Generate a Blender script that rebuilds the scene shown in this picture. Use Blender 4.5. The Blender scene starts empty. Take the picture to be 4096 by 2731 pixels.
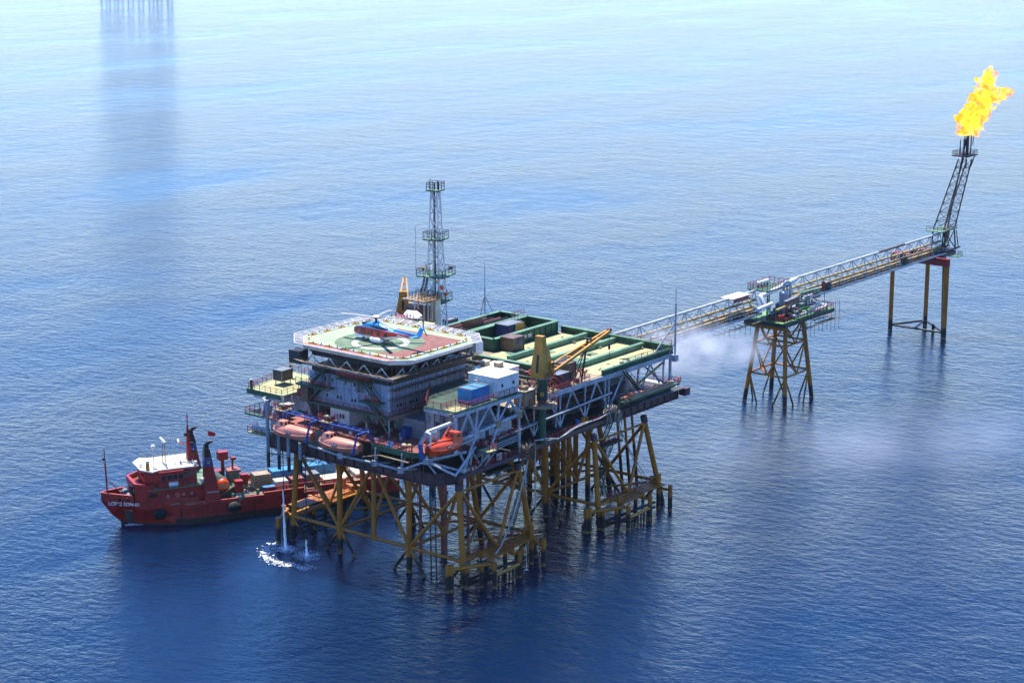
import bpy, math, random
from mathutils import Vector as V, Matrix, noise
R = math.radians
rnd = random.Random(7)
S = bpy.context.scene
C = S.collection

# ------------------------------------------------------------------ camera
FPX, CX, CY = 8220.0, 2048.0, 1365.5            # focal length and centre in photo pixels (4096 wide)
PITCH, HEAD = R(13.4), R(38.2)
CAM = V((-261.46, -217.67, 125.0))
cd = bpy.data.cameras.new('camera'); cam = bpy.data.objects.new('camera', cd); C.objects.link(cam)
cam.location = CAM; cam.rotation_euler = (R(90) - PITCH, 0, HEAD - R(90))
cd.sensor_width = 36; cd.lens = 36 * FPX / 4096; cd.clip_start = 1; cd.clip_end = 80000
S.camera = cam
# ------------------------------------------------------------------ sky, sun, exposure
SUN_AZ, SUN_EL = R(60), R(69)
W = bpy.data.worlds.new('World'); S.world = W; W.use_nodes = True
nt = W.node_tree; nt.nodes.clear()
sky = nt.nodes.new('ShaderNodeTexSky'); sky.sky_type = 'NISHITA'; sky.sun_disc = False
sky.sun_elevation = SUN_EL; sky.sun_rotation = R(90) - SUN_AZ
sky.altitude = 0; sky.air_density = 1.0; sky.dust_density = 0.15; sky.ozone_density = 4.0
bg = nt.nodes.new('ShaderNodeBackground'); bg.inputs[1].default_value = 0.15
ow = nt.nodes.new('ShaderNodeOutputWorld')
# hazy white towards the horizon, deeper tropical blue higher up, the same all round
tc = nt.nodes.new('ShaderNodeTexCoord'); sx = nt.nodes.new('ShaderNodeSeparateXYZ'); cr = nt.nodes.new('ShaderNodeValToRGB')
e = cr.color_ramp.elements; e[0].position = 0; e[0].color = (.82, .90, .96, 1); e[1].position = .5; e[1].color = (.26, .45, .80, 1); e2 = e.new(.15); e2.color = (.46, .70, 1.0, 1); e3 = e.new(.06); e3.color = (.56, .76, 1.0, 1); cr.color_ramp.interpolation = 'B_SPLINE'
tint = nt.nodes.new('ShaderNodeMix'); tint.data_type = 'RGBA'; tint.blend_type = 'MULTIPLY'; tint.inputs[0].default_value = 1
nt.links.new(tc.outputs['Generated'], sx.inputs[0]); nt.links.new(sx.outputs[2], cr.inputs[0]); nt.links.new(cr.outputs[0], tint.inputs[7])
gain = nt.nodes.new('ShaderNodeVectorMath'); gain.operation = 'SCALE'; gain.inputs[3].default_value = 1.28
nt.links.new(sky.outputs[0], tint.inputs[6]); nt.links.new(tint.outputs[2], gain.inputs[0]); nt.links.new(gain.outputs[0], bg.inputs[0]); nt.links.new(bg.outputs[0], ow.inputs[0])
sl = bpy.data.lights.new('sun', 'SUN'); sl.energy = 5.0; sl.angle = R(0.53); sl.color = (1, .955, .88)
so = bpy.data.objects.new('sun', sl); C.objects.link(so)
sd = V((math.cos(SUN_EL) * math.cos(SUN_AZ), math.cos(SUN_EL) * math.sin(SUN_AZ), math.sin(SUN_EL)))
so.rotation_euler = (-sd).to_track_quat('-Z', 'Y').to_euler(); so.location = (0, 0, 200)
S.view_settings.view_transform = 'Standard'; S.view_settings.look = 'None'
S.view_settings.exposure = 0.82; S.view_settings.gamma = 1; S.view_settings.use_curve_mapping = False
S.render.engine = 'CYCLES'
S.cycles.max_bounces = 6; S.cycles.diffuse_bounces = 3; S.cycles.glossy_bounces = 4; S.cycles.volume_bounces = 3
S.cycles.transparent_max_bounces = 12; S.cycles.sample_clamp_indirect = 6; S.cycles.sample_clamp_direct = 30
S.cycles.use_denoising = True; S.cycles.volume_step_rate = 3; S.cycles.volume_max_steps = 96
S.cycles.caustics_reflective = False; S.cycles.caustics_refractive = False

# a photo pixel gives a direction; the plane it meets gives the distance
_f = V((math.cos(PITCH) * math.cos(HEAD), math.cos(PITCH) * math.sin(HEAD), -math.sin(PITCH)))
_r = V((math.sin(HEAD), -math.cos(HEAD), 0)); _u = _r.cross(_f)
def P(px, py, x=None, y=None, z=None):
    r = _f * FPX + _r * (px - CX) + _u * (CY - py)
    t = (z - CAM.z) / r.z if z is not None else (x - CAM.x) / r.x if x is not None else (y - CAM.y) / r.y
    return CAM + r * t

# ------------------------------------------------------------------ materials
M = {}
def nodes(name, rough=.5, metal=0., spec=.5):
    m = bpy.data.materials.new(name); m.use_nodes = True
    n = m.node_tree; b = n.nodes['Principled BSDF']
    b.inputs['Roughness'].default_value = rough; b.inputs['Metallic'].default_value = metal
    b.inputs['Specular IOR Level'].default_value = spec
    M[name] = m
    return m, n, b
def N(n, t, **k):
    d = n.nodes.new('ShaderNode' + t)
    for a, v in k.items():
        if a.startswith('i_'):
            d.inputs[a[2:].replace('_', ' ')].default_value = v
        else: setattr(d, a, v)
    return d
def ramp(n, src, stops):
    r = n.nodes.new('ShaderNodeValToRGB'); e = r.color_ramp.elements
    while len(e) < len(stops): e.new(.5)
    for i, (p, c) in enumerate(stops):
        e[i].position = p; e[i].color = (c, c, c, 1) if isinstance(c, (int, float)) else tuple(c) + (1,)
    n.links.new(src, r.inputs[0]); return r
def mixc(n, fac, a, b, mode='MIX'):
    x = n.nodes.new('ShaderNodeMix'); x.data_type = 'RGBA'; x.blend_type = mode
    for s, q in ((0, fac), (6, a), (7, b)):
        if isinstance(q, bpy.types.NodeSocket): n.links.new(q, x.inputs[s])
        else: x.inputs[s].default_value = (tuple(q) + (1,) if isinstance(q, (tuple, list)) else q)
    return x.outputs[2]
def math_(n, op, a, b=None, c=None):
    x = n.nodes.new('ShaderNodeMath'); x.operation = op
    for i, q in enumerate((a, b, c)):
        if q is None: continue
        if isinstance(q, bpy.types.NodeSocket): n.links.new(q, x.inputs[i])
        else: x.inputs[i].default_value = q
    return x.outputs[0]
def pos(n, scale=(1, 1, 1), loc=(0, 0, 0), local=False):
    g = N(n, 'TexCoord').outputs['Object'] if local else N(n, 'NewGeometry').outputs['Position']
    mp = N(n, 'Mapping'); mp.inputs['Scale'].default_value = scale; mp.inputs['Location'].default_value = loc
    n.links.new(g, mp.inputs[0]); return mp.outputs[0]
def tex(n, vec, scale, detail=4, rough=.6):
    t = N(n, 'TexNoise', i_Scale=scale, i_Detail=detail, i_Roughness=rough)
    n.links.new(vec, t.inputs['Vector']); return t.outputs['Fac']
RUST = (.16, .055, .022)
def paint(name, col, rust=.3, dirt=.35, rough=.5, metal=0., streak=True, rustcol=RUST, local=False):
    """weathered paint: uneven tone, grime streaks that run down, blooms of rust"""
    m, n, b = nodes(name, rough, metal)
    p = pos(n, local=local)
    tone = ramp(n, tex(n, p, .55, 5), [(.3, 1 - dirt * 1.25), (.68, 1.1)])
    c = mixc(n, 1., col, tone.outputs[0], 'MULTIPLY')
    fine = ramp(n, tex(n, p, 2.8, 5, .7), [(.34, 1 - dirt * .9), (.6, 1.05)])
    c = mixc(n, 1., c, fine.outputs[0], 'MULTIPLY')
    if streak:
        ps = pos(n, (2.2, 2.2, .22), local=local)
        st = ramp(n, tex(n, ps, 1.3, 4), [(.5, 0), (.72, dirt * 1.3)])
        c = mixc(n, st.outputs[0], c, [x * .35 + .02 for x in col])
    if rust > 0:
        rr = ramp(n, tex(n, p, 1.1, 6, .7), [(.67 - rust * .22, 0), (.73 - rust * .16, .9)])
        c = mixc(n, rr.outputs[0], c, rustcol)
        b.inputs['Roughness'].default_value = rough
    n.links.new(c, b.inputs['Base Color'])
    return m
paint('purple', (.115, .055, .068), .35, .4)
paint('white', (.62, .65, .68), .24, .3)
paint('steelwhite', (.58, .61, .65), .42, .42)
paint('bridgewhite', (.66, .67, .66), .3, .3)
paint('green', (.028, .125, .065), .2, .4)
paint('palegreen', (.14, .30, .17), .25, .35)
paint('modulegrey', (.42, .43, .44), .3, .45)
paint('darkgreen', (.02, .062, .042), .25, .4)
paint('red', (.40, .03, .028), .12, .35)
paint('railred', (.34, .035, .04), .1, .3)
paint('redoxide', (.36, .10, .07), .1, .3, streak=False)
paint('orange', (.80, .075, .010), .02, .2, .35, streak=False)
paint('paleorange', (.68, .25, .17), .04, .25, .45)
paint('craneyellow', (.62, .28, .022), .3, .3)
paint('yellow', (.60, .36, .04), .2, .35)
paint('pipeyellow', (.56, .40, .13), .3, .35)
paint('blue', (.02, .09, .36), .04, .3)
paint('boxblue', (.045, .26, .56), .12, .3)
paint('navy', (.012, .045, .15), .1, .3)
paint('quarters', (.42, .48, .60), .08, .28)
paint('cream', (.72, .66, .52), .12, .25)
paint('tan', (.42, .30, .17), .2, .35)
paint('whitepaint', (.78, .78, .76), .12, .16)
paint('netwhite', (.70, .67, .62), .2, .3, streak=False)
paint('grey', (.22, .24, .26), .15, .35)
paint('darkgrey', (.05, .052, .055), .2, .4)
paint('steel', (.32, .34, .37), .1, .25, .35, .5)
paint('vesselgrey', (.34, .40, .48), .05, .2, .4)
paint('wood', (.22, .17, .11), .0, .4, streak=False)
paint('rust', (.20, .11, .075), .45, .45)
paint('burnt', (.035, .025, .024), .5, .4, rustcol=(.07, .03, .02))
paint('scaf', (.20, .13, .085), .5, .4)
paint('shipred', (.50, .022, .016), .12, .42, .42, rustcol=(.13, .03, .02))
paint('hose', (.5, .5, .47), .0, .3, streak=False)
paint('rope', (.30, .25, .18), .0, .4, streak=False)
paint('rubber', (.012, .012, .013), .0, .2, .7, streak=False)
paint('skin', (.35, .18, .11), 0, .1, streak=False)
paint('overall', (.60, .09, .02), 0, .2, streak=False)
paint('shirt', (.62, .66, .72), 0, .1, streak=False)
paint('dark_cloth', (.02, .02, .03), 0, .1, streak=False)
paint('roofdark', (.028, .020, .022), .25, .4)
paint('deckgreen', (.05, .10, .065), .25, .45, streak=False)
# yellow-green sun bleached deck plating with brown wear
def deckpaint(name, a, bcol, wear=(.34, .22, .12), s=.16):
    m, n, b = nodes(name, .7)
    p = pos(n)
    c = mixc(n, ramp(n, tex(n, p, s, 5), [(.38, 0), (.62, 1)]).outputs[0], a, bcol)
    c = mixc(n, ramp(n, tex(n, p, s * 2.2, 6, .75), [(.50, 0), (.70, .85)]).outputs[0], c, wear)
    c = mixc(n, ramp(n, tex(n, p, 1.6, 5), [(.32, .70), (.65, 1.05)]).outputs[0], (0, 0, 0), c)
    n.links.new(c, b.inputs['Base Color'])
deckpaint('deckyellow', (.48, .43, .18), (.34, .42, .20))
deckpaint('decktan', (.36, .26, .16), (.24, .19, .14))
deckpaint('boxfloor', (.34, .27, .13), (.40, .33, .19))
deckpaint('deckred', (.40, .12, .085), (.30, .085, .065), (.20, .10, .08))
deckpaint('midgreen', (.16, .36, .12), (.10, .28, .10), (.30, .34, .14), .4)
# jacket paint: mustard, black marine growth in the splash zone, bare band at the waterline
m, n, b = nodes('jacket', .55)
p = pos(n)
sep = N(n, 'SeparateXYZ'); n.links.new(N(n, 'NewGeometry').outputs['Position'], sep.inputs[0])
zz = math_(n, 'ADD', sep.outputs[2], math_(n, 'MULTIPLY', math_(n, 'SUBTRACT', tex(n, p, .8, 4), .5), 2.2))
c = mixc(n, ramp(n, tex(n, p, .5, 5), [(.3, 0), (.7, 1)]).outputs[0], (.33, .10, .005), (.50, .185, .007))
ps = pos(n, (2, 2, .2))
c = mixc(n, ramp(n, tex(n, ps, 1.2, 4), [(.52, 0), (.75, .75)]).outputs[0], c, (.10, .034, .010))
c = mixc(n, ramp(n, math_(n, 'MULTIPLY', zz, .1), [(.27, 1), (.34, 0)]).outputs[0], c, (.012, .012, .012))
c = mixc(n, ramp(n, math_(n, 'MULTIPLY', zz, .1), [(.035, .85), (.06, 0)]).outputs[0], c, (.22, .12, .035))
n.links.new(c, b.inputs['Base Color'])
# dark lower ends on grey caissons
m, n, b = nodes('caisson', .5)
sep = N(n, 'SeparateXYZ'); n.links.new(N(n, 'NewGeometry').outputs['Position'], sep.inputs[0])
c = mixc(n, ramp(n, math_(n, 'MULTIPLY', sep.outputs[2], .02), [(.352, 0), (.36, 1)]).outputs[0], (.012, .012, .014), (.27, .32, .36))
n.links.new(c, b.inputs['Base Color'])
# glass
m, n, b = nodes('glass', .08); b.inputs['Base Color'].default_value = (.012, .016, .022, 1)
m, n, b = nodes('glassblue', .12); b.inputs['Base Color'].default_value = (.02, .03, .045, 1)
m, n, b = nodes('gold', .5); b.inputs['Base Color'].default_value = (.6, .4, .05, 1)
m, n, b = nodes('purewhite', .45); b.inputs['Base Color'].default_value = (.8, .8, .8, 1)
m, n, b = nodes('black', .5); b.inputs['Base Color'].default_value = (.012, .012, .014, 1)
m, n, b = nodes('flagred', .7); b.inputs['Base Color'].default_value = (.6, .02, .02, 1)
m, n, b = nodes('blade', .5); b.inputs['Base Color'].default_value = (.26, .26, .25, 1)
m, n, b = nodes('foam', .8); b.inputs['Base Color'].default_value = (.82, .86, .9, 1)

# ------------------------------------------------------------------ mesh helpers
ORG = {}
class MB:
    def __init__(s): s.v = []; s.f = []; s.m = []; s.c = 0
    def add(s, vs, fs):
        b = len(s.v); s.v += [V(p) for p in vs]; s.f += [[i + b for i in f] for f in fs]; s.m += [s.c] * len(fs); return s
    def box(s, x0, x1, y0, y1, z0, z1):
        return s.add([(x0, y0, z0), (x1, y0, z0), (x1, y1, z0), (x0, y1, z0), (x0, y0, z1), (x1, y0, z1), (x1, y1, z1), (x0, y1, z1)],
                     [(0, 3, 2, 1), (4, 5, 6, 7), (0, 1, 5, 4), (1, 2, 6, 5), (2, 3, 7, 6), (3, 0, 4, 7)])
    def cbox(s, c, d, rz=0):
        m = Matrix.Rotation(rz, 3, 'Z'); c = V(c); h = V(d) / 2
        vs = [c + m @ V((sx * h.x, sy * h.y, sz * h.z)) for sz in (-1, 1) for sx, sy in ((-1, -1), (1, -1), (1, 1), (-1, 1))]
        return s.add(vs, [(0, 3, 2, 1), (4, 5, 6, 7), (0, 1, 5, 4), (1, 2, 6, 5), (2, 3, 7, 6), (3, 0, 4, 7)])
    def frame(s, p, q):
        d = (q - p).normalized(); up = V((0, 0, 1)) if abs(d.z) < .95 else V((1, 0, 0))
        a = d.cross(up).normalized(); return a, a.cross(d)
    def beam(s, p, q, w, h=None):
        p, q = V(p), V(q); h = h or w; a, b = s.frame(p, q); vs = []
        for o in (p, q):
            vs += [o + a * (i * w / 2) + b * (j * h / 2) for i, j in ((-1, -1), (1, -1), (1, 1), (-1, 1))]
        return s.add(vs, [(3, 2, 1, 0), (4, 5, 6, 7), (0, 1, 5, 4), (1, 2, 6, 5), (2, 3, 7, 6), (3, 0, 4, 7)])
    def tube(s, p, q, r, n=10, r2=None):
        p, q = V(p), V(q); r2 = r if r2 is None else r2; a, b = s.frame(p, q); vs = []
        for o, rr in ((p, r), (q, r2)):
            vs += [o + (a * math.cos(2 * math.pi * i / n) + b * math.sin(2 * math.pi * i / n)) * rr for i in range(n)]
        fs = [(i, (i + 1) % n, n + (i + 1) % n, n + i) for i in range(n)]
        return s.add(vs, fs + [tuple(reversed(range(n))), tuple(range(n, 2 * n))])
    def pipe(s, pts, r, n=8):
        pts = [V(p) for p in pts]; L = len(pts); rings = []
        for i, p in enumerate(pts):
            d = (pts[min(i + 1, L - 1)] - pts[max(i - 1, 0)]).normalized()
            if i == 0:
                up = V((0, 0, 1)) if abs(d.z) < .95 else V((1, 0, 0)); a = d.cross(up).normalized()
            else: a = (a - d * a.dot(d)).normalized()
            b = d.cross(a)
            rings.append([p + (a * math.cos(2 * math.pi * k / n) + b * math.sin(2 * math.pi * k / n)) * r for k in range(n)])
        return s.loft(rings)
    def loft(s, rings, closed=True, cap=True):
        n = len(rings[0]); vs = [p for r in rings for p in r]; fs = []
        for i in range(len(rings) - 1):
            for k in range(n if closed else n - 1):
                fs.append((i * n + k, i * n + (k + 1) % n, (i + 1) * n + (k + 1) % n, (i + 1) * n + k))
        if cap and closed: fs += [tuple(reversed(range(n))), tuple(range((len(rings) - 1) * n, len(rings) * n))]
        return s.add(vs, fs)
    def prism(s, poly, z0, z1):
        return s.loft([[(x, y, z0) for x, y in poly], [(x, y, z1) for x, y in poly]])
    def sph(s, c, r, n=10, m=6, sc=(1, 1, 1)):
        c = V(c); rings = []
        for j in range(m + 1):
            t = math.pi * (j / m) ; t = min(max(t, .06), math.pi - .06)
            rings.append([c + V((math.sin(t) * math.cos(2 * math.pi * i / n) * r * sc[0], math.sin(t) * math.sin(2 * math.pi * i / n) * r * sc[1], -math.cos(t) * r * sc[2])) for i in range(n)])
        return s.loft(rings)
    def rail(s, pts, h=1.1, step=1.7, w=.075, mids=(.4, .75)):
        pts = [V(p) for p in pts]
        for p, q in zip(pts, pts[1:]):
            L = (q - p).length; k = max(1, round(L / step))
            for i in range(k + 1):
                o = p.lerp(q, i / k); s.beam(o, o + V((0, 0, h)), w)
            for t in mids + (1.,):
                s.beam(p + V((0, 0, h * t)), q + V((0, 0, h * t)), w * .85)
        return s
    def stair(s, p, q, w=.9, side=(1, 0, 0)):
        p, q, a = V(p), V(q), V(side).normalized() * w / 2
        for k in (-1, 1):
            s.beam(p + a * k, q + a * k, .08, .28)
            s.beam(p + a * k + V((0, 0, 1)), q + a * k + V((0, 0, 1)), .07)
            for t in (0, .33, .66, 1): o = p.lerp(q, t) + a * k; s.beam(o, o + V((0, 0, 1)), .06)
        c = max(4, int((q - p).length / .35))
        for i in range(c): o = p.lerp(q, (i + .5) / c); s.beam(o - a, o + a, .26, .05)
        return s
    def build(s, name, mat, parent=None, smooth=False, kind=None):
        me = bpy.data.meshes.new(name)
        off = ORG.get(parent.name, V((0, 0, 0))) if parent else V((0, 0, 0))
        me.from_pydata([p - off for p in s.v], [], s.f)
        for x in (mat if isinstance(mat, (list, tuple)) else [mat]): me.materials.append(M[x])
        if any(s.m): me.polygons.foreach_set('material_index', s.m)
        if smooth:
            me.polygons.foreach_set('use_smooth', [True] * len(me.polygons)); me.set_sharp_from_angle(angle=R(38))
        me.update()
        o = bpy.data.objects.new(name, me); C.objects.link(o)
        if parent: o.parent = parent; ORG[o.name] = off
        if kind: o['kind'] = kind
        return o
def tag(o, label, cat, group=None):
    o['label'] = label; o['category'] = cat
    if group: o['group'] = group
    return o
def thing(name, loc, label, cat, group=None, rz=None, tilt=None):
    """an Empty at the thing's base; parts are given in world coordinates, or in its own when rz is set"""
    o = bpy.data.objects.new(name, None); C.objects.link(o); o.location = loc; o.empty_display_size = .5
    if rz is None: ORG[o.name] = V(loc)
    else:
        ORG[o.name] = V((0, 0, 0)); o.rotation_euler = (tilt[0] if tilt else 0, tilt[1] if tilt else 0, rz)
    return tag(o, label, cat, group)
def alone(name, mb, mat, loc, label, cat, group=None, smooth=False):
    """a thing that is one mesh, its origin at its base"""
    ORG['__t'] = V(loc)
    class _p: name = '__t'
    me_o = mb
    for i in range(len(me_o.v)): me_o.v[i] = me_o.v[i] - V(loc)
    o = me_o.build(name, mat, None, smooth); o.location = loc
    return tag(o, label, cat, group)
def T(p, q, r, name, mat, parent, n=10):
    return MB().tube(p, q, r, n).build(name, mat, parent, True)
def B(p, q, w, name, mat, parent, h=None):
    return MB().beam(p, q, w, h).build(name, mat, parent)
def BX(x0, x1, y0, y1, z0, z1, name, mat, parent):
    return MB().box(x0, x1, y0, y1, z0, z1).build(name, mat, parent)
def copy_tree(o, parent=None):
    c = o.copy(); C.objects.link(c); c.parent = parent
    for ch in o.children: copy_tree(ch, c)
    return c
# ------------------------------------------------------------------ sea
m, n, b = nodes('sea', .05)
b.inputs['IOR'].default_value = 1.333
b.inputs['Base Color'].default_value = (.0012, .011, .038, 1)
b.subsurface_method = 'BURLEY'; b.inputs['Subsurface Weight'].default_value = 1; b.inputs['Subsurface Radius'].default_value = (4, 9, 14); b.inputs['Subsurface Scale'].default_value = 1
ang = R(38.2 + 90 + 8)
def wavevec(sx, sy, rot):
    mp = N(n, 'Mapping'); mp.inputs['Rotation'].default_value = (0, 0, rot); mp.inputs['Scale'].default_value = (sx, sy, 1)
    n.links.new(N(n, 'NewGeometry').outputs['Position'], mp.inputs[0]); return mp.outputs[0]
v1 = wavevec(1, .72, -R(112)); v2 = wavevec(1, .8, -R(155)); v3 = wavevec(1, 1, 0); v0 = wavevec(1, .6, -R(134))
swell = tex(n, v0, .12, 3, .5)
chop = tex(n, v1, .5, 5, .62)
chop2 = tex(n, v2, 1.3, 4, .6)
slick = ramp(n, tex(n, wavevec(.5, 1, -R(75)), .012, 4, .6), [(.34, .38), (.60, 1.05)])
hgt = math_(n, 'ADD', math_(n, 'MULTIPLY', swell, .34), math_(n, 'ADD', math_(n, 'MULTIPLY', chop, .42), math_(n, 'MULTIPLY', chop2, .12)))
spk = ramp(n, tex(n, wavevec(1, 1, .4), 1.7, 2, .5), [(.715, 0), (.80, .2)])
hgt = math_(n, 'ADD', math_(n, 'MULTIPLY', hgt, slick.outputs[0]), spk.outputs[0])
bp = N(n, 'Bump', i_Strength=1.0, i_Distance=1.0); n.links.new(hgt, bp.inputs['Height'])
n.links.new(bp.outputs[0], b.inputs['Normal'])
SEA_R = 40000
mb = MB(); k = 48
mb.add([(SEA_R * math.cos(2 * math.pi * i / k), SEA_R * math.sin(2 * math.pi * i / k), 0) for i in range(k)], [tuple(range(k))])
o = mb.build('sea', 'sea'); o['kind'] = 'structure'

# ------------------------------------------------------------------ platform: jackets
plat = thing('offshore_platform', (0, 0, 0), 'oil platform on two mustard yellow steel jackets with stacked decks and white trusses', 'oil platform')
LY = (0, 11.4, 28.1, 40.0)
def jacket(x0t, x1t, x0b, x1b):
    zt, zn = 18.5, 4.7
    def leg(x, xb, i, z):
        t = (zt - z) / zt; y = LY[i]
        return V((x + (xb - x) * t, y + (-1.3 if i == 0 and xb != x else 0) * t + (1.6 * (t - .85) if i == 3 else 0), z))
    rows = [(x0t, x0b), (x1t, x1b)]
    for a, (x, xb) in enumerate(rows):
        for i in range(4):
            T(leg(x, xb, i, -2), leg(x, xb, i, zt), .52, 'leg', 'jacket', plat, 16)
            MB().tube(leg(x, xb, i, zt - 1.1), leg(x, xb, i, zt + .1), .68, 14).build('leg_cap', 'purple', plat, True)
        mid = (LY[1] + LY[2]) / 2
        mt = V((x, mid, zt))
        # hanging caisson in the middle bay and the W bracing of the long faces
        T((x + (xb - x) * .75, mid, 4.2), mt, .46, 'caisson', 'jacket', plat, 14)
        nodes_ = [leg(x, xb, i, zn) for i in range(4)]
        for p, q in ((leg(x, xb, 3, zt - .5), nodes_[2]), (mt, nodes_[2]), (mt, nodes_[1]), (leg(x, xb, 0, zt - 1.3), nodes_[1])):
            T(p, q, .33, 'brace', 'jacket', plat)
        for i in range(3): T(nodes_[i], nodes_[i + 1], .30, 'horizontal_brace', 'jacket', plat)
        for i in (1, 2):
            for sy in (-1, 1): T(nodes_[i], nodes_[i] + V((0, sy * 4.6, -6)), .27, 'brace', 'jacket', plat)
        for i in (0, 3): T(nodes_[i] + V((0, 0, -.6)), nodes_[i] + V((0, 4.6 if i == 0 else -4.6, -6)), .27, 'brace', 'jacket', plat)
    for i in range(4):
        a, c = leg(*rows[0], i, zt - 1), leg(*rows[1], i, zt - 1)
        na, nc = leg(*rows[0], i, zn), leg(*rows[1], i, zn)
        m_ = na.lerp(nc, .5)
        T(a, m_, .32, 'brace', 'jacket', plat); T(c, m_, .32, 'brace', 'jacket', plat)
        T(na, nc, .30, 'horizontal_brace', 'jacket', plat)
        T(a + V((0, 0, -.4)), c + V((0, 0, -.4)), .24, 'horizontal_brace', 'jacket', plat)
        if i in (1, 2): T(nc, nc + V((4, 0, -6)), .26, 'brace', 'jacket', plat)
    # plan bracing at the lower node level
    for i in range(3):
        p, q = leg(*rows[0], i, zn), leg(*rows[1], i + 1, zn)
        T(p, q, .22, 'plan_brace', 'jacket', plat)
        T(leg(*rows[1], i, zn), leg(*rows[0], i + 1, zn).lerp(leg(*rows[1], i, zn), .52), .22, 'plan_brace', 'jacket', plat)
    return leg
leg1 = jacket(.2, 16.6, 0, 20.5)
leg2 = jacket(40, 56.4, 40.3, 61.5)
# conductors and risers
for x, y in ((53.8, 17.4), (54, 14.5), (54.7, 12), (50.5, 16.6), (50.5, 13.6), (58, 22), (55, 21), (51, 20), (47.5, 17), (47.5, 21)):
    T((x, y, -1), (x, y, 19), .52, 'conductor', 'jacket', plat, 14)
for x, y in ((11.7, 13.5), (11.0, 12.1), (15.2, 11.7), (15.2, 10.3), (8.5, 16)):
    T((x, y, -1), (x, y, 19), .3, 'riser', 'redoxide', plat, 10)
for i in range(7):
    z = 4.2 + (i % 4) * 1.5; y = 19 + i * 1.3
    T((40, y, z), (62, y, z), .25, 'pipe', 'rust' if i % 2 else 'jacket', plat)
for i, (x, y) in enumerate(((61.6, 8.2), (64.0, 8.1), (66.6, 8.2))):
    T((x, y, -1), (x - 3, y, 20), .26, 'riser', 'jacket', plat); T((x, y - .02, -1), (x - 1.5, y - .02, 9.5), .32, 'riser_guard', 'black', plat)
T((21.4, 1.2, 0), (18.6, 1.2, 19), .16, 'riser', 'yellow', plat); T((21.9, .8, 0), (19.1, .8, 19), .12, 'riser', 'yellow', plat)
for y in (4.8, 3.6): T((.2, y + 1.6, -1), (.0, y + 1.6, 17.8), .13, 'riser', 'darkgrey', plat)

# ------------------------------------------------------------------ cellar deck, z 20.5, on deep purple plate girders
def plates(p, q, z0, z1, out, name, mat, step=2.3):
    """plate girder: a web with flanges and proud stiffeners, each stiffened panel a piece"""
    p, q, out = V((*p, 0)), V((*q, 0)), V((*out, 0)); L = (q - p).length; k = max(1, round(L / step)); d = (q - p) / k
    for i in range(k):
        a, c = p + d * i, p + d * (i + 1)
        mb = MB(); e = d.normalized() * .01
        v0, v1 = a + e, c - e
        mb.add([(*(v0 + out * .0).xy, z0 + .15), (*(v1).xy, z0 + .15), (*(v1).xy, z1 - .15), (*(v0).xy, z1 - .15),
                (*(v0 - out * .12).xy, z0 + .15), (*(v1 - out * .12).xy, z0 + .15), (*(v1 - out * .12).xy, z1 - .15), (*(v0 - out * .12).xy, z1 - .15)],
               [(0, 1, 2, 3), (7, 6, 5, 4), (0, 4, 5, 1), (2, 6, 7, 3), (1, 5, 6, 2), (3, 7, 4, 0)])
        mb.build(name, mat, plat)
    for i in range(k + 1):
        a = p + d * i; MB().beam((*(a + out * .12).xy, z0 + .1), (*(a + out * .12).xy, z1 - .1), .14, .26).build('stiffener', mat, plat)
    for z in (z0, z1): MB().beam((*(p + out * .08).xy, z), (*(q + out * .08).xy, z), .62, .24).build('flange', mat, plat)
plates((-2.6, 42.6), (-2.6, 3.4), 18.3, 20.3, (-1, 0), 'girder_panel', 'purple')
plates((-2.6, 3.4), (1.5, 1.2), 18.3, 20.3, (-.4, -.9), 'girder_panel', 'purple')
plates((45, 3.0), (73, 3.2), 18.3, 20.3, (0, -1), 'girder_panel', 'purple')
plates((18, 3.0), (45, 3.0), 18.5, 20.2, (0, -1), 'girder_panel', 'purple', 3)
plates((73, 3.2), (73, 42), 18.3, 20.3, (1, 0), 'girder_panel', 'purple', 4)
plates((-2.6, 42.6), (72, 42.6), 18.3, 20.3, (0, 1), 'girder_panel', 'purple', 5)
for y in (11.4, 20, 28, 36): B((-2.4, y, 19.2), (72.8, y, 19.2), .5, 'floor_beam', 'purple', plat, 1.5)
for x in range(4, 72, 6): B((x, 3.3, 19.6), (x, 42.3, 19.6), .3, 'floor_beam', 'darkgrey', plat, .9)
MB().prism([(-2.7, 3.2), (1.4, 1.1), (72.9, 1.6), (72.9, 42.5), (-2.7, 42.5)], 20.42, 20.55).build('deck_plate', 'darkgrey', plat)
# walkway with purple edge on the right side
MB().prism([(-1.0, -1.0), (17.5, -.7), (17.5, 1.3), (1.5, 1.3)], 20.0, 20.35).build('walkway', 'purple', plat)
B((-1.0, -1.05, 20.1), (17.5, -.75, 20.1), .16, 'walkway_edge', 'purple', plat, .75)
MB().prism([(17.7, .2), (46, .6), (46, 2.7), (17.7, 2.7)], 20.0, 20.3).build('walkway', 'purple', plat)
B((17.7, .15, 20.1), (46, .55, 20.1), .14, 'walkway_edge', 'rust', plat, .8)
MB().rail([(17.7, .3, 20.3), (46, .7, 20.3)]).build('railing', 'railred', plat)
MB().rail([(1.5, -.9, 20.3), (17.3, -.6, 20.3)]).build('railing', 'railred', plat)
MB().prism([(72.9, 3), (74.5, 4.5), (74.5, 12), (72.9, 12)], 19.9, 20.5).build('deck_extension', 'whitepaint', plat)
MB().rail([(72.9, 3.2, 20.5), (74.4, 4.6, 20.5), (74.4, 11.8, 20.5)]).build('railing', 'railred', plat)
BX(72.9, 74.6, 1.2, 2.8, 18.9, 20.4, 'platform_bracket', 'purple', plat)
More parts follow.
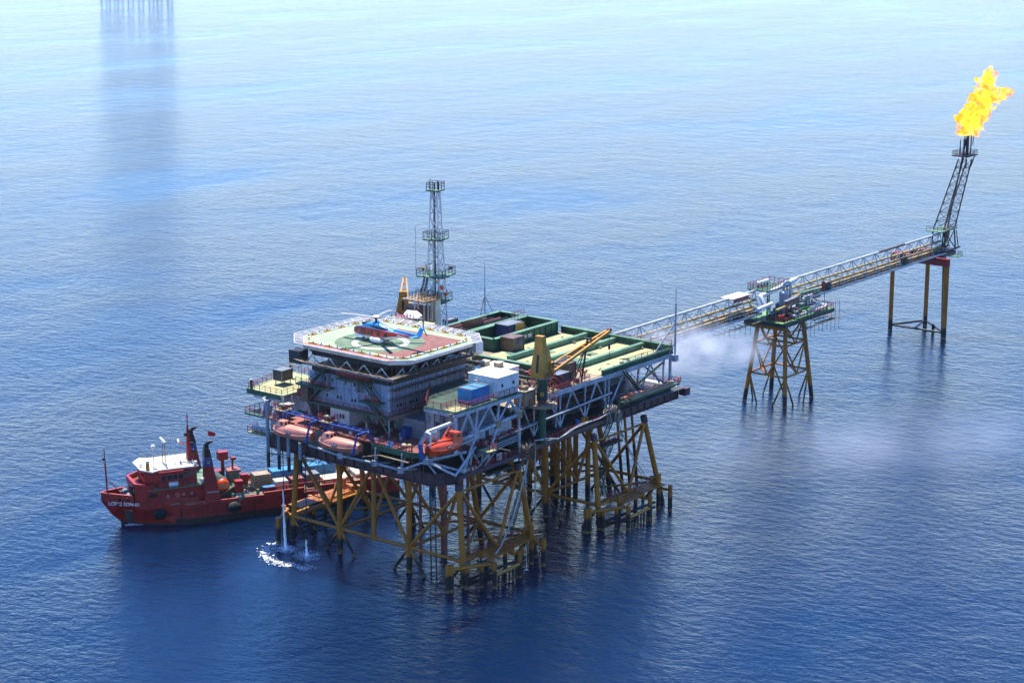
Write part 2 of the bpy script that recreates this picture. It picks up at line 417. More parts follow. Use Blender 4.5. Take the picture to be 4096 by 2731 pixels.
# dark modules added to fill the shaded interior between cellar and main deck
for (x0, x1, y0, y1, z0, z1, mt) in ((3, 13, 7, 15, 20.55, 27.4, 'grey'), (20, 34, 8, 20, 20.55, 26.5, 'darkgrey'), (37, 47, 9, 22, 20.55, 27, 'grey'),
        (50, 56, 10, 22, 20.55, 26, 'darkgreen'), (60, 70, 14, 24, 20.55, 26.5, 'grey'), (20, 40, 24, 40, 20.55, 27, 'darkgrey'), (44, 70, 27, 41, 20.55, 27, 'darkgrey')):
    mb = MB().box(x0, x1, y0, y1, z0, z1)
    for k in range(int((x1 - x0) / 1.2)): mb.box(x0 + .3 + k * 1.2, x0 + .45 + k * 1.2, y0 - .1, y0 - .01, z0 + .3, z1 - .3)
    mb.build('dark_filler_module', mt, plat)
for i in range(16):
    x0 = 19 + rnd.random() * 34; L = 5 + rnd.random() * 13; y = 4.2 + rnd.random() * 3; z = 21.4 + rnd.random() * 5
    T((x0, y, z), (x0 + L, y, z), .09 + rnd.random() * .14, 'pipe', rnd.choice(['steel', 'darkgrey', 'green', 'rust', 'pipeyellow', 'grey']), plat, 8)
MB().box(18.5, 49.5, 3.8, 7.5, 23.9, 24.1).build('mezzanine_floor', 'darkgreen', plat)
MB().rail([(18.5, 3.9, 24.1), (49.5, 3.9, 24.1)]).build('railing', 'railred', plat)

# ------------------------------------------------------------------ main truss, right face
YB = 3.1
bx = [25.5, 33.5, 41.3, 49.0, 58.8, 67.6]; tx = [22.1, 30.0, 37.2, 44.9, 53.9, 63.0]
B((18.0, YB, 27.55), (70.2, YB, 27.55), .55, 'top_chord', 'steelwhite', plat, .9)
B((18.0, YB, 20.75), (70.2, YB, 20.75), .5, 'bottom_chord', 'darkgreen', plat, .45)
for i in range(6):
    T((bx[i], YB, 20.9), (tx[i], YB, 27.2), .19, 'diagonal', 'steelwhite', plat)
    if i < 5: T((bx[i], YB, 20.9), (tx[i + 1], YB, 27.2), .19, 'diagonal', 'steelwhite', plat)
    T((bx[i], YB, 20.9), (bx[i], YB, 27.2), .18, 'post', 'steelwhite', plat)
    MB().add([(bx[i] - .1, YB - .3, 27.1), (bx[i] + .1, YB - .3, 27.1), (bx[i] + .7, YB - .3, 27.3), (bx[i] - .7, YB - .3, 27.3), (bx[i] - .1, YB - .26, 26.0), (bx[i] + .1, YB - .26, 26.0)],
             [(0, 1, 2, 3), (4, 5, 1, 0)]).build('gusset', 'steelwhite', plat)
for x in (32.6, 48.2): T((x, YB + .3, 20.6), (x, YB + .3, 27.2), .19, 'post', 'steelwhite', plat)
for x in (34.6, 50.3): T((x, YB + 2.2, 20.6), (x, YB + 2.2, 27.2), .75, 'column', 'grey', plat, 14)
T((12, .6, 24.0), (49, 2.4, 24.4), .17, 'horizontal_pipe', 'steelwhite', plat); T((19, 2.4, 23.0), (49, 2.5, 24.1), .09, 'horizontal_pipe', 'rust', plat)
# the same truss on the hidden sides
for y, x0, x1 in ((42.2, 20, 70),):
    B((x0, y, 27.55), (x1, y, 27.55), .5, 'top_chord', 'steelwhite', plat, .9)
    for k in range(6):
        a = x0 + k * (x1 - x0) / 6; d = (x1 - x0) / 6
        T((a, y, 20.6), (a + d / 2, y, 27.2), .19, 'diagonal', 'steelwhite', plat); T((a + d, y, 20.6), (a + d / 2, y, 27.2), .19, 'diagonal', 'steelwhite', plat)
for y in (3.1, 14, 26, 38):
    T((70.0, y, 20.6), (70.0, y, 27.3), .3, 'post', 'steelwhite', plat)
    if y < 30: T((70, y, 20.7), (70, y + 11, 27.3), .19, 'diagonal', 'steelwhite', plat)
B((70.0, 3.1, 27.55), (70.0, 42, 27.55), .5, 'top_chord', 'steelwhite', plat, .9)
T((58, 4.4, 22.6), (69.8, 4.4, 26.2), .22, 'horizontal_pipe', 'yellow', plat)
# green gangway hung outside the right end, with its stair
MB().prism([(49.4, -.2), (68.6, -.2), (68.6, 1.8), (49.4, 1.8)], 22.4, 22.75).build('gangway', 'green', plat)
MB().rail([(49.4, -.1, 22.75), (68.5, -.1, 22.75), (68.5, 1.7, 22.75)], 1.2).build('railing', 'railred', plat)
MB().box(52, 66, -.16, -.12, 22.8, 23.7).build('kick_panel', 'decktan', plat)
for x in (50, 56, 62, 68): B((x, .2, 22.4), (x, 3.0, 20.6), .22, 'bracket', 'darkgreen', plat)
MB().stair((58.5, 2.4, 22.8), (53, 2.4, 27.9), .9, (0, 1, 0)).build('stair', 'darkgreen', plat)
MB().stair((45, 1.6, 15.6), (49.4, .9, 22.5), .9, (0, 1, 0)).build('stair', 'darkgreen', plat)
# stair tower down to the rear boat landing, and its small platform
MB().box(42.5, 49, -.4, 1.6, 15.3, 15.6).build('landing_platform', 'darkgreen', plat)
MB().rail([(42.5, -.3, 15.6), (48.9, -.3, 15.6), (48.9, 1.5, 15.6)]).build('railing', 'railred', plat)
MB().stair((42.8, .5, 10.2), (46.5, .5, 15.4), 1.1, (0, 1, 0)).build('stair', 'darkgreen', plat)
MB().box(40.8, 43, -.2, 1.3, 9.9, 10.2).build('landing_platform', 'darkgreen', plat)
MB().stair((44.2, .2, 5.2), (42.2, .2, 10.1), 1.1, (0, 1, 0)).build('stair', 'darkgreen', plat)
MB().stair((15.2, 1.2, 18.2), (18.8, .6, 12.6), 1, (0, 1, 0)).build('stair', 'darkgreen', plat)
MB().stair((18.4, .6, 12.4), (14.2, .0, 5.3), 1, (0, 1, 0)).build('stair', 'darkgreen', plat)
MB().box(9.5, 15.8, .2, 2.2, 18.0, 18.25).build('landing_platform', 'darkgreen', plat)

# ------------------------------------------------------------------ main deck, z 28
MB().prism([(21.5, 3.0), (70.4, 3.2), (71.4, 33), (71.6, 48), (30, 48), (24, 42.8), (21.5, 38)], 27.85, 28.0).build('deck_plate', 'decktan', plat)
MB().prism([(18.2, 3.0), (21.4, 3.0), (21.4, 15.2), (18.2, 15.2)], 27.75, 27.95).build('deck_plate', 'decktan', plat)
# bleached deck panels between green skid beams
for x0, x1, y0, y1 in ((46.6, 70.6, 3.9, 9.6), (46.6, 70.7, 10.6, 16.6), (44.5, 70.8, 17.6, 23.6), (44.5, 70.9, 24.6, 30.2)):
    BX(x0, x1, y0, y1, 28.0, 28.06, 'deck_panel', 'deckyellow', plat)
for y in (10.1, 17.1, 24.1): B((44.5, y, 28.55), (70.4, y, 28.55), .55, 'skid_beam', 'palegreen', plat, 1.0)
for y in (10.1, 17.1, 24.1): B((44.5, y, 29.1), (70.4, y, 29.1), .9, 'skid_beam_flange', 'palegreen', plat, .1)
plates((70.9, 3.3), (71.4, 31), 28.0, 29.3, (-1, 0), 'bulwark_panel', 'green', 4)
B((70.9, 3.2, 29.45), (71.4, 31, 29.45), 1.1, 'bulwark_cap', 'palegreen', plat, .1)
plates((47, 3.3), (70.8, 3.3), 28.0, 28.9, (0, -1), 'bulwark_panel', 'green', 5)
B((42, 10, 28.5), (42, 31, 28.5), .6, 'skid_beam', 'green', plat, 1.1); B((42, 10, 29.1), (42, 31, 29.1), 1.0, 'skid_beam_flange', 'palegreen', plat, .1)
B((38.4, 10, 28.4), (38.4, 34, 28.4), .5, 'skid_beam', 'darkgreen', plat, .9); B((35.2, 9, 28.4), (35.2, 36, 28.4), .5, 'skid_beam', 'darkgreen', plat, .8)
MB().rail([(71.6, 31.5, 28), (70.9, 3.4, 29.4)], 1.1, 2.5).build('railing', 'railred', plat)
MB().rail([(70.6, 3.35, 28.9), (54, 3.35, 28.9)], .9, 2.2).build('railing', 'darkgreen', plat)
MB().rail([(28, 3.2, 28), (43, 3.2, 28)], 1.1).build('railing', 'railred', plat)
MB().rail([(30, 47.8, 28), (71.5, 47.8, 28), (71.5, 34, 28)], 1.1, 2.4).build('railing', 'railred', plat)
# hatches on the panels
for x, y in ((50, 20), (54, 21.5), (49.5, 27), (58, 14), (52.5, 13.4)):
    BX(x, x + 2.6, y, y + 1.7, 28.06, 28.16, 'hatch_cover', 'palegreen', plat)
for x, y in ((56, 28), (61, 26.5), (66, 21), (60, 8), (66, 7), (55, 7.5), (64, 13), (62, 19)):
    MB().tube((x, y, 28.06), (x, y, 28.2), .32, 10).build('hatch_ring', 'tan', plat)
# raised green well-bay walls
def well(x0, x1, y0, y1, z1):
    plates((x0, y0), (x1, y0), 28.0, z1, (0, -1), 'wall_panel', 'green', 1.9)
    plates((x1, y0), (x1, y1), 28.0, z1, (-1, 0), 'wall_panel', 'green', 4)
    plates((x1, y1), (x0, y1), 28.0, z1, (0, -1), 'wall_panel', 'green', 4)
    plates((x0, y1), (x0, y0), 28.0, z1, (-1, 0), 'wall_panel', 'green', 4)
    for p, q in (((x0, y0), (x1, y0)), ((x1, y0), (x1, y1)), ((x1, y1), (x0, y1)), ((x0, y1), (x0, y0))):
        B((*p, z1 + .16), (*q, z1 + .16), 1.0, 'wall_cap', 'palegreen', plat, .1)
well(49.4, 70.4, 31.6, 39.4, 30.4)
well(51.2, 71.0, 40.6, 47.2, 30.2)
BX(50, 70, 32, 39, 28.0, 28.05, 'deck_panel', 'boxfloor', plat)
BX(52, 70.5, 41, 47, 28.0, 28.05, 'deck_panel', 'green', plat)
B((40, 47.2, 28.6), (51, 47.2, 28.6), 1.2, 'skid_beam', 'palegreen', plat, 1.1)
MB().stair((65.5, 36, 28.1), (66.5, 40.2, 30.5), 1.1, (1, 0, 0)).build('stair', 'steel', plat)
MB().rail([(66, 40, 30.6), (70, 40, 30.6)], 1.4, 1.0).build('railing', 'railred', plat)
# ------------------------------------------------------------------ lettering helper (flat print as real text meshes)
def text(body, size, loc, rot, mat, parent, name='lettering', ext=.01):
    cu = bpy.data.curves.new(name, 'FONT'); cu.body = body; cu.size = size; cu.extrude = ext; cu.align_x = 'CENTER'; cu.align_y = 'CENTER'
    t = bpy.data.objects.new(name + '_tmp', cu); C.objects.link(t)
    me = bpy.data.meshes.new_from_object(t.evaluated_get(bpy.context.evaluated_depsgraph_get()))
    bpy.data.objects.remove(t); me.materials.clear(); me.materials.append(M[mat])
    o = bpy.data.objects.new(name, me); C.objects.link(o); o.parent = parent
    o.location = V(loc) - (ORG.get(parent.name, V((0, 0, 0))) if parent else V((0, 0, 0))); o.rotation_euler = rot
    return o
text('2MII BB', 1.1, (59.6, 31.27, 29.3), (R(90), 0, 0), 'purewhite', plat)

# ------------------------------------------------------------------ front mezzanine block, right front corner (truss from cellar deck to z 31.4)
ZM = 31.4
MB().prism([(-.2, .3), (18.2, .3), (18.2, 14), (9, 14), (-.2, 7.2)], ZM - .25, ZM).build('upper_deck', 'deckgreen', plat)  # dark green holds the shade that the quarters throw here
MB().prism([(.2, .6), (3.4, .6), (3.4, 3.4), (.2, 3.4)], ZM + .005, ZM + .03).build('deck_panel', 'deckyellow', plat)  # lighter sheet paints in the sunlit corner of the deck
for p, q in (((-.2, .2), (18.2, .2)), ((-.3, .2), (-.3, 7.2))):
    B((*p, ZM - .55), (*q, ZM - .55), .4, 'edge_beam', 'steelwhite', plat, .62); B((*p, ZM - .12), (*q, ZM - .12), .5, 'edge_trim', 'green', plat, .2)
zc = 27.4
mtx = [3.0, 8.8, 14.6]; nbx = [4.9, 11.0, 17.1]
T((-.2, .1, zc - 1.2), (17.2, .1, zc), .33, 'chord', 'steelwhite', plat, 12)
T((-.2, .2, 24), (-.2, .2, ZM - .8), .3, 'column', 'steelwhite', plat, 12)
for i in range(3):
    zn_ = zc - 1.2 + 1.2 * (nbx[i] + .2) / 17.4
    T((mtx[i], .15, ZM - .8), (nbx[i], .1, zn_), .26, 'diagonal', 'steelwhite', plat)
    if i: T((mtx[i], .15, ZM - .8), (nbx[i - 1], .1, zc - 1.2 + 1.2 * nbx[i - 1] / 17.4), .2, 'diagonal', 'steelwhite', plat)
    else: T((mtx[0], .15, ZM - .8), (0, .12, 25.9), .2, 'diagonal', 'steelwhite', plat)
    T((nbx[i], .1, zn_), (nbx[i] + .7, .2, ZM - .8), .25, 'post', 'steelwhite', plat)
    BX(nbx[i] - .62, nbx[i] + .62, -.35, .55, zn_ - .65, zn_ + .65, 'node_collar', 'tan' if i else 'steelwhite', plat)
for i in range(2):
    zn_ = zc - 1.2 + 1.2 * nbx[i] / 17.4
    T((nbx[i], .1, zn_ - .5), (nbx[i] - 3.6, -.2, 20.5), .28, 'strut', 'steelwhite', plat)
T((17.1, .0, 27.2), (16.9, -.3, 20.4), .27, 'pole', 'steelwhite', plat, 12)
for x in (1, 4.2): T((x, .6, 24.1), (x + 2.2, .2, 20.4), .2, 'strut', 'steelwhite', plat); T((x + 4, .6, 24.1), (x + 2.4, .2, 20.4), .2, 'strut', 'steelwhite', plat)
# modules under the mezzanine
BX(1.2, 4.2, 4.6, 8.3, 24.1, 30.7, 'cabin_module', 'modulegrey', plat)
BX(1.1, 1.2, 6.4, 7.4, 24.2, 26.6, 'door', 'grey', plat); BX(1.08, 1.2, 5.0, 5.9, 27.6, 28.6, 'louvre', 'darkgrey', plat); BX(1.02, 1.2, 7.2, 7.9, 28.2, 29.4, 'junction_box', 'grey', plat)
for y in (4.7, 6.1, 8.2): T((1.05, y, 24.1), (1.05, y, 30.6), .07, 'conduit', 'rust', plat, 6)
mb = MB().box(2.0, 12.4, 2.4, 8.25, 24.9, 30.9)
for k in range(25): mb.box(2.2 + k * .41, 2.4 + k * .41, 2.28, 2.38, 25.3, 30.7)
mb.build('corrugated_module', 'modulegrey', plat)
mb = MB().box(5.5, 17.0, 1.6, 4.6, 24.0, 26.6)
for k in range(14): mb.box(5.7 + k * .8, 5.8 + k * .8, 1.5, 1.58, 24.2, 26.4)
mb.build('cabin_module', 'white', plat)
BX(9.6, 10.4, 1.46, 1.57, 24.1, 26.2, 'door', 'darkgrey', plat)
MB().box(4, 18, -.1, 1.9, 23.6, 23.85).build('side_walkway', 'darkgreen', plat)
MB().rail([(4, -.05, 23.85), (18, -.05, 23.85)]).build('railing', 'railred', plat)
for z in (23.2, 22.8, 22.4): T((5, -.2, z), (17.5, -.1, z + .4), .12, 'pipe', 'steel', plat, 8)
MB().stair((13.8, 2.2, 24), (17.8, 2.2, 28), .9, (0, 1, 0)).build('stair', 'darkgreen', plat)
MB().rail([(-.1, 7, ZM), (-.1, .4, ZM), (18, .4, ZM)], 1.15, 1.5).build('railing', 'railred', plat)
MB().rail([(0, 7.2, ZM), (9, 13.8, ZM)], 1.15, 1.5).build('railing', 'railred', plat)
MB().rail([(-.1, 3.4, ZM), (3.6, 3.4, ZM), (3.6, .5, ZM)], 1.1, 1.2).build('railing', 'railred', plat)

# ------------------------------------------------------------------ red weather deck on the left face, z 24, and its struts
ZR = 24.0
MB().prism([(-3.4, 43.5), (-3.4, 16.5), (-4.6, 15.6), (-4.6, 6.4), (-2.6, 3.6), (2, 1.4), (14, 1.6), (20, 14), (20, 43.5)], ZR - .25, ZR).build('weather_deck', 'deckred', plat)
for p, q in (((-3.5, 16.7), (-4.7, 15.6)), ((-4.7, 15.6), (-4.7, 6.4)), ((-4.7, 6.4), (-2.6, 3.4))):
    B((*p, ZR - .3), (*q, ZR - .3), .2, 'edge_plate', 'green', plat, 1.0)
MB().rail([(-3.4, 18.5, ZR), (-3.4, 16.6, ZR), (-4.5, 15.5, ZR), (-4.5, 6.5, ZR), (-3, 4, ZR)], 1.15, 1.3).build('railing', 'railred', plat)
MB().rail([(-3.3, 43.3, ZR), (-3.3, 40, ZR)], 1.15, 1.3).build('railing', 'railred', plat)
# pale blue tubular frame hung below it
LB = 'steelwhite'
fr = [P(1237, 1780, x=-5.2), P(1362, 1822, x=-5.2), P(1499, 1852, x=-5.2), P(1604, 1880, x=-5.2), P(1704, 1845, x=-3.5)]
for p, q in zip(fr, fr[1:]): T(p, q, .22, 'outrigger_tube', LB, plat)
for i, p in enumerate(fr[1:]):
    MB().cbox(p, (.7, 1.0, 1.0), .3).build('outrigger_node', LB, plat)
    T(p, (-2.4, p.y + 1.2, 22.8), .17, 'outrigger_strut', LB, plat); T(p, (-2.4, p.y - 1.2, 20.6), .17, 'outrigger_strut', LB, plat)
    T(p, (p.x + .3, p.y, 23.7), .15, 'outrigger_strut', LB, plat)
nb = fr[4]
for q in ((-1.2, -.4, 20.6), (1.5, -.6, 20.5), (2.5, .1, 23.8), (4.6, .1, 25.8)): T(nb, q, .22, 'outrigger_strut', LB, plat)
T((-1.5, -.6, 20.5), (4.4, -.4, 24.4), .22, 'outrigger_strut', LB, plat); T((.8, -.6, 20.5), (3.2, -.3, 24.2), .2, 'outrigger_strut', LB, plat)
MB().prism([(4.4, -3.4), (6.9, -3.4), (6.9, .2), (4.4, .2)], 23.6, 23.8).build('boat_platform', 'green', plat)
for x in (4.6, 6.5): T((x, -3.2, 23.6), (x, -.6, 20.5), .16, 'bracket', 'steelwhite', plat, 8)
BX(4.6, 6.8, -3.3, -1, 23.8, 23.9, 'deck_panel', 'deckyellow', plat)
MB().rail([(4.6, -3.3, 23.85), (6.8, -3.3, 23.85), (6.8, 0, 23.85)], 1.1, 1.1).build('railing', 'railred', plat)
# scaffold planks slung under the deck edge
for p, q in (((1452, 1826), (1518, 1820)), ((1518, 1820), (1634, 1850))):
    a, c = P(*p, x=-6), P(*q, x=-6); B(a, c, .5, 'scaffold_plank', 'wood', plat, .1)
# ground storey behind the red deck: grey walls, darkened for the shade under the walkway
BX(5.5, 20.5, 15.6, 34.4, ZR, 27.8, 'deckhouse_wall', 'modulegrey', plat)
for k in range(7): BX(5.38, 5.5, 17 + k * 2.5, 18.1 + k * 2.5, 24.1, 26.1, 'door', ('grey', 'darkgrey', 'red', 'white')[k % 4], plat)
for k in range(6): BX(7 + k * 2.3, 8 + k * 2.3, 15.48, 15.6, 24.1, 26.1, 'door', ('darkgrey', 'grey', 'navy')[k % 3], plat)
BX(1.0, 5.4, 26.2, 30.8, ZR, 27.4, 'deckhouse', 'whitepaint', plat)
for y in (27.4, 28.1): BX(.93, 1.0, y, y + .45, 25.4, 26.2, 'window', 'glass', plat)
BX(.94, 1.0, 28.8, 29.9, 24.1, 26.2, 'door', 'white', plat)
for x, y in ((1.0, 16.6), (1.0, 22), (1.0, 33.8), (6, 15.6), (12, 15.6)): T((x, y, ZR), (x, y, 27.8), .16, 'post', 'steelwhite', plat)
for p, q in (((1, 16.6, 24.1), (1, 19.6, 27.7)), ((1.2, 16.4, 27.7), (4.5, 15.6, 24.1))): T(p, q, .12, 'strut', 'palegreen', plat)
# left cantilevered deck, z 28
ZL = 28.0
MB().prism([(3, 34.5), (3, 40.6), (-1.4, 40.6), (-1.4, 49.5), (13, 52), (13, 34.5)], ZL - .3, ZL).build('side_deck', 'deckyellow', plat)  # outline notched so that sunlight reaches the red deck below
for p, q in (((-1.5, 41), (-1.5, 49.6)), ((-1.5, 49.6), (13, 52.1)), ((2.9, 35), (2.9, 40.6))): B((*p, ZL - .4), (*q, ZL - .4), .2, 'edge_plate', 'green', plat, .9)
B((-1.1, 40.8, ZL - 1), (-1.1, 48, ZL - 1), .5, 'edge_beam', 'white', plat, .7)
MB().rail([(3.1, 36.6, ZL), (3.1, 40.7, ZL), (-1.3, 40.8, ZL), (-1.3, 49.3, ZL), (13, 51.8, ZL), (13, 44, ZL)], 1.15, 1.5).build('railing', 'railred', plat)
MB().prism([(3.6, 37), (3.6, 42.5), (4.4, 43.4), (10, 43.4), (10, 37)], ZL + .01, ZL + .12).build('deck_coaming', 'deckyellow', plat)
for y in (36, 40.5, 45): T((1, y, ZR), (1, y, ZL - .4), .2, 'post', 'white', plat)
BX(3, 12, 37.5, 44.5, ZR, 27.4, 'deckhouse', 'white', plat)
for k in range(3):
    y = 44.6 - k * 2.7; BX(-1.9, -.4, y - .8, y + .8, 26.6, 26.75, 'air_duct_hood', 'cream', plat)
    MB().pipe([(-.6, y, 26.5), (-1.6, y - .2, 26.1), (-2.6, y - .4, 25.2), (-2.8, y - .4, 24.2)], .42, 10).build('air_duct', 'vesselgrey', plat, True)
MB().prism([(-3.4, 43.5), (-3.4, 48.5), (3, 48.5), (3, 43.5)], 23.7, 23.95).build('side_platform', 'green', plat)
MB().rail([(-3.3, 43.6, 23.95), (-3.3, 48.4, 23.95), (3, 48.4, 23.95)], 1.1, 1.3).build('railing', 'railred', plat)
MB().prism([(-3.2, 43), (-3.2, 48.2), (-.4, 48.2), (-.4, 43)], 20.1, 20.3).build('raft_platform', 'deckyellow', plat)
MB().rail([(-3.1, 43.2, 20.3), (-3.1, 48.1, 20.3), (-.5, 48.1, 20.3)], 1.1, 1.3).build('railing', 'railred', plat)
BX(-.6, 5, 43, 44.5, 20.55, 23.7, 'wall', 'white', plat)
# sea water caissons hanging below the left edge, and dangling scaffold poles
for px, yt, yb in ((1067, 1600, 1866), (1112, 1660, 1876), (1153, 1740, 1886), (1200, 1770, 1892)):
    a, c = P(px, yt, x=-4), P(px + 9, yb, x=-4); T((-4, a.y, c.z), (-4, a.y, a.z), .33, 'sea_water_caisson', 'caisson', plat, 12)
MB().pipe([(-4, P(1067, 1600, x=-4).y, P(1067, 1600, x=-4).z - .1), (-3.6, P(1067, 1600, x=-4).y, 26.3), (-2.2, 44.6, 27.0), (0, 44.4, 27.2)], .33, 10).build('sea_water_caisson', 'caisson', plat, True)
mb = MB()
for i in range(46):
    y = 2 + rnd.random() * 40; x = -6.2 + rnd.random() * 3.4; z1 = 20 + rnd.random() * 8
    mb.beam((x, y, z1 - 4 - rnd.random() * 5), (x, y, z1), .06)
mb.build('scaffold_poles', 'scaf', plat, kind='stuff')
mb = MB()
for i in range(34):
    y = 30 + rnd.random() * 11; x = -3 + rnd.random() * 8; a = rnd.random() * 3
    mb.beam((x, y, 16.2 + rnd.random() * 1.6), (x + 4 * math.cos(a), y + 4 * math.sin(a), 16.2 + rnd.random() * 1.6), .09)
mb.build('scaffold_floor', 'scaf', plat, kind='stuff')

# ------------------------------------------------------------------ living quarters
q = thing('living_quarters', (11, 25.4, 27.9), 'pale blue grey living quarters block under the helideck, wrapped in scaffolding', 'building')
X0, X1, Y0, Y1, Z0, Z1 = .9, 21.6, 16.4, 34.4, 27.9, 34.1
BX(X0, X1, Y0, Y1, Z0, Z1, 'wall', 'quarters', q)
for zlev in (30.9,):
    BX(X0 - .05, X1 + .05, Y0 - .05, Y1 + .05, zlev, zlev + .12, 'wall_joint', 'quarters', q)
for k in range(9):
    y = Y0 + 1 + k * 2.05
    for z0, z1 in ((28.1, 30.8), (31.1, 33.2)):
        BX(X0 - .045, X0 - .003, y + .03, y + 2.0, z0, z1, 'wall_panel', 'quarters', q)
for k in range(10):
    x = X0 + .1 + k * 2.07
    for z0, z1 in ((28.1, 30.8), (31.1, 33.2)):
        BX(x + .03, x + 2.02, Y0 - .045, Y0 - .003, z0, z1, 'wall_panel', 'quarters', q)
BX(X0 - .35, X1 + .35, Y0 - .35, Y1 + .35, 33.4, 34.5, 'roof_band', 'roofdark', q)
for t in ((X0 - .12, Y0 - .12), (X0 - .12, Y1), (X1, Y0 - .12)): BX(t[0], t[0] + .3, t[1], t[1] + .3, Z0, 33.4, 'corner_post', 'white', q)
def win(face, u, z, w=.62, h=.8):
    if face == 'L': o = MB().box(X0 - .12, X0 - .046, u, u + w, z, z + h).build('window', 'white', q); MB().box(X0 - .14, X0 - .121, u + .08, u + w - .08, z + .08, z + h - .08).build('pane', 'glass', o)
    else: o = MB().box(u, u + w, Y0 - .12, Y0 - .046, z, z + h).build('window', 'white', q); MB().box(u + .08, u + w - .08, Y0 - .14, Y0 - .121, z + .08, z + h - .08).build('pane', 'glass', o)
for y in (32.2, 31.3, 29.6, 26.4, 24.2, 23.4, 20.2): win('L', y, 31.9)
for y in (31.0, 28.4, 27.6, 24.9, 24.1, 20.8, 19.9): win('L', y, 28.9)
for x in (2.6, 3.5, 6.2, 7.0, 7.8, 10.4, 15.0, 17.6): win('R', x, 28.9)
for x in (2.2, 3.0, 9.2, 12.8, 16.6, 18.4): win('R', x, 31.8)
for y in (30.3, 22.2): BX(X0 - .1, X0 - .046, y, y + .95, 31.1, 33.2, 'door', 'grey', q)
# walkways and stairs on the left face
def walk(y0, y1, z, x0=-.6, mat='green'):
    BX(x0, X0 - .15, y0, y1, z - .2, z, 'walkway', mat, q); B((x0, y0, z - .12), (x0, y1, z - .12), .1, 'walkway_edge', 'green', q, .36)
    MB().rail([(x0 + .05, y0, z), (x0 + .05, y1, z)], 1.1, 1.4).build('railing', 'railred', q)
BX(-.5, X1, Y0 - 1.3, Y0 - .06, 27.7, 27.88, 'walkway', 'decktan', q); B((-.5, Y0 - 1.3, 27.7), (9, Y0 - 1.3, 27.7), .12, 'walkway_edge', 'decktan', q, .5)
MB().rail([(-.4, Y0 - 1.2, 27.88), (X1, Y0 - 1.2, 27.88)], 1.1, 1.4).build('railing', 'railred', q)
walk(15.2, 37, 27.9, -.6, 'decktan')
walk(29.2, 37.4, 31.0, -1.1); walk(17.2, 21.8, 30.2, -1.2); walk(20, 28, 33.3, -.5, 'green')
MB().stair((-.3, 34.6, 28), (-.3, 31.4, 31), .9, (1, 0, 0)).build('stair', 'darkgreen', q)
MB().stair((-.3, 34.4, 31.1), (-.3, 31, 34.2), .9, (1, 0, 0)).build('stair', 'darkgreen', q)
MB().stair((-.2, 18, 30.3), (-.2, 21.6, 33.4), .9, (1, 0, 0)).build('stair', 'darkgreen', q)
MB().stair((-.2, 17.6, 28), (-.2, 20.8, 30.2), .9, (1, 0, 0)).build('stair', 'darkgreen', q)
MB().stair((-.2, 18.4, 24.1), (-.2, 21.4, 27.8), .9, (1, 0, 0)).build('stair', 'darkgreen', q)
MB().stair((-.2, 32.4, 24.1), (-.2, 35, 27.8), .9, (1, 0, 0)).build('stair', 'darkgreen', q)
BX(-.9, .6, 34.6, 36.4, 28, 30.8, 'wind_wall', 'rust', q)
# ducts up the wall
for y in (30.8, 22.5): BX(X0 - .5, X0 - .06, y + .9, y + 1.5, 31.1, 33.3, 'wall_duct', 'grey', q)
# scaffolding on both faces
mb = MB()
for k in range(13):
    x = .6 + k * 1.75
    for d in (1.0, 2.0): mb.beam((x + (rnd.random() - .5) * .3, Y0 - d, 28 + rnd.random()), (x, Y0 - d, 36.6 + rnd.random()), .065)
for z in (29.8, 31.0, 32.7, 34.4, 35.3): mb.beam((-.6, Y0 - 2.0, z), (X1 + .8, Y0 - 2.0, z + .1), .06); mb.beam((-.6, Y0 - 1.0, z), (X1 + .8, Y0 - 1.0, z), .06)
for z in (31.0, 32.7):
    for k in range(22): x = .2 + k * 1.0; mb.beam((x, Y0 - .2, z), (x - .1, Y0 - 2.4 - rnd.random() * .5, z), .055)
for k in range(12):
    y = 17 + k * 1.75; mb.beam((X0 - 1.6, y, 28.5 + rnd.random() * 3), (X0 - 1.6, y, 36.8), .06)
for z in (34.7, 35.6): mb.beam((X0 - 1.6, 15, z), (X0 - 1.6, 37, z), .06)
mb.build('scaffold_tubes', 'scaf', q, kind='stuff')
for z, y0, w in ((31.1, Y0 - 1.9, .8), (32.8, Y0 - 1.9, .8), (35.5, Y0 - 3.4, 1.4)):
    BX(-.4 if z < 35 else -2, X1 + 1, y0, y0 + w, z, z + .07, 'scaffold_board', 'wood', q)
for y0, y1, x0 in ((16, 36, -2.0),): BX(x0, x0 + .7, y0, y1, 35.4, 35.47, 'scaffold_board', 'wood', q)
for k in range(14):
    y = 12.2 + rnd.random() * 24; B((-2.2, y, 35.55), (-2.0 + rnd.random(), y + 2.5, 35.6), .24, 'scaffold_board', 'wood', q, .06)

# ------------------------------------------------------------------ helideck
hd = thing('helideck', (12.5, 27.3, 34.5), 'octagonal helideck with pale green and red paint, white safety nets and yellow dashed edge', 'helideck')
OCT = [(-.9, 15.6), (2.6, 11.8), (21.4, 12.0), (25.8, 16.2), (26.2, 39.0), (22.4, 43.0), (4.6, 43.0), (-.9, 37.6)]
def inset(poly, d):
    c = V((sum(p[0] for p in poly) / len(poly), sum(p[1] for p in poly) / len(poly))); n_ = len(poly); out = []
    for i in range(n_):
        a, p_, e = V(poly[i - 1]), V(poly[i]), V(poly[(i + 1) % n_])
        d1, d2 = (p_ - a).normalized(), (e - p_).normalized(); n1, n2 = V((-d1.y, d1.x)), V((-d2.y, d2.x))
        m_ = (n1 + n2).normalized(); out.append(tuple(p_ + m_ * d / max(.3, m_.dot(n1))))
    return out
ZH = 38.0
IN = inset(OCT, 1.7)
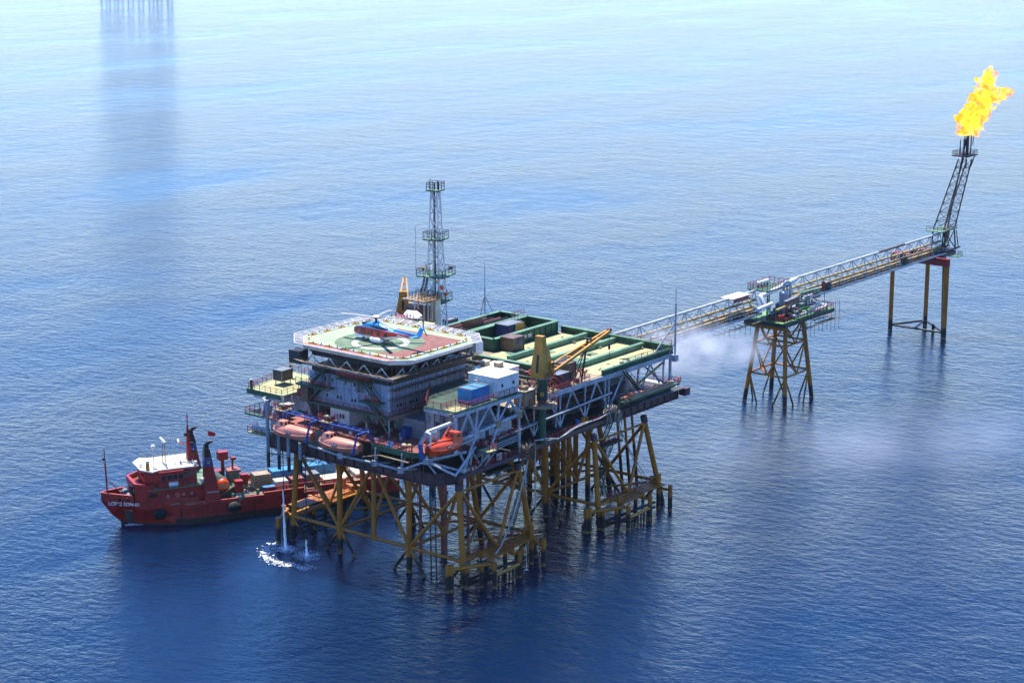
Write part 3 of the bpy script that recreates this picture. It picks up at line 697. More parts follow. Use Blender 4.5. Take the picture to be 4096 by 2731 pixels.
# painted deck surface
m, n, b = nodes('helipaint', .75)
pp = N(n, 'NewGeometry').outputs['Position']; sep = N(n, 'SeparateXYZ'); n.links.new(pp, sep.inputs[0])
def disc(cx, cy, r0, soft=.12):
    dx = math_(n, 'SUBTRACT', sep.outputs[0], cx); dy = math_(n, 'SUBTRACT', sep.outputs[1], cy)
    d = math_(n, 'SQRT', math_(n, 'ADD', math_(n, 'MULTIPLY', dx, dx), math_(n, 'MULTIPLY', dy, dy)))
    return math_(n, 'LESS_THAN', d, r0)
def band(src, a, c): return math_(n, 'MULTIPLY', math_(n, 'GREATER_THAN', src, a), math_(n, 'LESS_THAN', src, c))
p3 = pos(n)
wear = tex(n, p3, .5, 6, .7)
col = mixc(n, ramp(n, tex(n, p3, .3, 5), [(.35, 0), (.65, 1)]).outputs[0], (.24, .37, .19), (.33, .41, .22))
sq = math_(n, 'MULTIPLY', band(sep.outputs[0], 3.4, 20.6), band(sep.outputs[1], 15.6, 31.5))
redc = mixc(n, ramp(n, wear, [(.4, 0), (.6, 1)]).outputs[0], (.17, .048, .038), (.26, .085, .065))
col = mixc(n, math_(n, 'LESS_THAN', sep.outputs[0], 1.75), col, (.44, .17, .12))
col = mixc(n, sq, col, redc)
CXH, CYH = 10.4, 27.0
grn = disc(CXH, CYH, 8.2)
col = mixc(n, grn, col, mixc(n, ramp(n, wear, [(.4, 0), (.62, 1)]).outputs[0], (.055, .12, .06), (.14, .23, .12)))
ring = math_(n, 'SUBTRACT', disc(CXH - .4, CYH - .6, 5.3), disc(CXH - .4, CYH - .6, 4.2))
hx = math_(n, 'SUBTRACT', sep.outputs[0], CXH - .4); hy = math_(n, 'SUBTRACT', sep.outputs[1], CYH - .6)
hl = math_(n, 'MULTIPLY', band(math_(n, 'ABSOLUTE', hx), .95, 1.4), band(hy, -1.6, 1.6))
hb = math_(n, 'MULTIPLY', math_(n, 'LESS_THAN', math_(n, 'ABSOLUTE', hx), 1.0), band(hy, -.22, .22))
ring = math_(n, 'MAXIMUM', ring, math_(n, 'MAXIMUM', hl, hb))
ring = math_(n, 'MULTIPLY', ring, ramp(n, wear, [(.38, 1), (.72, .55)]).outputs[0])
col = mixc(n, ring, col, (.74, .72, .62))
# rope net of the touchdown area, seen as fine dark grid
gx = math_(n, 'LESS_THAN', math_(n, 'FRACT', math_(n, 'MULTIPLY', math_(n, 'ADD', sep.outputs[0], sep.outputs[1]), 2.6)), .22)
gy = math_(n, 'LESS_THAN', math_(n, 'FRACT', math_(n, 'MULTIPLY', math_(n, 'SUBTRACT', sep.outputs[0], sep.outputs[1]), 2.6)), .22)
net = math_(n, 'MULTIPLY', math_(n, 'MAXIMUM', gx, gy), math_(n, 'MULTIPLY', band(sep.outputs[0], 4.0, 20), band(sep.outputs[1], 17, 35)))
col = mixc(n, math_(n, 'MULTIPLY', net, .45), col, (.16, .12, .08))
n.links.new(col, b.inputs['Base Color'])
MB().prism(IN, ZH - .3, ZH).build('deck_surface', 'helipaint', hd)
# edge curb with yellow and white dashes
CI = inset(IN, 1.0)
idx = 0
for i in range(8):
    a, c = V((*CI[i], ZH + .09)), V((*CI[(i + 1) % 8], ZH + .09)); L = (c - a).length; k = max(2, round(L / 1.9))
    for j in range(k):
        B(a.lerp(c, j / k), a.lerp(c, (j + 1) / k - .002), .46, 'edge_marking', 'craneyellow' if idx % 2 else 'whitepaint', hd, .18); idx += 1
    mb = MB()
    for j in range(k): o = a.lerp(c, (j + .5) / k); mb.cbox(o + V((0, 0, .16)), (.16, .16, .36))
    o1, o2 = V((*inset(IN, .8)[i], ZH + .2)), V((*inset(IN, .8)[(i + 1) % 8], ZH + .2)); mb.beam(o1, o2, .07)
    mb.build('edge_light_row', 'darkgreen', hd)
# perimeter gutter, safety net frames
for i in range(8):
    a, c = V((*IN[i], 0)), V((*IN[(i + 1) % 8], 0)); oa, oc = V((*OCT[i], 0)), V((*OCT[(i + 1) % 8], 0))
    up = V((0, 0, ZH + .30)); lo = V((0, 0, ZH - .1))
    L = (c - a).length; k = max(2, round(L / 2.0))
    for j in range(k):
        t0, t1 = j / k + .004, (j + 1) / k - .004
        p0, p1, p2, p3_ = a.lerp(c, t0) + lo, a.lerp(c, t1) + lo, oa.lerp(oc, t1) + up, oa.lerp(oc, t0) + up
        mb = MB()
        for u, w in ((p0, p1), (p1, p2), (p2, p3_), (p3_, p0)): mb.beam(u, w, .13)
        for s_ in (.25, .5, .75): mb.beam(p0.lerp(p1, s_), p3_.lerp(p2, s_), .06); mb.beam(p0.lerp(p3_, s_), p1.lerp(p2, s_), .05)
        for s_ in (.12, .37, .62, .87): mb.beam(p0.lerp(p1, s_), p3_.lerp(p2, s_), .04); mb.beam(p0.lerp(p3_, s_), p1.lerp(p2, s_), .035)
        mb.build('net_panel', 'netwhite', hd)
# fascia, apron ledge below, underside beams
for i in range(8):
    a, c = IN[i], IN[(i + 1) % 8]
    B((*a, ZH - .45), (*c, ZH - .45), .3, 'fascia', 'whitepaint' if i not in (7,) else 'cream', hd, .7)
MB().prism(inset(OCT, 1.9), ZH - 1.0, ZH - .82).build('catwalk', 'redoxide', hd)
MB().prism(inset(OCT, 2.7), ZH - 1.5, ZH - 1.05).build('deck_grillage', 'roofdark', hd)
for k in range(6): B((2.6 + k * 4, 18 if k in (0, 5) else 14.8, ZH - 1.9), (2.6 + k * 4, 36.5 if k in (0, 5) else 39.5, ZH - 1.9), .35, 'support_beam', 'darkgrey', hd, .8)
# support truss at the front-left face
for k in range(5):
    y = 15.4 + k * 4.2
    T((.4, y, 34.5), (.2, y + 2.1, 36.4), .12, 'support_strut', 'steelwhite', hd, 8); T((.2, y + 2.1, 36.4), (.4, y + 4.2, 34.5), .12, 'support_strut', 'steelwhite', hd, 8)
B((.4, 15, 34.6), (.4, 36.6, 34.6), .3, 'support_chord', 'steelwhite', hd, .4)
for k in range(7):
    x = 1 + k * 3.2
    T((x, 15.6, 34.5), (x + 1.6, 14.6, 36.4), .14, 'support_strut', 'steelwhite', hd, 8); T((x + 1.6, 14.6, 36.4), (x + 3.2, 15.6, 34.5), .14, 'support_strut', 'steelwhite', hd, 8)
BX(-.6, 1.6, 36.6, 39.4, 34.4, 36.8, 'service_box', 'darkgrey', hd)
MB().box(23.5, 25.6, 15, 19, 34.8, 37.0).build('service_box', 'white', hd)
# ------------------------------------------------------------------ helicopter
paint('heliblue', (.04, .33, .70), 0, .12, .3, streak=False)
paint('helired', (.55, .035, .02), 0, .15, .3, streak=False)
h = thing('helicopter', (10.2, 27.6, ZH + .02), 'blue, red and white twin engine helicopter parked on the helideck', 'helicopter', None, R(87)); h.scale = (1.04,) * 3
SEC = [(5.45, .12, 1.15, 1.45), (5.2, .48, .85, 1.8), (4.7, .78, .66, 2.12), (4.0, 1.0, .56, 2.48), (3.2, 1.1, .5, 2.66), (1.5, 1.13, .48, 2.7), (-.6, 1.13, .48, 2.7), (-2.2, 1.08, .55, 2.68),
       (-3.4, .9, .82, 2.64), (-4.6, .66, 1.2, 2.58), (-6.0, .5, 1.5, 2.52), (-8.0, .38, 1.78, 2.46), (-9.6, .28, 1.98, 2.42), (-10.3, .2, 2.1, 2.42)]
K = 24
def ring(x, hw, z0, z1, e=.75):
    zc, hh = (z0 + z1) / 2, (z1 - z0) / 2; out = []
    for k in range(K):
        a = 2 * math.pi * k / K - math.pi / 2
        c_, s_ = math.cos(a), math.sin(a)
        out.append((x, math.copysign(abs(c_) ** e, c_) * hw, zc + math.copysign(abs(s_) ** e, s_) * hh))
    return out
mb = MB(); rings = [ring(*s_) for s_ in SEC]
mb.loft(rings); mm = []
for i in range(len(rings) - 1):
    for k in range(K):
        a = math.sin(2 * math.pi * (k + .5) / K - math.pi / 2); x = (SEC[i][0] + SEC[i + 1][0]) / 2
        lo = -.18 if x > -4 else -.2 - (-4 - x) * .06
        mm.append(1 if a < lo else 2 if a < .66 else (1 if x > -2.2 else 0))
mb.m = mm + [2, 0]
fus = mb.build('fuselage', ['heliblue', 'purewhite', 'helired'], h, True)
# cockpit glazing and side windows
for s_ in (-1, 1):
    MB().add([(4.95, s_ * .62, 1.9), (4.45, s_ * .90, 1.45), (3.75, s_ * 1.07, 1.5), (3.7, s_ * 1.0, 2.2), (4.25, s_ * .82, 2.3)], [(0, 1, 2, 3, 4)]).build('cockpit_window', 'glass', h)
    MB().add([(5.16, s_ * .06, 1.92), (5.02, s_ * .55, 1.85), (4.4, s_ * .8, 2.36), (4.55, s_ * .06, 2.42)], [(0, 1, 2, 3)]).build('windscreen', 'glass', h)
    for x in (2.6, 1.85, .85, .1, -1.5): MB().cbox((x, s_ * 1.145, 1.75), (.48, .03, .78)).build('cabin_window', 'glass', h)
    MB().cbox((-3.15, s_ * .99, 1.85), (.55, .06, .75)).build('cabin_window', 'glass', h)
    MB().tube((3.4, s_ * 1.165, 1.12), (-3.0, s_ * 1.05, 1.12), .05, 6).build('trim_line', 'blue', h)
    # sponson and flotation pack
    mb = MB(); mb.loft([[(x, s_ * (1.0 + w * (.62 + .5 * math.cos(t))), .72 + hgt_ * math.sin(t)) for t in [2 * math.pi * k / 12 for k in range(12)]] for x, w, hgt_ in ((.4, .1, .1), (.1, .55, .32), (-.8, .8, .44), (-1.8, .8, .44), (-2.5, .55, .32), (-2.7, .15, .12))])
    mb.build('sponson', 'purewhite', h, True)
    mb = MB(); mb.loft([[(x, s_ * (1.0 + w * .5 * math.cos(t)), .8 + hgt_ * math.sin(t)) for t in [2 * math.pi * k / 12 for k in range(12)]] for x, w, hgt_ in ((4.2, .15, .1), (3.9, .55, .3), (3.1, .72, .36), (2.4, .6, .3), (2.2, .15, .12))])
    mb.build('float_pack', 'purewhite', h, True)
    w_ = MB().tube((-1.3, s_ * 1.35, .33), (-1.3, s_ * 1.62, .33), .33, 14).build('main_wheel', 'rubber', h, True)
    MB().tube((-1.3, s_ * 1.33, .33), (-1.3, s_ * 1.64, .33), .15, 10).build('hub_cap', 'steel', w_, True)
    T((3.4, s_ * .1 + .05, .25), (3.4, s_ * .24, .25), .25, 'nose_wheel', 'rubber', h, 12)
T((3.4, 0, .3), (3.4, 0, .8), .08, 'nose_strut', 'steel', h, 8)
# engine cowling with dark exhaust flank and rotor mast
mb = MB()
cow = [(3.0, .35, 2.6, 2.75), (2.4, .72, 2.5, 3.1), (1.4, .88, 2.5, 3.4), (.2, .9, 2.5, 3.55), (-1.2, .86, 2.5, 3.5), (-2.4, .66, 2.45, 3.1), (-3.6, .42, 2.4, 2.75), (-4.6, .22, 2.35, 2.55)]
mb.loft([ring(*s_, .7) for s_ in cow]); mb.build('engine_cowling', 'heliblue', h, True)
for s_ in (-1, 1):
    MB().add([(.6, s_ * .93, 2.95), (-1.0, s_ * .92, 3.0), (-2.8, s_ * .66, 2.8), (-3.9, s_ * .5, 2.6), (-2.2, s_ * .85, 2.58), (.2, s_ * .95, 2.68)], [(0, 1, 2, 3, 4, 5)]).build('exhaust_panel', 'black', h)
    MB().tube((2.9, s_ * .42, 2.95), (2.4, s_ * .45, 3.0), .26, 12).build('engine_intake', 'darkgrey', h, True)
B((-4.4, 0, 2.7), (-9.8, 0, 2.62), .42, 'tail_rotor_shaft_fairing', 'heliblue', h, .3)
mb = MB()
mb.loft([[(-9.4, -.12, 2.0), (-9.4, .12, 2.0), (-10.5, .08, 2.2), (-10.5, -.08, 2.2)], [(-9.9, -.14, 2.7), (-9.9, .14, 2.7), (-11.1, .07, 3.0), (-11.1, -.07, 3.0)], [(-10.6, -.13, 4.0), (-10.6, .13, 4.0), (-11.5, .07, 4.0), (-11.5, -.07, 4.0)]])
mb.build('tail_fin', 'heliblue', h)
MB().sph((-10.9, -.1, 3.9), .38, 10, 6, (1.2, .8, .8)).build('tail_gearbox', 'heliblue', h, True)
MB().add([(-9.9, .1, 2.62), (-9.9, 2.1, 2.66), (-10.6, 2.1, 2.66), (-10.9, .1, 2.62), (-9.9, .1, 2.54), (-9.9, 2.1, 2.6), (-10.6, 2.1, 2.6), (-10.9, .1, 2.54)],
         [(0, 1, 2, 3), (7, 6, 5, 4), (0, 4, 5, 1), (1, 5, 6, 2), (2, 6, 7, 3)]).build('stabiliser', 'heliblue', h)
for k in range(5):
    a = R(20 + 72 * k); o = V((-10.95, -.48, 3.9)); B(o, o + V((math.cos(a) * 1.5, 0, math.sin(a) * 1.5)), .2, 'tail_rotor_blade', 'darkgrey', h, .05)
T((0, 0, 3.4), (0, 0, 4.35), .22, 'rotor_mast', 'darkgrey', h)
MB().cbox((0, 0, 4.3), (1.2, 1.2, .22), .4).build('rotor_head', 'darkgrey', h)
MB().sph((0, 0, 4.42), .62, 14, 6, (1, 1, .5)).build('hub_cover', 'purewhite', h, True)
for k in range(5):
    th = R(-51.8 + 72 * k - 87); d = V((math.cos(th), math.sin(th), 0)); s_ = V((-d.y, d.x, 0))
    def st(r_, w_, z_): c_ = d * r_ + V((0, 0, z_)); return [c_ - s_ * w_ * .35 + V((0, 0, -.03)), c_ + s_ * w_ * .65 + V((0, 0, -.05)), c_ + s_ * w_ * .65 + V((0, 0, 0)), c_ - s_ * w_ * .35 + V((0, 0, .06))]
    MB().loft([st(.4, .2, 4.32), st(1.4, .25, 4.34), st(1.9, .72, 4.34), st(4.5, .72, 4.28), st(7.6, .72, 4.08), st(8.1, .5, 4.02)]).build('rotor_blade', 'blade', h)
text('VN-8616', .5, (-6.6, .56, 2.0), (R(90), 0, R(180 + 4)), 'purewhite', h); text('VN-8616', .5, (-6.6, -.56, 2.0), (R(90), 0, R(-4)), 'purewhite', h)

# ------------------------------------------------------------------ containers and cabins
def container(x0, x1, y0, y1, z0, h_, mat, label, cat='container', name='shipping_container', ends='x', group=None, straps=False, par=None):
    t = thing(name, ((x0 + x1) / 2, (y0 + y1) / 2, z0), label, cat, group) if par is None else thing(name, par[0], label, cat, group, par[1])
    z1 = z0 + h_; mb = MB().box(x0 + .06, x1 - .06, y0 + .06, y1 - .06, z0 + .12, z1 - .1)
    n_ = int((x1 - x0) / .3)
    for k in range(n_):
        a = x0 + .15 + k * (x1 - x0 - .3) / n_
        for yy in ((y0 + .02, y0 + .06), (y1 - .06, y1 - .02)): mb.box(a, a + .15, *yy, z0 + .2, z1 - .2)
    n_ = int((y1 - y0) / .3)
    for k in range(n_):
        a = y0 + .15 + k * (y1 - y0 - .3) / n_; mb.box(x1 - .06, x1 - .02, a, a + .15, z0 + .2, z1 - .2)
    mb.build('shell', mat, t)
    MB().box(x0 + .05, x1 - .05, y0 + .05, y1 - .05, z1 - .1, z1 - .03).build('roof', mat, t)
    for a in (x0, x1 - .14):
        for c_ in (y0, y1 - .14): MB().box(a, a + .14, c_, c_ + .14, z0, z1).build('corner_post', mat, t)
    for z in (z0, z1 - .14):
        for yy in (y0, y1 - .12): MB().box(x0 + .14, x1 - .14, yy, yy + .12, z, z + .14).build('side_rail', mat, t)
    ym = (y0 + y1) / 2
    for a, c_ in ((y0 + .16, ym - .015), (ym + .015, y1 - .16)):
        d = MB().box(x0 - .01, x0 + .055, a, c_, z0 + .16, z1 - .16).build('door', mat, t)
        for f_ in (.3, .7): MB().tube((x0 - .04, a + (c_ - a) * f_, z0 + .2), (x0 - .04, a + (c_ - a) * f_, z1 - .2), .03, 6).build('lock_bar', 'steel', d)
    if straps:
        for f_ in (.06, .5, .92): a = x0 + (x1 - x0) * f_; MB().box(a - .22, a + .22, y0 - .1, y1 + .1, z1, z1 + .07).build('roof_plank', 'wood', t)
    return t
container(5.5, 10.7, 1.5, 4.5, ZM, 2.6, 'boxblue', 'bright blue freight container with planks on its roof beside the white cabin', straps=True)
wc = thing('control_cabin', (15.1, 4, ZM), 'big white box cabin with small windows and air conditioners behind the blue container', 'cabin')
BX(12.2, 18.0, .9, 7.6, ZM, 34.8, 'wall', 'whitepaint', wc); BX(12.1, 18.1, .8, 7.7, 34.8, 34.92, 'roof', 'whitepaint', wc)
for x in (13.2, 16.4):
    o = BX(x, x + .55, .84, .9, 33, 33.6, 'window', 'grey', wc)
    for k in (0, 1): MB().box(x + .05 + k * .25, x + .25 + k * .25, .82, .84, 33.05, 33.55).build('pane', 'glass', o)
for y, z in ((5.6, 33.3), (3.0, 33.0)): o = BX(11.75, 12.2, y - .45, y + .45, z, z + .6, 'air_conditioner', 'cream', wc); MB().tube((11.73, y, z + .3), (11.75, y, z + .3), .22, 10).build('fan_grille', 'darkgrey', o)
for k in range(7): MB().cbox((12.6 + k * .85, .84, 34.5), (.14, .1, .14)).build('roof_bolt', 'whitepaint', wc)
for k in range(7): MB().cbox((12.14, 1.3 + k * .95, 34.5), (.1, .14, .14)).build('roof_bolt', 'whitepaint', wc)
w2 = thing('equipment_cabin', (25.5, 12.5, 28), 'low white roofed cabin behind the big white box cabin', 'cabin')
BX(21.8, 29.4, 9.6, 15.4, 28, 32.4, 'wall', 'whitepaint', w2); BX(21.7, 29.5, 9.5, 15.5, 32.4, 32.52, 'roof', 'whitepaint', w2)
for x, y in ((24.6, 13.8), (25.4, 11.2)): o = BX(x, x + 1.5, y, y + 1.2, 32.52, 33.4, 'roof_fan_unit', 'tan', w2); MB().box(x - .1, x + 1.6, y - .1, y + 1.3, 33.4, 33.5).build('fan_hood', 'cream', o)
for z in (31.6, 30): MB().tube((21.7, 15.0, z), (21.2, 14.4, z - .1), .55, 14, .2).build('horn', 'black', w2, True)

def crate(name, x0, x1, y0, y1, z0, z1, mat, label, cat, frame=None, top=None):
    t = thing(name, ((x0 + x1) / 2, (y0 + y1) / 2, z0), label, cat)
    BX(x0 + .05, x1 - .05, y0 + .05, y1 - .05, z0 + .08, z1 - .05, 'body', mat, t)
    f = frame or mat
    for a in (x0, x1):
        for c_ in (y0, y1): B((a, c_, z0), (a, c_, z1), .14, 'corner_post', f, t)
    for z in (z0 + .07, z1):
        mb = MB()
        for p_, q_ in (((x0, y0), (x1, y0)), ((x1, y0), (x1, y1)), ((x1, y1), (x0, y1)), ((x0, y1), (x0, y0))): mb.beam((*p_, z), (*q_, z), .15)
        mb.build('rim_frame', f, t)
    if top: BX(x0 + .1, x1 - .1, y0 + .1, y1 - .1, z1 - .04, z1 + .05, 'lid', top, t)
    return t
crate('generator_unit', 20.4, 23.4, 1.2, 3.6, 28, 30.6, 'tan', 'tan equipment housing between the white cabin and the crane pedestal', 'machine', 'tan', 'cream')
crate('exhaust_hood', 21.0, 22.2, 1.8, 3.0, 30.75, 31.3, 'tan', 'small tan hood standing on the tan equipment housing', 'vent')
crate('rusty_shed', 51.0, 54.6, 28.0, 31.1, 28.1, 30.8, 'rust', 'rust stained sheet metal shed with a blue patch against the green ribbed wall', 'shed', 'rust', 'rust')
BX(52.8, 53.7, 27.94, 28.0, 29.5, 30.5, 'signboard', 'blue', bpy.data.objects['rusty_shed'])
crate('yellow_skid', 58.6, 63.8, 35.2, 38.6, 28.1, 31.0, 'navy', 'dark box skid with a yellow tarpaulin side inside the green walled bay', 'skid', 'black', 'grey')
BX(60.8, 63.8, 35.0, 35.1, 28.9, 30.95, 'tarpaulin', 'yellow', bpy.data.objects['yellow_skid'])
crate('tool_basket', 31.5, 35.0, 19.0, 21.8, 28.05, 29.7, 'grey', 'grey open basket of tools beside the helideck corner', 'basket', 'grey', 'redoxide')
MB().tube((33.2, 20.4, 29.75), (33.2, 20.4, 29.95), .7, 12).build('coil', 'yellow', bpy.data.objects['tool_basket'], True)
crate('mesh_basket', 34.4, 38.2, 4.2, 7.0, 28.05, 30.4, 'darkgrey', 'dark open basket with bags beside the crane boom rest', 'basket', 'burnt', 'steel')
crate('rusty_tank', 39.3, 42.6, 6.2, 8.6, 28.05, 31.2, 'rust', 'rusty rectangular tank next to the dark basket', 'tank', 'rust')
crate('grey_tank', 55.6, 58.4, 48.4, 50.0, 28.0, 30.9, 'grey', 'grey lidded tank standing at the rail below the guyed pole', 'tank', 'grey')
crate('winch_house', 3.6, 6.4, 45.5, 47.7, ZL + .9, ZL + 2.9, 'darkgrey', 'dark square tank raised on legs on the yellow side deck', 'tank', 'grey', 'grey')
for a in (3.9, 6.1):
    for c_ in (45.8, 47.4): T((a, c_, ZL), (a, c_, ZL + .95), .1, 'leg', 'darkgrey', bpy.data.objects['winch_house'], 6)
# rust red plate and drill pipes over the left bay
pl = thing('steel_plate', (57, 43, 30.3), 'large rust red steel plate leaning on pipes beside the bay with the dark box skid', 'plate')
_q = [P(1854, 1308, z=30.5), P(1937, 1292, z=30.5), P(1927, 1267, z=32.0), P(1840, 1288, z=32.0)]
MB().add(_q + [p_ - V((0, 0, .15)) for p_ in _q],
         [(0, 1, 2, 3), (7, 6, 5, 4), (0, 4, 5, 1), (1, 5, 6, 2), (2, 6, 7, 3), (3, 7, 4, 0)]).build('plate', 'redoxide', pl)
for k in range(5): T((50.2, 42 + k * 1.1, 30.35), (67 - k, 42 + k * 1.1, 30.35), .17, 'support_pipe', 'redoxide' if k % 2 else 'burnt', pl)
for k in range(5): alone('drill_pipe', MB().tube((40 + k * 2, 46.2 + k * .3, 29.4), (47 + k * 2.5, 46.6 + k * .3, 29.4), .16, 8), 'redoxide' if k % 2 else 'rust', (43 + k * 2, 46.4 + k * .3, 29.2), 'reddish drill pipe lying along the pale green skid beam beside the lattice mast', 'pipe', 'loose drill pipes', True)
# red scaffold frames beside the crane
for k in range(5):
    x = 30.0 + k * 1.5; t = thing('lifting_frame', (x, 4.6, 28.05), 'red tubular lifting frame in the leaning pile behind the crane', 'frame', 'red frames behind the crane')
    for p_, q_ in (((x - 1.2, 3.9, 30.2), (x + 1.4, 3.9, 28.1)), ((x - 1.2, 6.4, 30.4), (x + 1.4, 6.4, 28.1)), ((x - 1.2, 3.9, 30.2), (x - 1.2, 6.4, 30.4)), ((x + 1.4, 3.9, 28.1), (x + 1.4, 6.4, 28.1)), ((x - 1, 4, 29.9), (x + 1.2, 6.3, 28.4))): T(p_, q_, .085, 'frame_tube', 'red', t, 6)
# drums, valves, small plant in the pipe strip between cabins and skid beams
k_ = 0
for i in range(9):
    x, y = 30.0 + rnd.random() * 1.2, 8.6 + i * 2.2
    t = thing('pump', (x, y, 28.0), 'dark pump unit in the row along the tan pipe strip', 'pump', 'pumps in the tan strip')
    MB().cbox((x, y, 28.35), (1.3, .9, .7)).build('base', 'darkgrey', t); T((x - .7, y, 29), (x + .7, y, 29), .4, 'motor', 'black' if i % 2 else 'rust', t, 10); T((x + .2, y, 29), (x + .2, y, 30.3), .17, 'outlet_pipe', 'darkgrey', t, 8)
for i in range(7):
    y = 9.5 + i * .8; T((28.9, y, 28.5 + (i % 3) * .4), (33.8, y + 8, 28.5 + (i % 3) * .4), .13, 'pipe', ('rust', 'tan', 'darkgrey', 'steel')[i % 4], plat, 8)
for i in range(10):
    x = 29 + i * .62; B((x, 9, 28.25), (x, 36, 28.25), .2, 'pipe_run', ('tan', 'decktan', 'rust', 'darkgrey')[i % 4], plat, .2)
for i, (x, y, c_) in enumerate(((36.6, 12, 'red'), (37.2, 13.4, 'red'), (44.1, 5.2, 'red'), (44.6, 6.6, 'red'))):
    t = thing('valve_set', (x, y, 28.0), 'red twin wheel valve set on the deck near the skid beams', 'valve', 'red valve sets')
    T((x, y, 28), (x, y, 29.1), .14, 'stem', c_, t, 8); T((x - .6, y, 29), (x + .6, y, 29), .2, 'body', c_, t, 8); MB().tube((x - .6, y, 29.25), (x - .6, y, 29.32), .35, 12).build('hand_wheel', c_, t, True); MB().tube((x + .6, y, 29.25), (x + .6, y, 29.32), .35, 12).build('hand_wheel', c_, t, True)
for i, (x, y, z, c_, lab) in enumerate(((37.4, 1.9, 20.35, 'boxblue', 'blue drum on the cellar deck walkway behind the rail'), (39.2, 2.0, 20.35, 'craneyellow', 'orange drum pair beside the blue drum on the cellar walkway'), (40.2, 2.0, 20.35, 'craneyellow', 'orange drum pair beside the blue drum on the cellar walkway'),
        (53.2, .8, 22.75, 'craneyellow', 'orange drum on the green outer gangway'), (5.2, .3, 20.4, 'red', 'red drum at the corner of the cellar walkway'), (8.9, .4, 20.4, 'orange', 'orange drum beside the bent pipe on the cellar walkway'))):
    t = thing('drum', (x, y, z), lab, 'drum', 'drum pair' if 'pair' in lab else None)
    T((x, y, z), (x, y, z + 1.3 if z < 22 else z + .95), .45, 'barrel', c_, t, 14)
    for f_ in (.33, .66): MB().tube((x, y, z + 1.1 * f_), (x, y, z + 1.1 * f_ + .06), .48, 14).build('hoop', c_, t, True)
for k in range(3): alone('gas_bottle', MB().tube((10.6 + k * .5, -.3, 20.4), (10.6 + k * .5, -.3, 21.7), .2, 8), 'cream', (10.6 + k * .5, -.3, 20.4), 'cream gas bottle standing by the purple walkway edge', 'bottle', 'cream gas bottles', True)
for k, (x, y) in enumerate(((1.6, -.4), (3.4, -.5))): alone('life_raft_canister', MB().tube((x - .7, y, 20.8), (x + .7, y, 20.8), .42, 12), 'cream', (x, y, 20.35), 'cream life raft canister on the purple corner walkway', 'canister', 'cream canisters', True)
for k in range(2):
    y = 46.7 - k * 2.2; t = thing('life_raft', (-2.2, y, 20.3), 'white life raft canister on the small railed platform below the side deck', 'life raft', 'white raft canisters')
    mb = MB(); mb.loft([[( -2.2 + r_ * math.cos(a), yy, 20.95 + r_ * math.sin(a)) for a in [2 * math.pi * j / 14 for j in range(14)]] for yy, r_ in ((y - .95, .35), (y - .85, .55), (y + .85, .55), (y + .95, .35))]); mb.build('canister', 'purewhite', t, True)
    for d in (-.5, 0, .5): MB().tube((-2.2, y + d - .04, 20.95), (-2.2, y + d + .04, 20.95), .58, 14).build('strap', 'grey', t, True)
MB().pipe([(7.6, -.2, 20.4), (7.6, -.2, 22.6), (7.3, -.2, 23.2), (6.6, -.2, 23.4), (5.4, .4, 23.4)], .4, 12).build('bent_pipe', 'decktan', plat, True)
# blue plastic bins and the yellow machine under the quarters
for k in range(4): crate('plastic_bin', 1.4 + k * 1.7, 2.9 + k * 1.7, 13.0, 14.2, ZR, ZR + 1.9, 'blue', ('first', 'second', 'third', 'fourth')[k] + ' deep blue bin from the quarters corner on the red deck', 'bin', 'navy')
crate('yellow_unit', 9.6, 11.4, 12.6, 13.6, ZR, ZR + 1.7, 'craneyellow', 'yellow machine with a dark panel beside the blue bins', 'machine', 'craneyellow'); BX(9.9, 11.1, 12.5, 12.56, ZR + .5, ZR + 1.3, 'panel', 'darkgrey', bpy.data.objects['yellow_unit'])
alone('tarp', MB().loft([[(-4.6, 12.4, ZR + .3), (-4.2, 12.4, ZR + 1.2), (-3.8, 12.4, ZR + .5)], [(-4.6, 11.0, ZR + .35), (-4.2, 11.0, ZR + 1.25), (-3.8, 11, ZR + .6)]]), 'boxblue', (-4.2, 11.7, ZR), 'blue tarpaulin hung over the red deck railing', 'tarpaulin')
for x, y, c_, l_ in ((-3.9, 15.2, 'cream', 'cream float stowed at the bend of the red deck railing'), (-3.4, 8.0, 'pipeyellow', 'yellow float by the railing near the orange rescue boat'), (-3.8, 8.9, 'cream', 'cream bundle of rope beside the yellow float')):
    alone('float', MB().sph((x, y, ZR + .9), .4, 10, 6, (1, 1.3, .8)), c_, (x, y, ZR), l_, 'float', None, True)
alone('fire_box', MB().box(-.8, .2, 36.6, 37.4, ZL + .9, ZL + 1.8), 'red', (-.3, 37, ZL), 'red fire hose box at the edge of the yellow side deck', 'box')
dk = thing('deck_hatch', (3, 40, ZR), 'dark grating rack with red bars lying on the sunlit red deck', 'rack'); MB().box(2.2, 4.8, 38, 40.5, ZR + .3, ZR + .4).build('grating', 'darkgrey', dk); MB().rail([(2.2, 38, ZR), (4.8, 38, ZR), (4.8, 40.5, ZR)], .9, 1).build('frame', 'red', dk)
for k in range(2):
    y = 47.2 - k * 1.1 ; alone('vent_post', MB().tube((8, y + 3, ZL), (8, y + 3, ZL + 1.5), .22, 8), 'cream', (8, y + 3, ZL), 'cream vent post at the outer rail of the side deck', 'vent', 'cream vent posts', True)
t = thing('vent_bundle', (-1, 48.9, ZL), 'cluster of dark pipes with white caps at the outer corner of the side deck', 'vent')
for k in range(4): T((-1.2 + .25 * (k % 2), 48.7 + .25 * (k // 2), ZL), (-1.2 + .25 * (k % 2), 48.7 + .25 * (k // 2), ZL + 1.7), .09, 'pipe', 'darkgrey', t, 6); MB().sph((-1.2 + .25 * (k % 2), 48.7 + .25 * (k // 2), ZL + 1.75), .12, 8, 4).build('cap', 'whitepaint', t, True)
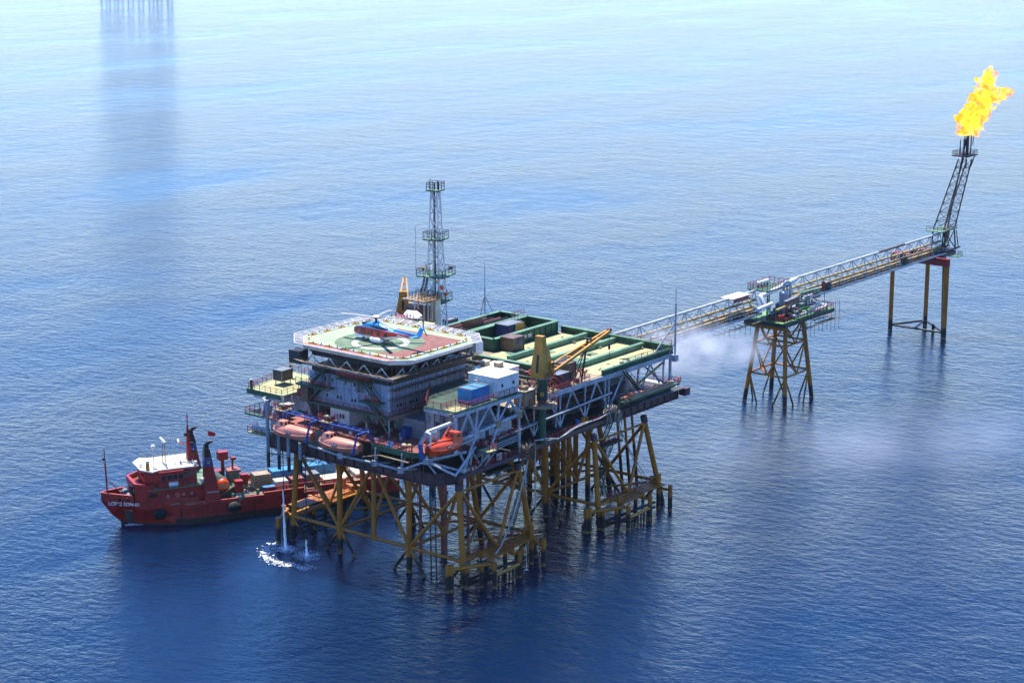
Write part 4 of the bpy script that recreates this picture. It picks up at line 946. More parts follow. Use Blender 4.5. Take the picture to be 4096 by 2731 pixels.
t = thing('gooseneck_vent', (9.5, 49, ZL), 'black pipe with a cream bent cowl behind the dark square tank', 'vent'); T((9.5, 49, ZL), (9.5, 49, ZL + 2.6), .22, 'pipe', 'black', t); MB().pipe([(9.5, 49, ZL + 2.5), (9.5, 48.8, ZL + 3.1), (9.3, 48.3, ZL + 3.4)], .4, 10).build('cowl', 'cream', t, True)

# ------------------------------------------------------------------ pedestal cranes
def crane(cx, cy, zb, zp, yaw, label, boom_len, boom_pitch, boom=True):
    t = thing('pedestal_crane', (cx, cy, zb), label, 'crane', None, yaw)
    zp -= zb
    MB().tube((0, 0, 0), (0, 0, zp - 4.6), .72, 20).build('pedestal', 'green', t, True)
    MB().tube((0, 0, zp - 4.6), (0, 0, zp - .3), 1.0, 20).build('pedestal_top', 'darkgreen', t, True)
    MB().tube((0, 0, zp - .3), (0, 0, zp), 1.75, 20).build('slew_ring', 'grey', t, True)
    if boom:
        MB().prism([(2.9 * math.cos(R(22.5 + 45 * k)), 2.9 * math.sin(R(22.5 + 45 * k))) for k in range(8)], zp - 5.5, zp - 5.0).build('access_platform', 'decktan', t)
        MB().rail([(2.8 * math.cos(R(22.5 + 45 * k)), 2.8 * math.sin(R(22.5 + 45 * k)), zp - 5.0) for k in range(9)], 1.1, 1.2).build('railing', 'railred', t)
        MB().cbox((-1.3, -.8, zp - 3), (.5, .5, .7)).build('notice_plate', 'yellow', t)
    # A-shaped house: wide foot, narrow head, slot in the back plate
    def sec(z, x0, x1, w): x0, x1, w = x0 * .88, x1 * .88, w * .84; return [(x0, -w, z), (x1, -w, z), (x1, w, z), (x0, w, z)]
    mb = MB().loft([sec(zp, -2.1, 2.0, 1.75), sec(zp + 1.2, -2.05, 1.9, 1.65), sec(zp + 5.0, -1.5, .9, 1.15), sec(zp + 5.1, -1.5, .1, 1.1), sec(zp + 7.2, -1.42, -.05, .98), sec(zp + 7.6, -1.4, -.2, .9)])
    mb.build('crane_house', 'craneyellow', t)
    MB().loft([sec(zp + 1.0, -2.12, -2.0, .28), sec(zp + 4.2, -1.68, -1.58, .28)]).build('slot', 'black', t)
    for s_ in (-1, 1):
        MB().loft([[(.8, s_ * 1.22, zp + .3), (1.7, s_ * 1.22, zp + .3), (1.7, s_ * 1.36, zp + .3), (.8, s_ * 1.36, zp + .3)], [(.1, s_ * .72, zp + 5.6), (.5, s_ * .72, zp + 5.6), (.5, s_ * .84, zp + 5.6), (.1, s_ * .84, zp + 5.6)]]).build('side_frame', 'craneyellow', t)
    MB().cbox((.7, -1.5, zp + 1.9), (1.1, .7, 1.6)).build('operator_cab', 'craneyellow', t); MB().cbox((.8, -1.87, zp + 2.1), (.8, .04, .9)).build('cab_window', 'glass', t); MB().cbox((1.27, -1.5, zp + 2.1), (.04, .55, .9)).build('cab_window', 'glass', t)
    for k, (a, z) in enumerate(((-.4, 2.6), (-.2, 2.1), (-.7, 4.4), (.3, 1.4))): MB().cbox((a * .8, -1.3 + z * .09, zp + z), (.25, .3, .3)).build('hatch', 'darkgrey', t)
    MB().rail([(-1.7, -1.7, zp), (1.8, -1.7, zp), (1.8, 1.7, zp)], 1.0, 1.1).build('railing', 'railred', t)
    tip = V((1.9 + boom_len * math.cos(boom_pitch), 0, zp + .5 + boom_len * math.sin(boom_pitch)))
    for s_ in (-1, 1):
        a, c_ = V((1.9, s_ * 1.15, zp + .5)), tip + V((0, s_ * .3, 0))
        MB().beam(a, c_, .36, .5).build('boom_beam', 'craneyellow', t)
    for f_ in (.12, .34, .58, .8, .97):
        a = V((1.9, 0, zp + .5)).lerp(tip, f_); w_ = 1.15 + (-.85) * f_
        MB().beam(a + V((0, -w_, 0)), a + V((0, w_, 0)), .35).build('boom_tie', 'craneyellow', t)
    MB().beam(V((2.4, 1.2, zp + .8)), V((1.9, .0, zp + .6)).lerp(tip, .34), .2).build('boom_ram', 'steel', t)
    MB().tube(tip + V((0, -.4, .1)), tip + V((0, .4, .1)), .42, 14).build('sheave', 'burnt', t, True)
    if boom:
        T(tip + V((.2, 0, 0)), tip + V((.2, 0, -4.2)), .05, 'hoist_rope', 'black', t, 6); MB().cbox(tip + V((.2, 0, -3.2)), (.35, .3, .9)).build('hook_block', 'burnt', t); MB().pipe([tip + V((.2, 0, -4.2)), tip + V((.4, 0, -4.7)), tip + V((.2, 0, -4.95)), tip + V((0, 0, -4.7))], .07, 6).build('hook', 'burnt', t)
    return t
crane(24.2, .2, 20.4, 33.0, R(6), 'yellow pedestal crane on a green column with its boom resting over the deck', 22.6, R(8.0))
c2 = crane(45.0, 51.6, 28.0, 39.6, R(40), 'yellow pedestal crane behind the helideck with its boom pointing out to sea', 19, R(14), False); c2.scale = (.95, .95, .55)
br = thing('boom_rest', (40.5, 3.6, 28), 'green A-frame post propping the yellow crane boom', 'post')
T((40.8, 3.6, 28), (41.0, 2.4, 36.4), .2, 'post', 'darkgreen', br); T((38.4, 3.7, 28), (40.9, 2.5, 35.4), .12, 'stay', 'darkgreen', br, 6); T((39.2, 5.6, 28), (40.9, 2.5, 35.0), .1, 'stay', 'darkgreen', br, 6); MB().cbox((41, 2.4, 36.5), (.5, 1.8, .3)).build('cradle', 'darkgreen', br)

# ------------------------------------------------------------------ radio mast and the drilling mast base
ms = thing('radio_mast', (49.2, 46.2, 28), 'tall white lattice mast with four railed green platforms behind the helideck', 'mast')
mx, my = 48.8, 46.0
def mleg(i, z):
    f = (z - 28) / 31.0; w = 2.5 * (1 - f) + .95 * f; a = R(45 + 90 * i + 14); return V((mx + w * math.cos(a), my + w * math.sin(a), z))
for i in range(4): T(mleg(i, 28), mleg(i, 59.2), .16, 'leg', 'whitepaint', ms, 8)
zl = [28 + k * 2.6 for k in range(13)]
for k, z in enumerate(zl[:-1]):
    for i in range(4):
        j = (i + 1) % 4
        T(mleg(i, z), mleg(j, z + 2.6) if (k + i) % 2 else mleg(j, z), .09, 'lattice_bar', 'whitepaint', ms, 6)
        T(mleg(j if k % 2 else i, z), mleg(i if k % 2 else j, z + 2.6), .09, 'lattice_bar', 'whitepaint', ms, 6)
for z, hw in ((59.2, 1.35), (49.3, 1.9), (41.9, 2.9), (36.6, 2.4)):
    MB().cbox((mx, my, z), (hw * 2, hw * 2, .16), R(14)).build('platform', 'palegreen', ms)
    MB().cbox((mx, my, z - .05), (hw * 2 + .16, hw * 2 + .16, .2), R(14)).build('platform_edge', 'darkgreen', ms)
    cs = [V((mx, my, z + .1)) + Matrix.Rotation(R(14), 3, 'Z') @ V((a * hw, c_ * hw, 0)) for a, c_ in ((-1, -1), (1, -1), (1, 1), (-1, 1), (-1, -1))]
    MB().rail(cs, 1.5, 1.6, .09).build('railing', 'burnt', ms)
T((mx - .2, my + .2, 30), (mx - .2, my + .2, 60.8), .11, 'vent_pipe', 'grey', ms, 8); T((mx + .3, my + .4, 30), (mx + .3, my + .4, 60.4), .09, 'vent_pipe', 'burnt', ms, 8); T((mx + .5, my - .3, 28), (mx + .2, my - .2, 59), .1, 'ladder_rail', 'grey', ms, 6)
for a, c_, hh in ((-.9, .6, 2.4), (.4, -.6, 1.6), (.9, .2, 1.7), (-.3, -.9, 2.0)): T((mx + a, my + c_, 59.2), (mx + a, my + c_, 59.2 + hh), .07, 'antenna', 'burnt', ms, 6)
for a, c_, z, mt in ((-2.4, 1.4, 43.4, 'craneyellow'), (1.6, -2.6, 43.4, 'darkgrey'), (1.0, -1.7, 38.6, 'orange'), (.4, -2.0, 38.3, 'grey')): MB().tube((mx + a, my + c_, z), (mx + a - .5, my + c_ - .4, z + .1), .42, 10, .3).build('floodlight', mt, ms, True)
T((mx - 3.2, my + 2.6, 42), (mx - 3.2, my + 2.6, 52), .05, 'whip_antenna', 'steelwhite', ms, 6)
MB().stair((mx - 3.6, my + 1, 37), (mx - 1.6, my + 1, 42), .8, (0, 1, 0)).build('stair', 'darkgreen', ms)
ws = thing('windsock', (47.0, 43.2, 40.2), 'orange and white striped windsock hanging from the lattice mast', 'windsock')
for k in range(4): MB().tube((47.0 + k * .28, 43.2 - k * .3, 40.2 - k * .62), (47.28 + k * .28, 42.9 - k * .3, 39.58 - k * .62), .42 - k * .05, 10, .37 - k * .05).build('stripe', 'overall' if k % 2 == 0 else 'purewhite', ws, True)
# white cap and louvred walls of the machinery house behind the helideck
mh = thing('machinery_house', (36, 44.5, 28), 'machinery house with a white overhanging roof and dark louvred sides behind the helideck', 'house')
HR = [(p_.x, p_.y) for p_ in (P(*a, z=37.9) for a in ((1612, 1258), (1640, 1271), (1672, 1271), (1688, 1260), (1668, 1243), (1628, 1240)))]
HR = HR if sum(a[0] * c_[1] - c_[0] * a[1] for a, c_ in zip(HR, HR[1:] + HR[:1])) > 0 else HR[::-1]
MB().prism(inset(HR, .5), 28, 37.6).build('wall', 'darkgrey', mh)
MB().prism(HR, 37.6, 37.9).build('roof', 'whitepaint', mh)
for x, y in inset(HR, .45): B((x, y - .08, 35), (x, y - .08, 37.6), .25, 'mullion', 'steel', mh)
MB().prism([(40.4, 42), (46, 42), (46, 48), (40.4, 48)], 37.9, 38.2).build('roof_terrace', 'tan', mh); BX(44.3, 45.8, 42.3, 43.8, 28, 37.9, 'wall', 'cream', mh); BX(40.9, 44.0, 43.6, 47.5, 28, 36.6, 'inner_wall', 'rust', mh)
for x_ in (40.7, 41.9, 43.1, 44.2): T((x_, 42.3, 34), (x_, 42.3, 37.9), .12, 'terrace_post', 'cream', mh, 6)
for k in range(4): MB().rail([(40.6, 42.2 + k * 1.6, 38.2), (45.6, 42.2 + k * 1.6, 38.2)], .5 + .2 * k, 1.1, .09).build('stowed_frame', ('craneyellow', 'rust', 'tan', 'burnt')[k], mh)
MB().rail([(39.9, 42.1, 38.2), (45.8, 42.1, 38.2), (45.8, 48.8, 38.2)], 1.1, 1.2).build('railing', 'burnt', mh)
_c = P(1600, 1282, z=36.2); BX(_c.x - 1.2, _c.x + 1.2, _c.y - 1.1, _c.y + 1.1, 33, 37.1, 'fire_monitor_house', 'red', mh)
# two guyed poles
t = thing('guyed_pole', (66.5, 48, 28), 'thin white pole with two guy struts beyond the green bay walls', 'pole')
T((67.4, 48.4, 29.4), (67.4, 48.4, 36), .15, 'pole', 'steelwhite', t); T((67.4, 48.4, 36), (67.4, 48.4, 41), .08, 'pole_tip', 'steelwhite', t, 6)
for q_ in ((63.6, 48.4, 29.0), (70.6, 48.2, 29.0), (68, 50.5, 28)): T((67.4, 48.4, 34.2), q_, .09, 'guy_strut', 'steelwhite', t, 6)
t = thing('flare_boom_pole', (69.8, 2.1, 27), 'white corner pole with a long stay at the green main deck corner', 'pole')
BX(69.4, 70.6, 1.5, 3.0, 26.6, 27.9, 'bracket', 'steelwhite', t); T((70.0, 2.0, 27.5), (70.0, 2.0, 38.4), .2, 'pole', 'steelwhite', t); T((70, 2, 38.4), (70, 2, 41.4), .06, 'pole_tip', 'grey', t, 6); T((70, 2.1, 34.4), (65.4, 4.0, 28.4), .16, 'stay', 'steelwhite', t, 8); T((70, 2, 30.5), (69.4, 3, 28), .1, 'stay', 'steelwhite', t, 6)

# loose gear, hose ends, dunnage and small plant lying about the working decks
r9 = random.Random(21); mb = MB()
for i in range(200):
    if i % 6: x, y, z = r9.uniform(28, 43), r9.uniform(4, 36), 28.02
    else: x, y, z = r9.uniform(45, 70), r9.choice([r9.uniform(4, 9.5), r9.uniform(11, 16.5), r9.uniform(18, 23.5), r9.uniform(25, 30), r9.uniform(32.5, 38.8)]), 28.07
    mb.c = r9.randrange(6)
    if r9.random() < .45: a = r9.random() * 3.1; L = r9.uniform(.5, 2.6); mb.beam((x, y, z + .12), (x + L * math.cos(a), y + L * math.sin(a), z + .12), r9.uniform(.08, .22))
    else: mb.cbox((x, y, z + .25), (r9.uniform(.2, 1.0), r9.uniform(.2, .9), .2 if i % 6 == 0 else r9.uniform(.3, 1.0)), r9.random())
mb.build('deck_litter', ['darkgrey', 'rust', 'tan', 'steel', 'redoxide', 'burnt'], plat, kind='stuff')
mb = MB()
for i in range(120):
    x, y, z = r9.choice([(r9.uniform(0, 17), r9.uniform(-.6, 1.0), 20.4), (r9.uniform(19, 45), r9.uniform(.8, 2.4), 20.35), (r9.uniform(4, 18), r9.uniform(.2, 1.6), 23.9), (r9.uniform(-3, 4), r9.uniform(7, 33), 24.02), (r9.uniform(50, 68), r9.uniform(.2, 1.5), 22.8)])
    mb.c = r9.randrange(6); mb.cbox((x, y, z + .3), (r9.uniform(.25, 1.0), r9.uniform(.2, .7), r9.uniform(.3, 1.1)), r9.random())
mb.build('deck_litter', ['darkgrey', 'rust', 'white', 'red', 'burnt', 'tan'], plat, kind='stuff')
# ------------------------------------------------------------------ lifeboats
def boat_mesh(L, Bm, zt, n_=14, kink=.55, sheer=.35):
    secs = []
    for i in range(n_ + 1):
        u = i / n_; x = -L / 2 + L * u
        f = math.sin(math.pi * min(1, max(.0, .06 + u * .9))) ** .45; f = max(.06, min(1, f * 1.05))
        secs.append((x, Bm / 2 * f, u))
    return secs
def lifeboat(loc, rz, mat, label, L=8.9, Bm=3.0, tilt=None, cab='front'):
    t = thing('lifeboat', loc, label, 'lifeboat', None, rz, tilt)
    S_ = boat_mesh(L, Bm, 0)
    hull = []
    for x, w, u in S_:
        sh = .35 * (2 * u - 1) ** 2; kz = -1.25 + .9 * abs(2 * u - 1) ** 4
        hull.append([(x, -w, sh), (x, -w * .93, -.35 + sh * .5), (x, -w * .68, -.8), (x, -w * .28, kz + .1), (x, 0, kz), (x, w * .28, kz + .1), (x, w * .68, -.8), (x, w * .93, -.35 + sh * .5), (x, w, sh)])
    MB().loft(hull).build('hull', mat, t, True)
    can = []
    for x, w, u in S_:
        sh = .35 * (2 * u - 1) ** 2; top = 1.25 * max(.0, math.sin(math.pi * min(1, max(0, .04 + u * .92)))) ** .5 + .1
        ww = w * .97
        can.append([(x, -ww, sh + .02)] + [(x, -ww * math.cos(R(a)) ** .7, sh + top * math.sin(R(a)) ** .8) for a in (25, 50, 72)] + [(x, 0, sh + top)] + [(x, ww * math.cos(R(a)) ** .7, sh + top * math.sin(R(a)) ** .8) for a in (72, 50, 25)] + [(x, ww, sh + .02)])
    MB().loft(can).build('canopy', mat, t, True)
    mb = MB()
    for s_ in (-1, 1):
        pts = [(x, s_ * (w + .03), .35 * (2 * u - 1) ** 2) for x, w, u in S_]; mb.pipe(pts, .1, 6)
    mb.build('gunwale_fender', mat, t, True)
    cx = L * .30 if cab == 'front' else -L * .28
    if cab == 'front': lo_, hi_ = [(cx - 1.3, -1.05, 1.0), (cx + 1.2, -1.0, .9), (cx + 1.2, 1.0, .9), (cx - 1.3, 1.05, 1.0)], [(cx - .9, -.72, 1.95), (cx + .55, -.68, 1.95), (cx + .55, .68, 1.95), (cx - .9, .72, 1.95)]
    else: cx = -L * .3; lo_, hi_ = [(cx - 1.5, -1.3, .3), (cx + 1.6, -1.35, .5), (cx + 1.6, 1.35, .5), (cx - 1.5, 1.3, .3)], [(cx - 1.3, -1.0, 2.25), (cx + .7, -1.0, 2.35), (cx + .7, 1.0, 2.35), (cx - 1.3, 1.0, 2.25)]
    tw = MB().loft([lo_, hi_]).build('cockpit', mat, t)
    for s_ in (-1, 1):
        if cab == 'front': MB().add([(cx - .8, s_ * .93, 1.35), (cx - .1, s_ * .93, 1.35), (cx - .15, s_ * .78, 1.8), (cx - .7, s_ * .78, 1.8)], [(0, 1, 2, 3)]).build('pane', 'glass', tw)
        if cab == 'front': MB().add([(cx - 1.22, s_ * .15, 1.3), (cx - 1.22, s_ * .8, 1.3), (cx - 1.03, s_ * .65, 1.75), (cx - 1.03, s_ * .15, 1.75)], [(0, 1, 2, 3)]).build('pane', 'glass', tw)
        if cab != 'front': MB().cbox((cx - .3, s_ * 1.13, 1.75), (.55, .12, .45)).build('pane', 'glass', tw); MB().cbox((cx + .98, s_ * .45, 1.75), (.16, .55, .45)).build('pane', 'glass', tw)
        MB().cbox((.3, s_ * (Bm / 2 * .985), .45), (1.2, .06, .62)).build('side_hatch', mat, t)
        for k in range(2): MB().cbox((.05 + k * .5, s_ * (Bm / 2 * 1.005), .45), (.3, .04, .34)).build('hatch_marking', 'purewhite', t)
        MB().tube((-L * .4, 0, .9), (-L * .4, 0, 1.6), .08, 6).build('lifting_hook', 'steel', t)
    MB().tube((L * .41, 0, .8), (L * .41, 0, 1.5), .08, 6).build('lifting_hook', 'steel', t)
    return t
B1 = P(1177, 1731, x=-5.9); B2 = P(1362, 1780, x=-5.9)
lifeboat(B1, R(94), 'paleorange', 'faded orange enclosed lifeboat beside the grey sea water pipes', tilt=(0, 0))
lifeboat(B2, R(94), 'paleorange', 'faded orange enclosed lifeboat next to the green edged red deck', tilt=(0, 0))
BO = P(1772, 1790, y=-3.0)
lifeboat(BO, R(186), 'orange', 'bright orange enclosed rescue boat hung at the platform corner', 9.0, 3.1, (0, R(-4)), 'rear')
for nm, Bc in (('faded orange lifeboat beside the sea water pipes', B1), ('faded orange lifeboat next to the green edged red deck', B2)):
    yc, zc_ = Bc.y, Bc.z
    t = thing('davit', (-3.4, yc, 24), 'blue ladder shaped davit above the ' + nm, 'davit')
    zt_ = zc_ + 3.0
    for x in (-5.0, -3.7): B((x, yc + 3.4, zt_ + .1), (x, yc - 5.0, zt_), .22, 'ladder_rail', 'blue', t, .25)
    for k in range(6): y = yc + 3.4 - k * 1.68; B((-5.0, y, zt_ + .05), (-3.7, y, zt_ + .05), .18, 'ladder_rung', 'blue', t)
    B((-6.9, yc - 5.0, zt_), (-3.2, yc - 5.0, zt_), .26, 'cross_arm', 'blue', t); B((-6.8, yc - 4.9, zt_), (-7.0, yc - 4.0, zc_ - .4), .28, 'outer_leg', 'blue', t); MB().cbox((-7.0, yc - 4.0, zc_ - .5), (.3, .5, .5)).build('foot', 'blue', t)
    for dy in (0, .9): B((-4.4, yc - 5.0 - dy * .3, zt_), (-3.0, yc - 6.2 + dy, 23.2), .34, 'inner_leg', 'blue', t)
    B((-4.6, yc + 3.4, zt_), (-5.2, yc + 5.0, zc_ - .3), .26, 'outer_leg', 'blue', t); B((-3.7, yc + 3.2, zt_), (-3.4, yc + 4.2, 23.8), .3, 'inner_leg', 'blue', t)
    for dy in (3.2, -3.4): T((-5.9, yc + dy, zt_), (-5.9, yc + dy, zc_ + 1.1), .05, 'fall_wire', 'black', t, 6)
    w = thing('winch_platform', (-3.4, yc + 4.6, 24), 'red railed winch platform above the ' + nm, 'winch')
    BX(-5.0, -2.4, yc + 3.6, yc + 6.6, zt_ + .05, zt_ + .2, 'platform', 'decktan', w); MB().rail([(-4.9, yc + 3.7, zt_ + .2), (-4.9, yc + 6.5, zt_ + .2), (-2.5, yc + 6.5, zt_ + .2)], 1.1, .9).build('railing', 'railred', w); MB().rail([(-4.9, yc + 3.7, zt_ + .2), (-2.5, yc + 3.7, zt_ + .2)], 1.1, .9).build('railing', 'railred', w)
    MB().sph((-3.7, yc + 5.2, zt_ + .8), .55, 10, 6, (1, 1.3, .8)).build('motor', 'palegreen', w, True); T((-4.3, yc + 4.4, zt_ + .6), (-3, yc + 4.4, zt_ + .6), .35, 'drum', 'darkgrey', w); B((-3.2, yc + 5, zt_), (-3.2, yc + 5, 24), .3, 'support', 'blue', w)
dv = thing('davit_crane', (-2.2, 1.5, 24), 'white folding davit arm over the bright orange rescue boat', 'davit')
d0, d1, d2, d3 = P(1675, 1790, y=-1.2), P(1708, 1728, y=-2.8), P(1808, 1690, y=-2.8), P(1785, 1735, y=-2.2)
B(d0, d1, .7, 'lower_arm', 'steelwhite', dv, .5); B(d1, d2, .45, 'upper_arm', 'whitepaint', dv, .45); B(d2, d3, .6, 'rear_strut', 'redoxide', dv, .3)
d4 = P(1722, 1790, y=-4.4); B(d1, P(1722, 1738, y=-4.2), .25, 'hook_arm', 'whitepaint', dv); B(P(1722, 1738, y=-4.2), d4, .2, 'hook_leg', 'whitepaint', dv)
B(d2, d2 + V((-.4, 0, 1.6)), .35, 'hoist_head', 'wood', dv); MB().sph(P(1735, 1738, y=-2.2), .8, 8, 6, (1, .7, 1.2)).build('wrapped_winch', 'hose', dv, True)
fl = alone('blue_flap', MB().loft([[P(1672, 1775, y=-3.2), P(1690, 1778, y=-3.2), P(1690, 1778, y=-2.8), P(1672, 1775, y=-2.8)], [P(1678, 1840, y=-3.4), P(1698, 1838, y=-3.4), P(1698, 1838, y=-2.8), P(1678, 1840, y=-2.8)]]), 'blue', P(1685, 1840, y=-3.2), 'blue padded fender panel hanging at the bow of the orange rescue boat', 'fender')

# ------------------------------------------------------------------ boat landings
def landing(x0, label, side=-1, y0=0, jk='jacket', lat=0):
    t = thing('boat_landing', (x0 + 8, y0, 0), label, 'boat landing')
    def q_(x, y, z): return (x0 + x, y0 + side * y, z)
    posts = [(3.1, 5.6, 4.7), (10.3, 5.6, 4.9), (17.5, 5.4, 5.2), (17.0, 3.0, 7.2)]
    for x, y, zt_ in posts + [(-3.1, 1.0, 4.9), (-3.6, .6, 4.9)]:
        T(q_(x, y, -1.5), q_(x, y, zt_), .44, 'fender_post', jk, t, 14)
    for x, y in ((-.4, 2.2), (2.0, 3.6), (10.6, 2.0), (14.6, 2.6), (6.5, 1.0)): T(q_(x, y, -1.5), q_(x, y, 4.0), .38, 'pile', jk, t, 12)
    T(q_(-3.2, 1.0, 4.1), q_(3.0, 4.4, 4.2), .34, 'landing_tube', jk, t, 12); T(q_(3.0, 4.4, 4.2), q_(3.1, 5.2, 4.2), .28, 'fender_arm', jk, t)
    T(q_(0, 0, 4.7), q_(20, .6, 4.7), .34, 'landing_tube', jk, t, 12)
    for x, y in ((9.6, 2.6), (16.8, 1.8)):
        T(q_(x, y, 4.5), q_(x + .4, 5.2, 4.3), .28, 'fender_arm', jk, t); T(q_(x + .1, y + 1.0, 4.45), q_(x + .25, y + 1.9, 4.4), .36, 'shock_cell', jk, t)
    T(q_(18.6, .2, 5.6), q_(17.2, 3.0, 5.8), .4, 'fender_arm', jk, t)
    T(q_(3.4, 5.6, 2.3), q_(10.0, 5.6, 2.5), .32, 'fender_beam', 'craneyellow' if jk == 'jacket' else jk, t)
    for k in range(6): T(q_(4.3 + k * 1.0, 5.6, -.6), q_(4.3 + k * 1.0, 5.6, 2.3), .17, 'fender_bar', jk, t, 8)
    for z in (.6, 1.6): T(q_(-.5, 2, z), q_(16, 2.8, z), .26, 'sway_brace', jk, t)
    T(q_(-.4, .5, 1.0), q_(5, 4.5, 1.0), .26, 'sway_brace', jk, t)
    for (xa, xb, ya, yb, z) in ((3.2, 10.0, 1.2, 4.6, 4.95), (10.0, 17.6, .6, 4.2, 5.1)):
        n_ = 9
        for k in range(n_):
            a, c_ = ya + (yb - ya) * k / n_ + .015, ya + (yb - ya) * (k + 1) / n_ - .015
            y_ = sorted((y0 + side * a, y0 + side * c_)); BX(x0 + xa, x0 + xb, y_[0], y_[1], z, z + .14 + .01 * (k % 2), 'deck_plank', 'landingdeck', t)
        for a in (xa + .4, xb - .4): B(q_(a, ya, z - .12), q_(a, yb, z - .12), .25, 'joist', jk, t)
    MB().rail([q_(2, .7, 5.0), q_(17.4, .7, 5.2)], 1.1, 1.4).build('railing', 'railred', t); MB().rail([q_(10, 1.2, 5.1), q_(10, 4.4, 5.1)], 1.1, 1.0).build('railing', 'railred', t)
    for x, y in ((3.4, 3.2), (17.2, 1.2)):
        MB().tube(q_(x, y, 4.9), q_(x, y, 5.9), .35, 10).build('bollard', jk, t, True); MB().tube(q_(x, y, 5.8), q_(x, y, 6.0), .5, 10).build('bollard_cap', jk, t, True)
    return t
paint('landingdeck', (.50, .16, .010), .2, .35, streak=False)
landing(0, 'mustard boat landing at the front jacket corner, hose trailing over its planks')
landing(40.6, 'mustard boat landing at the foot of the rear jacket, below the green stairs')
landing(.5, 'sunlit mustard boat landing under the platform beside the red supply ship', 1, 40.3)
# hoses, ropes
def catenary(p, q, sag, n_=14): p, q = V(p), V(q); return [p.lerp(q, i / n_) - V((0, 0, sag * 4 * (i / n_) * (1 - i / n_))) for i in range(n_ + 1)]
def hose(name, pts, r, mat, label, cat):
    return alone(name, MB().pipe(pts, r, 8), mat, pts[-1], label, cat, None, True)
hp = [P(*a, y=-.5) for a in ((2138, 1762), (2190, 1752), (2230, 1755), (2262, 1738), (2300, 1712), (2350, 1690), (2400, 1672), (2438, 1650))]
hose('loading_hose', hp, .11, 'hose', 'white loading hose draped along the outer edge of the rusty walkway', 'hose')
hp = [P(*a, y=-.4) for a in ((2142, 1760), (2195, 1760), (2240, 1752), (2280, 1720), (2330, 1693), (2390, 1676), (2436, 1654))]
hose('loading_hose', hp, .09, 'hose', 'second pale hose looping below the white hose on the walkway edge', 'hose')
hose('mooring_hose', [P(2115, 1824, y=-.8), P(2105, 1880, y=-1.2), P(2075, 1990, y=-1.9), P(2040, 2100, y=-2.5), P(2000, 2190, y=-3.2), P(1975, 2222, y=-3.6), P(1930, 2236, y=-3.6)], .13, 'hose', 'grey hose running from the deck basket down to the front boat landing', 'hose')
hose('hose_loop', [P(2140, 1770, y=-.6), P(2140, 1860, y=-.6), P(2141, 1950, y=-.6), P(2143, 2030, y=-.6), P(2136, 2058, y=-.6), P(2120, 2069, y=-.6), P(2106, 2052, y=-.6), P(2100, 1990, y=-.6), P(2101, 1900, y=-.6), P(2112, 1826, y=-.6)], .13, 'hose', 'U shaped hose loop hanging from the walkway with orange floats', 'hose')
o = bpy.data.objects['hose_loop']
for py in (1888, 1916):
    c_ = P(2141, py, y=-.6) - V(o.location); MB().tube(c_ - V((0, 0, .5)), c_ + V((0, 0, .5)), .26, 10).build('float', 'craneyellow', o, True)
t = thing('hose_basket', P(2110, 1822, y=-.8), 'rusty mesh basket full of rope hung on the walkway edge', 'basket')
a = P(2110, 1800, y=-.8); mb = MB()
for k in range(7): mb.rail([(a.x - 1.4, a.y - .9 + k * .3, a.z - 1.6), (a.x + 1.4, a.y - .9 + k * .3, a.z - 1.6)], 2.2, .55, .06)
mb.build('mesh', 'rust', t)
mb = MB()
for k in range(14):
    c_ = a + V((rnd.uniform(-1.2, 1.2), rnd.uniform(-.6, .6), rnd.uniform(.2, 1.1))); mb.pipe([c_ + V((.6 * math.cos(j), .5 * math.sin(j), .35 * math.sin(2.3 * j + k))) for j in range(8)], .1, 6)
mb.build('rope_heap', 'rope', t, True)
t = thing('rope_bundle', P(2440, 1660, y=0), 'heap of pale ropes hanging over the rail above the green stair', 'rope')
mb = MB()
for k in range(22):
    a = P(2425 + rnd.uniform(0, 55), 1645 + rnd.uniform(-8, 8), y=.2); mb.pipe([a, a + V((rnd.uniform(-.3, .3), -.3, -.5)), a + V((rnd.uniform(-.4, .4), -.45, -1.5 - rnd.random() * 1.6))], .07 + rnd.random() * .05, 6)
for k in range(10):
    c_ = P(2438 + rnd.uniform(-18, 25), 1640 + rnd.uniform(-12, 10), y=0); mb.pipe([c_ + V((.7 * math.cos(j), .4 * math.sin(j), .4 * math.sin(1.7 * j + k))) for j in range(8)], .11, 6)
mb.build('coils', 'rope', t, True)
for k, (a, c_) in enumerate((((2460, 1670), (2600, 1925)), ((2468, 1668), (2570, 1905)))):
    hose('mooring_rope', catenary(P(*a, y=0), P(*c_, y=-1.5), 1.0), .07, 'rope', ('long', 'short')[k] + ' mooring rope slanting from the rope heap to the rear boat landing', 'rope')
alone('ring_buoy', MB().pipe([V((68.3, -.3, 23.5)) + V((math.cos(j * R(30)) * .5, 0, math.sin(j * R(30)) * .5)) for j in range(13)], .13, 6), 'orange', (68.3, -.3, 22.8), 'orange ring buoy at the end of the green outer gangway', 'life buoy', None, True)
alone('ring_buoy', MB().pipe([V((3.0, -1.0, 21)) + V((math.cos(j * R(30)) * .5, 0, math.sin(j * R(30)) * .5)) for j in range(13)], .11, 6), 'redoxide', (3.0, -1.0, 20.4), 'reddish ring buoy on the purple walkway railing', 'life buoy', None, True)

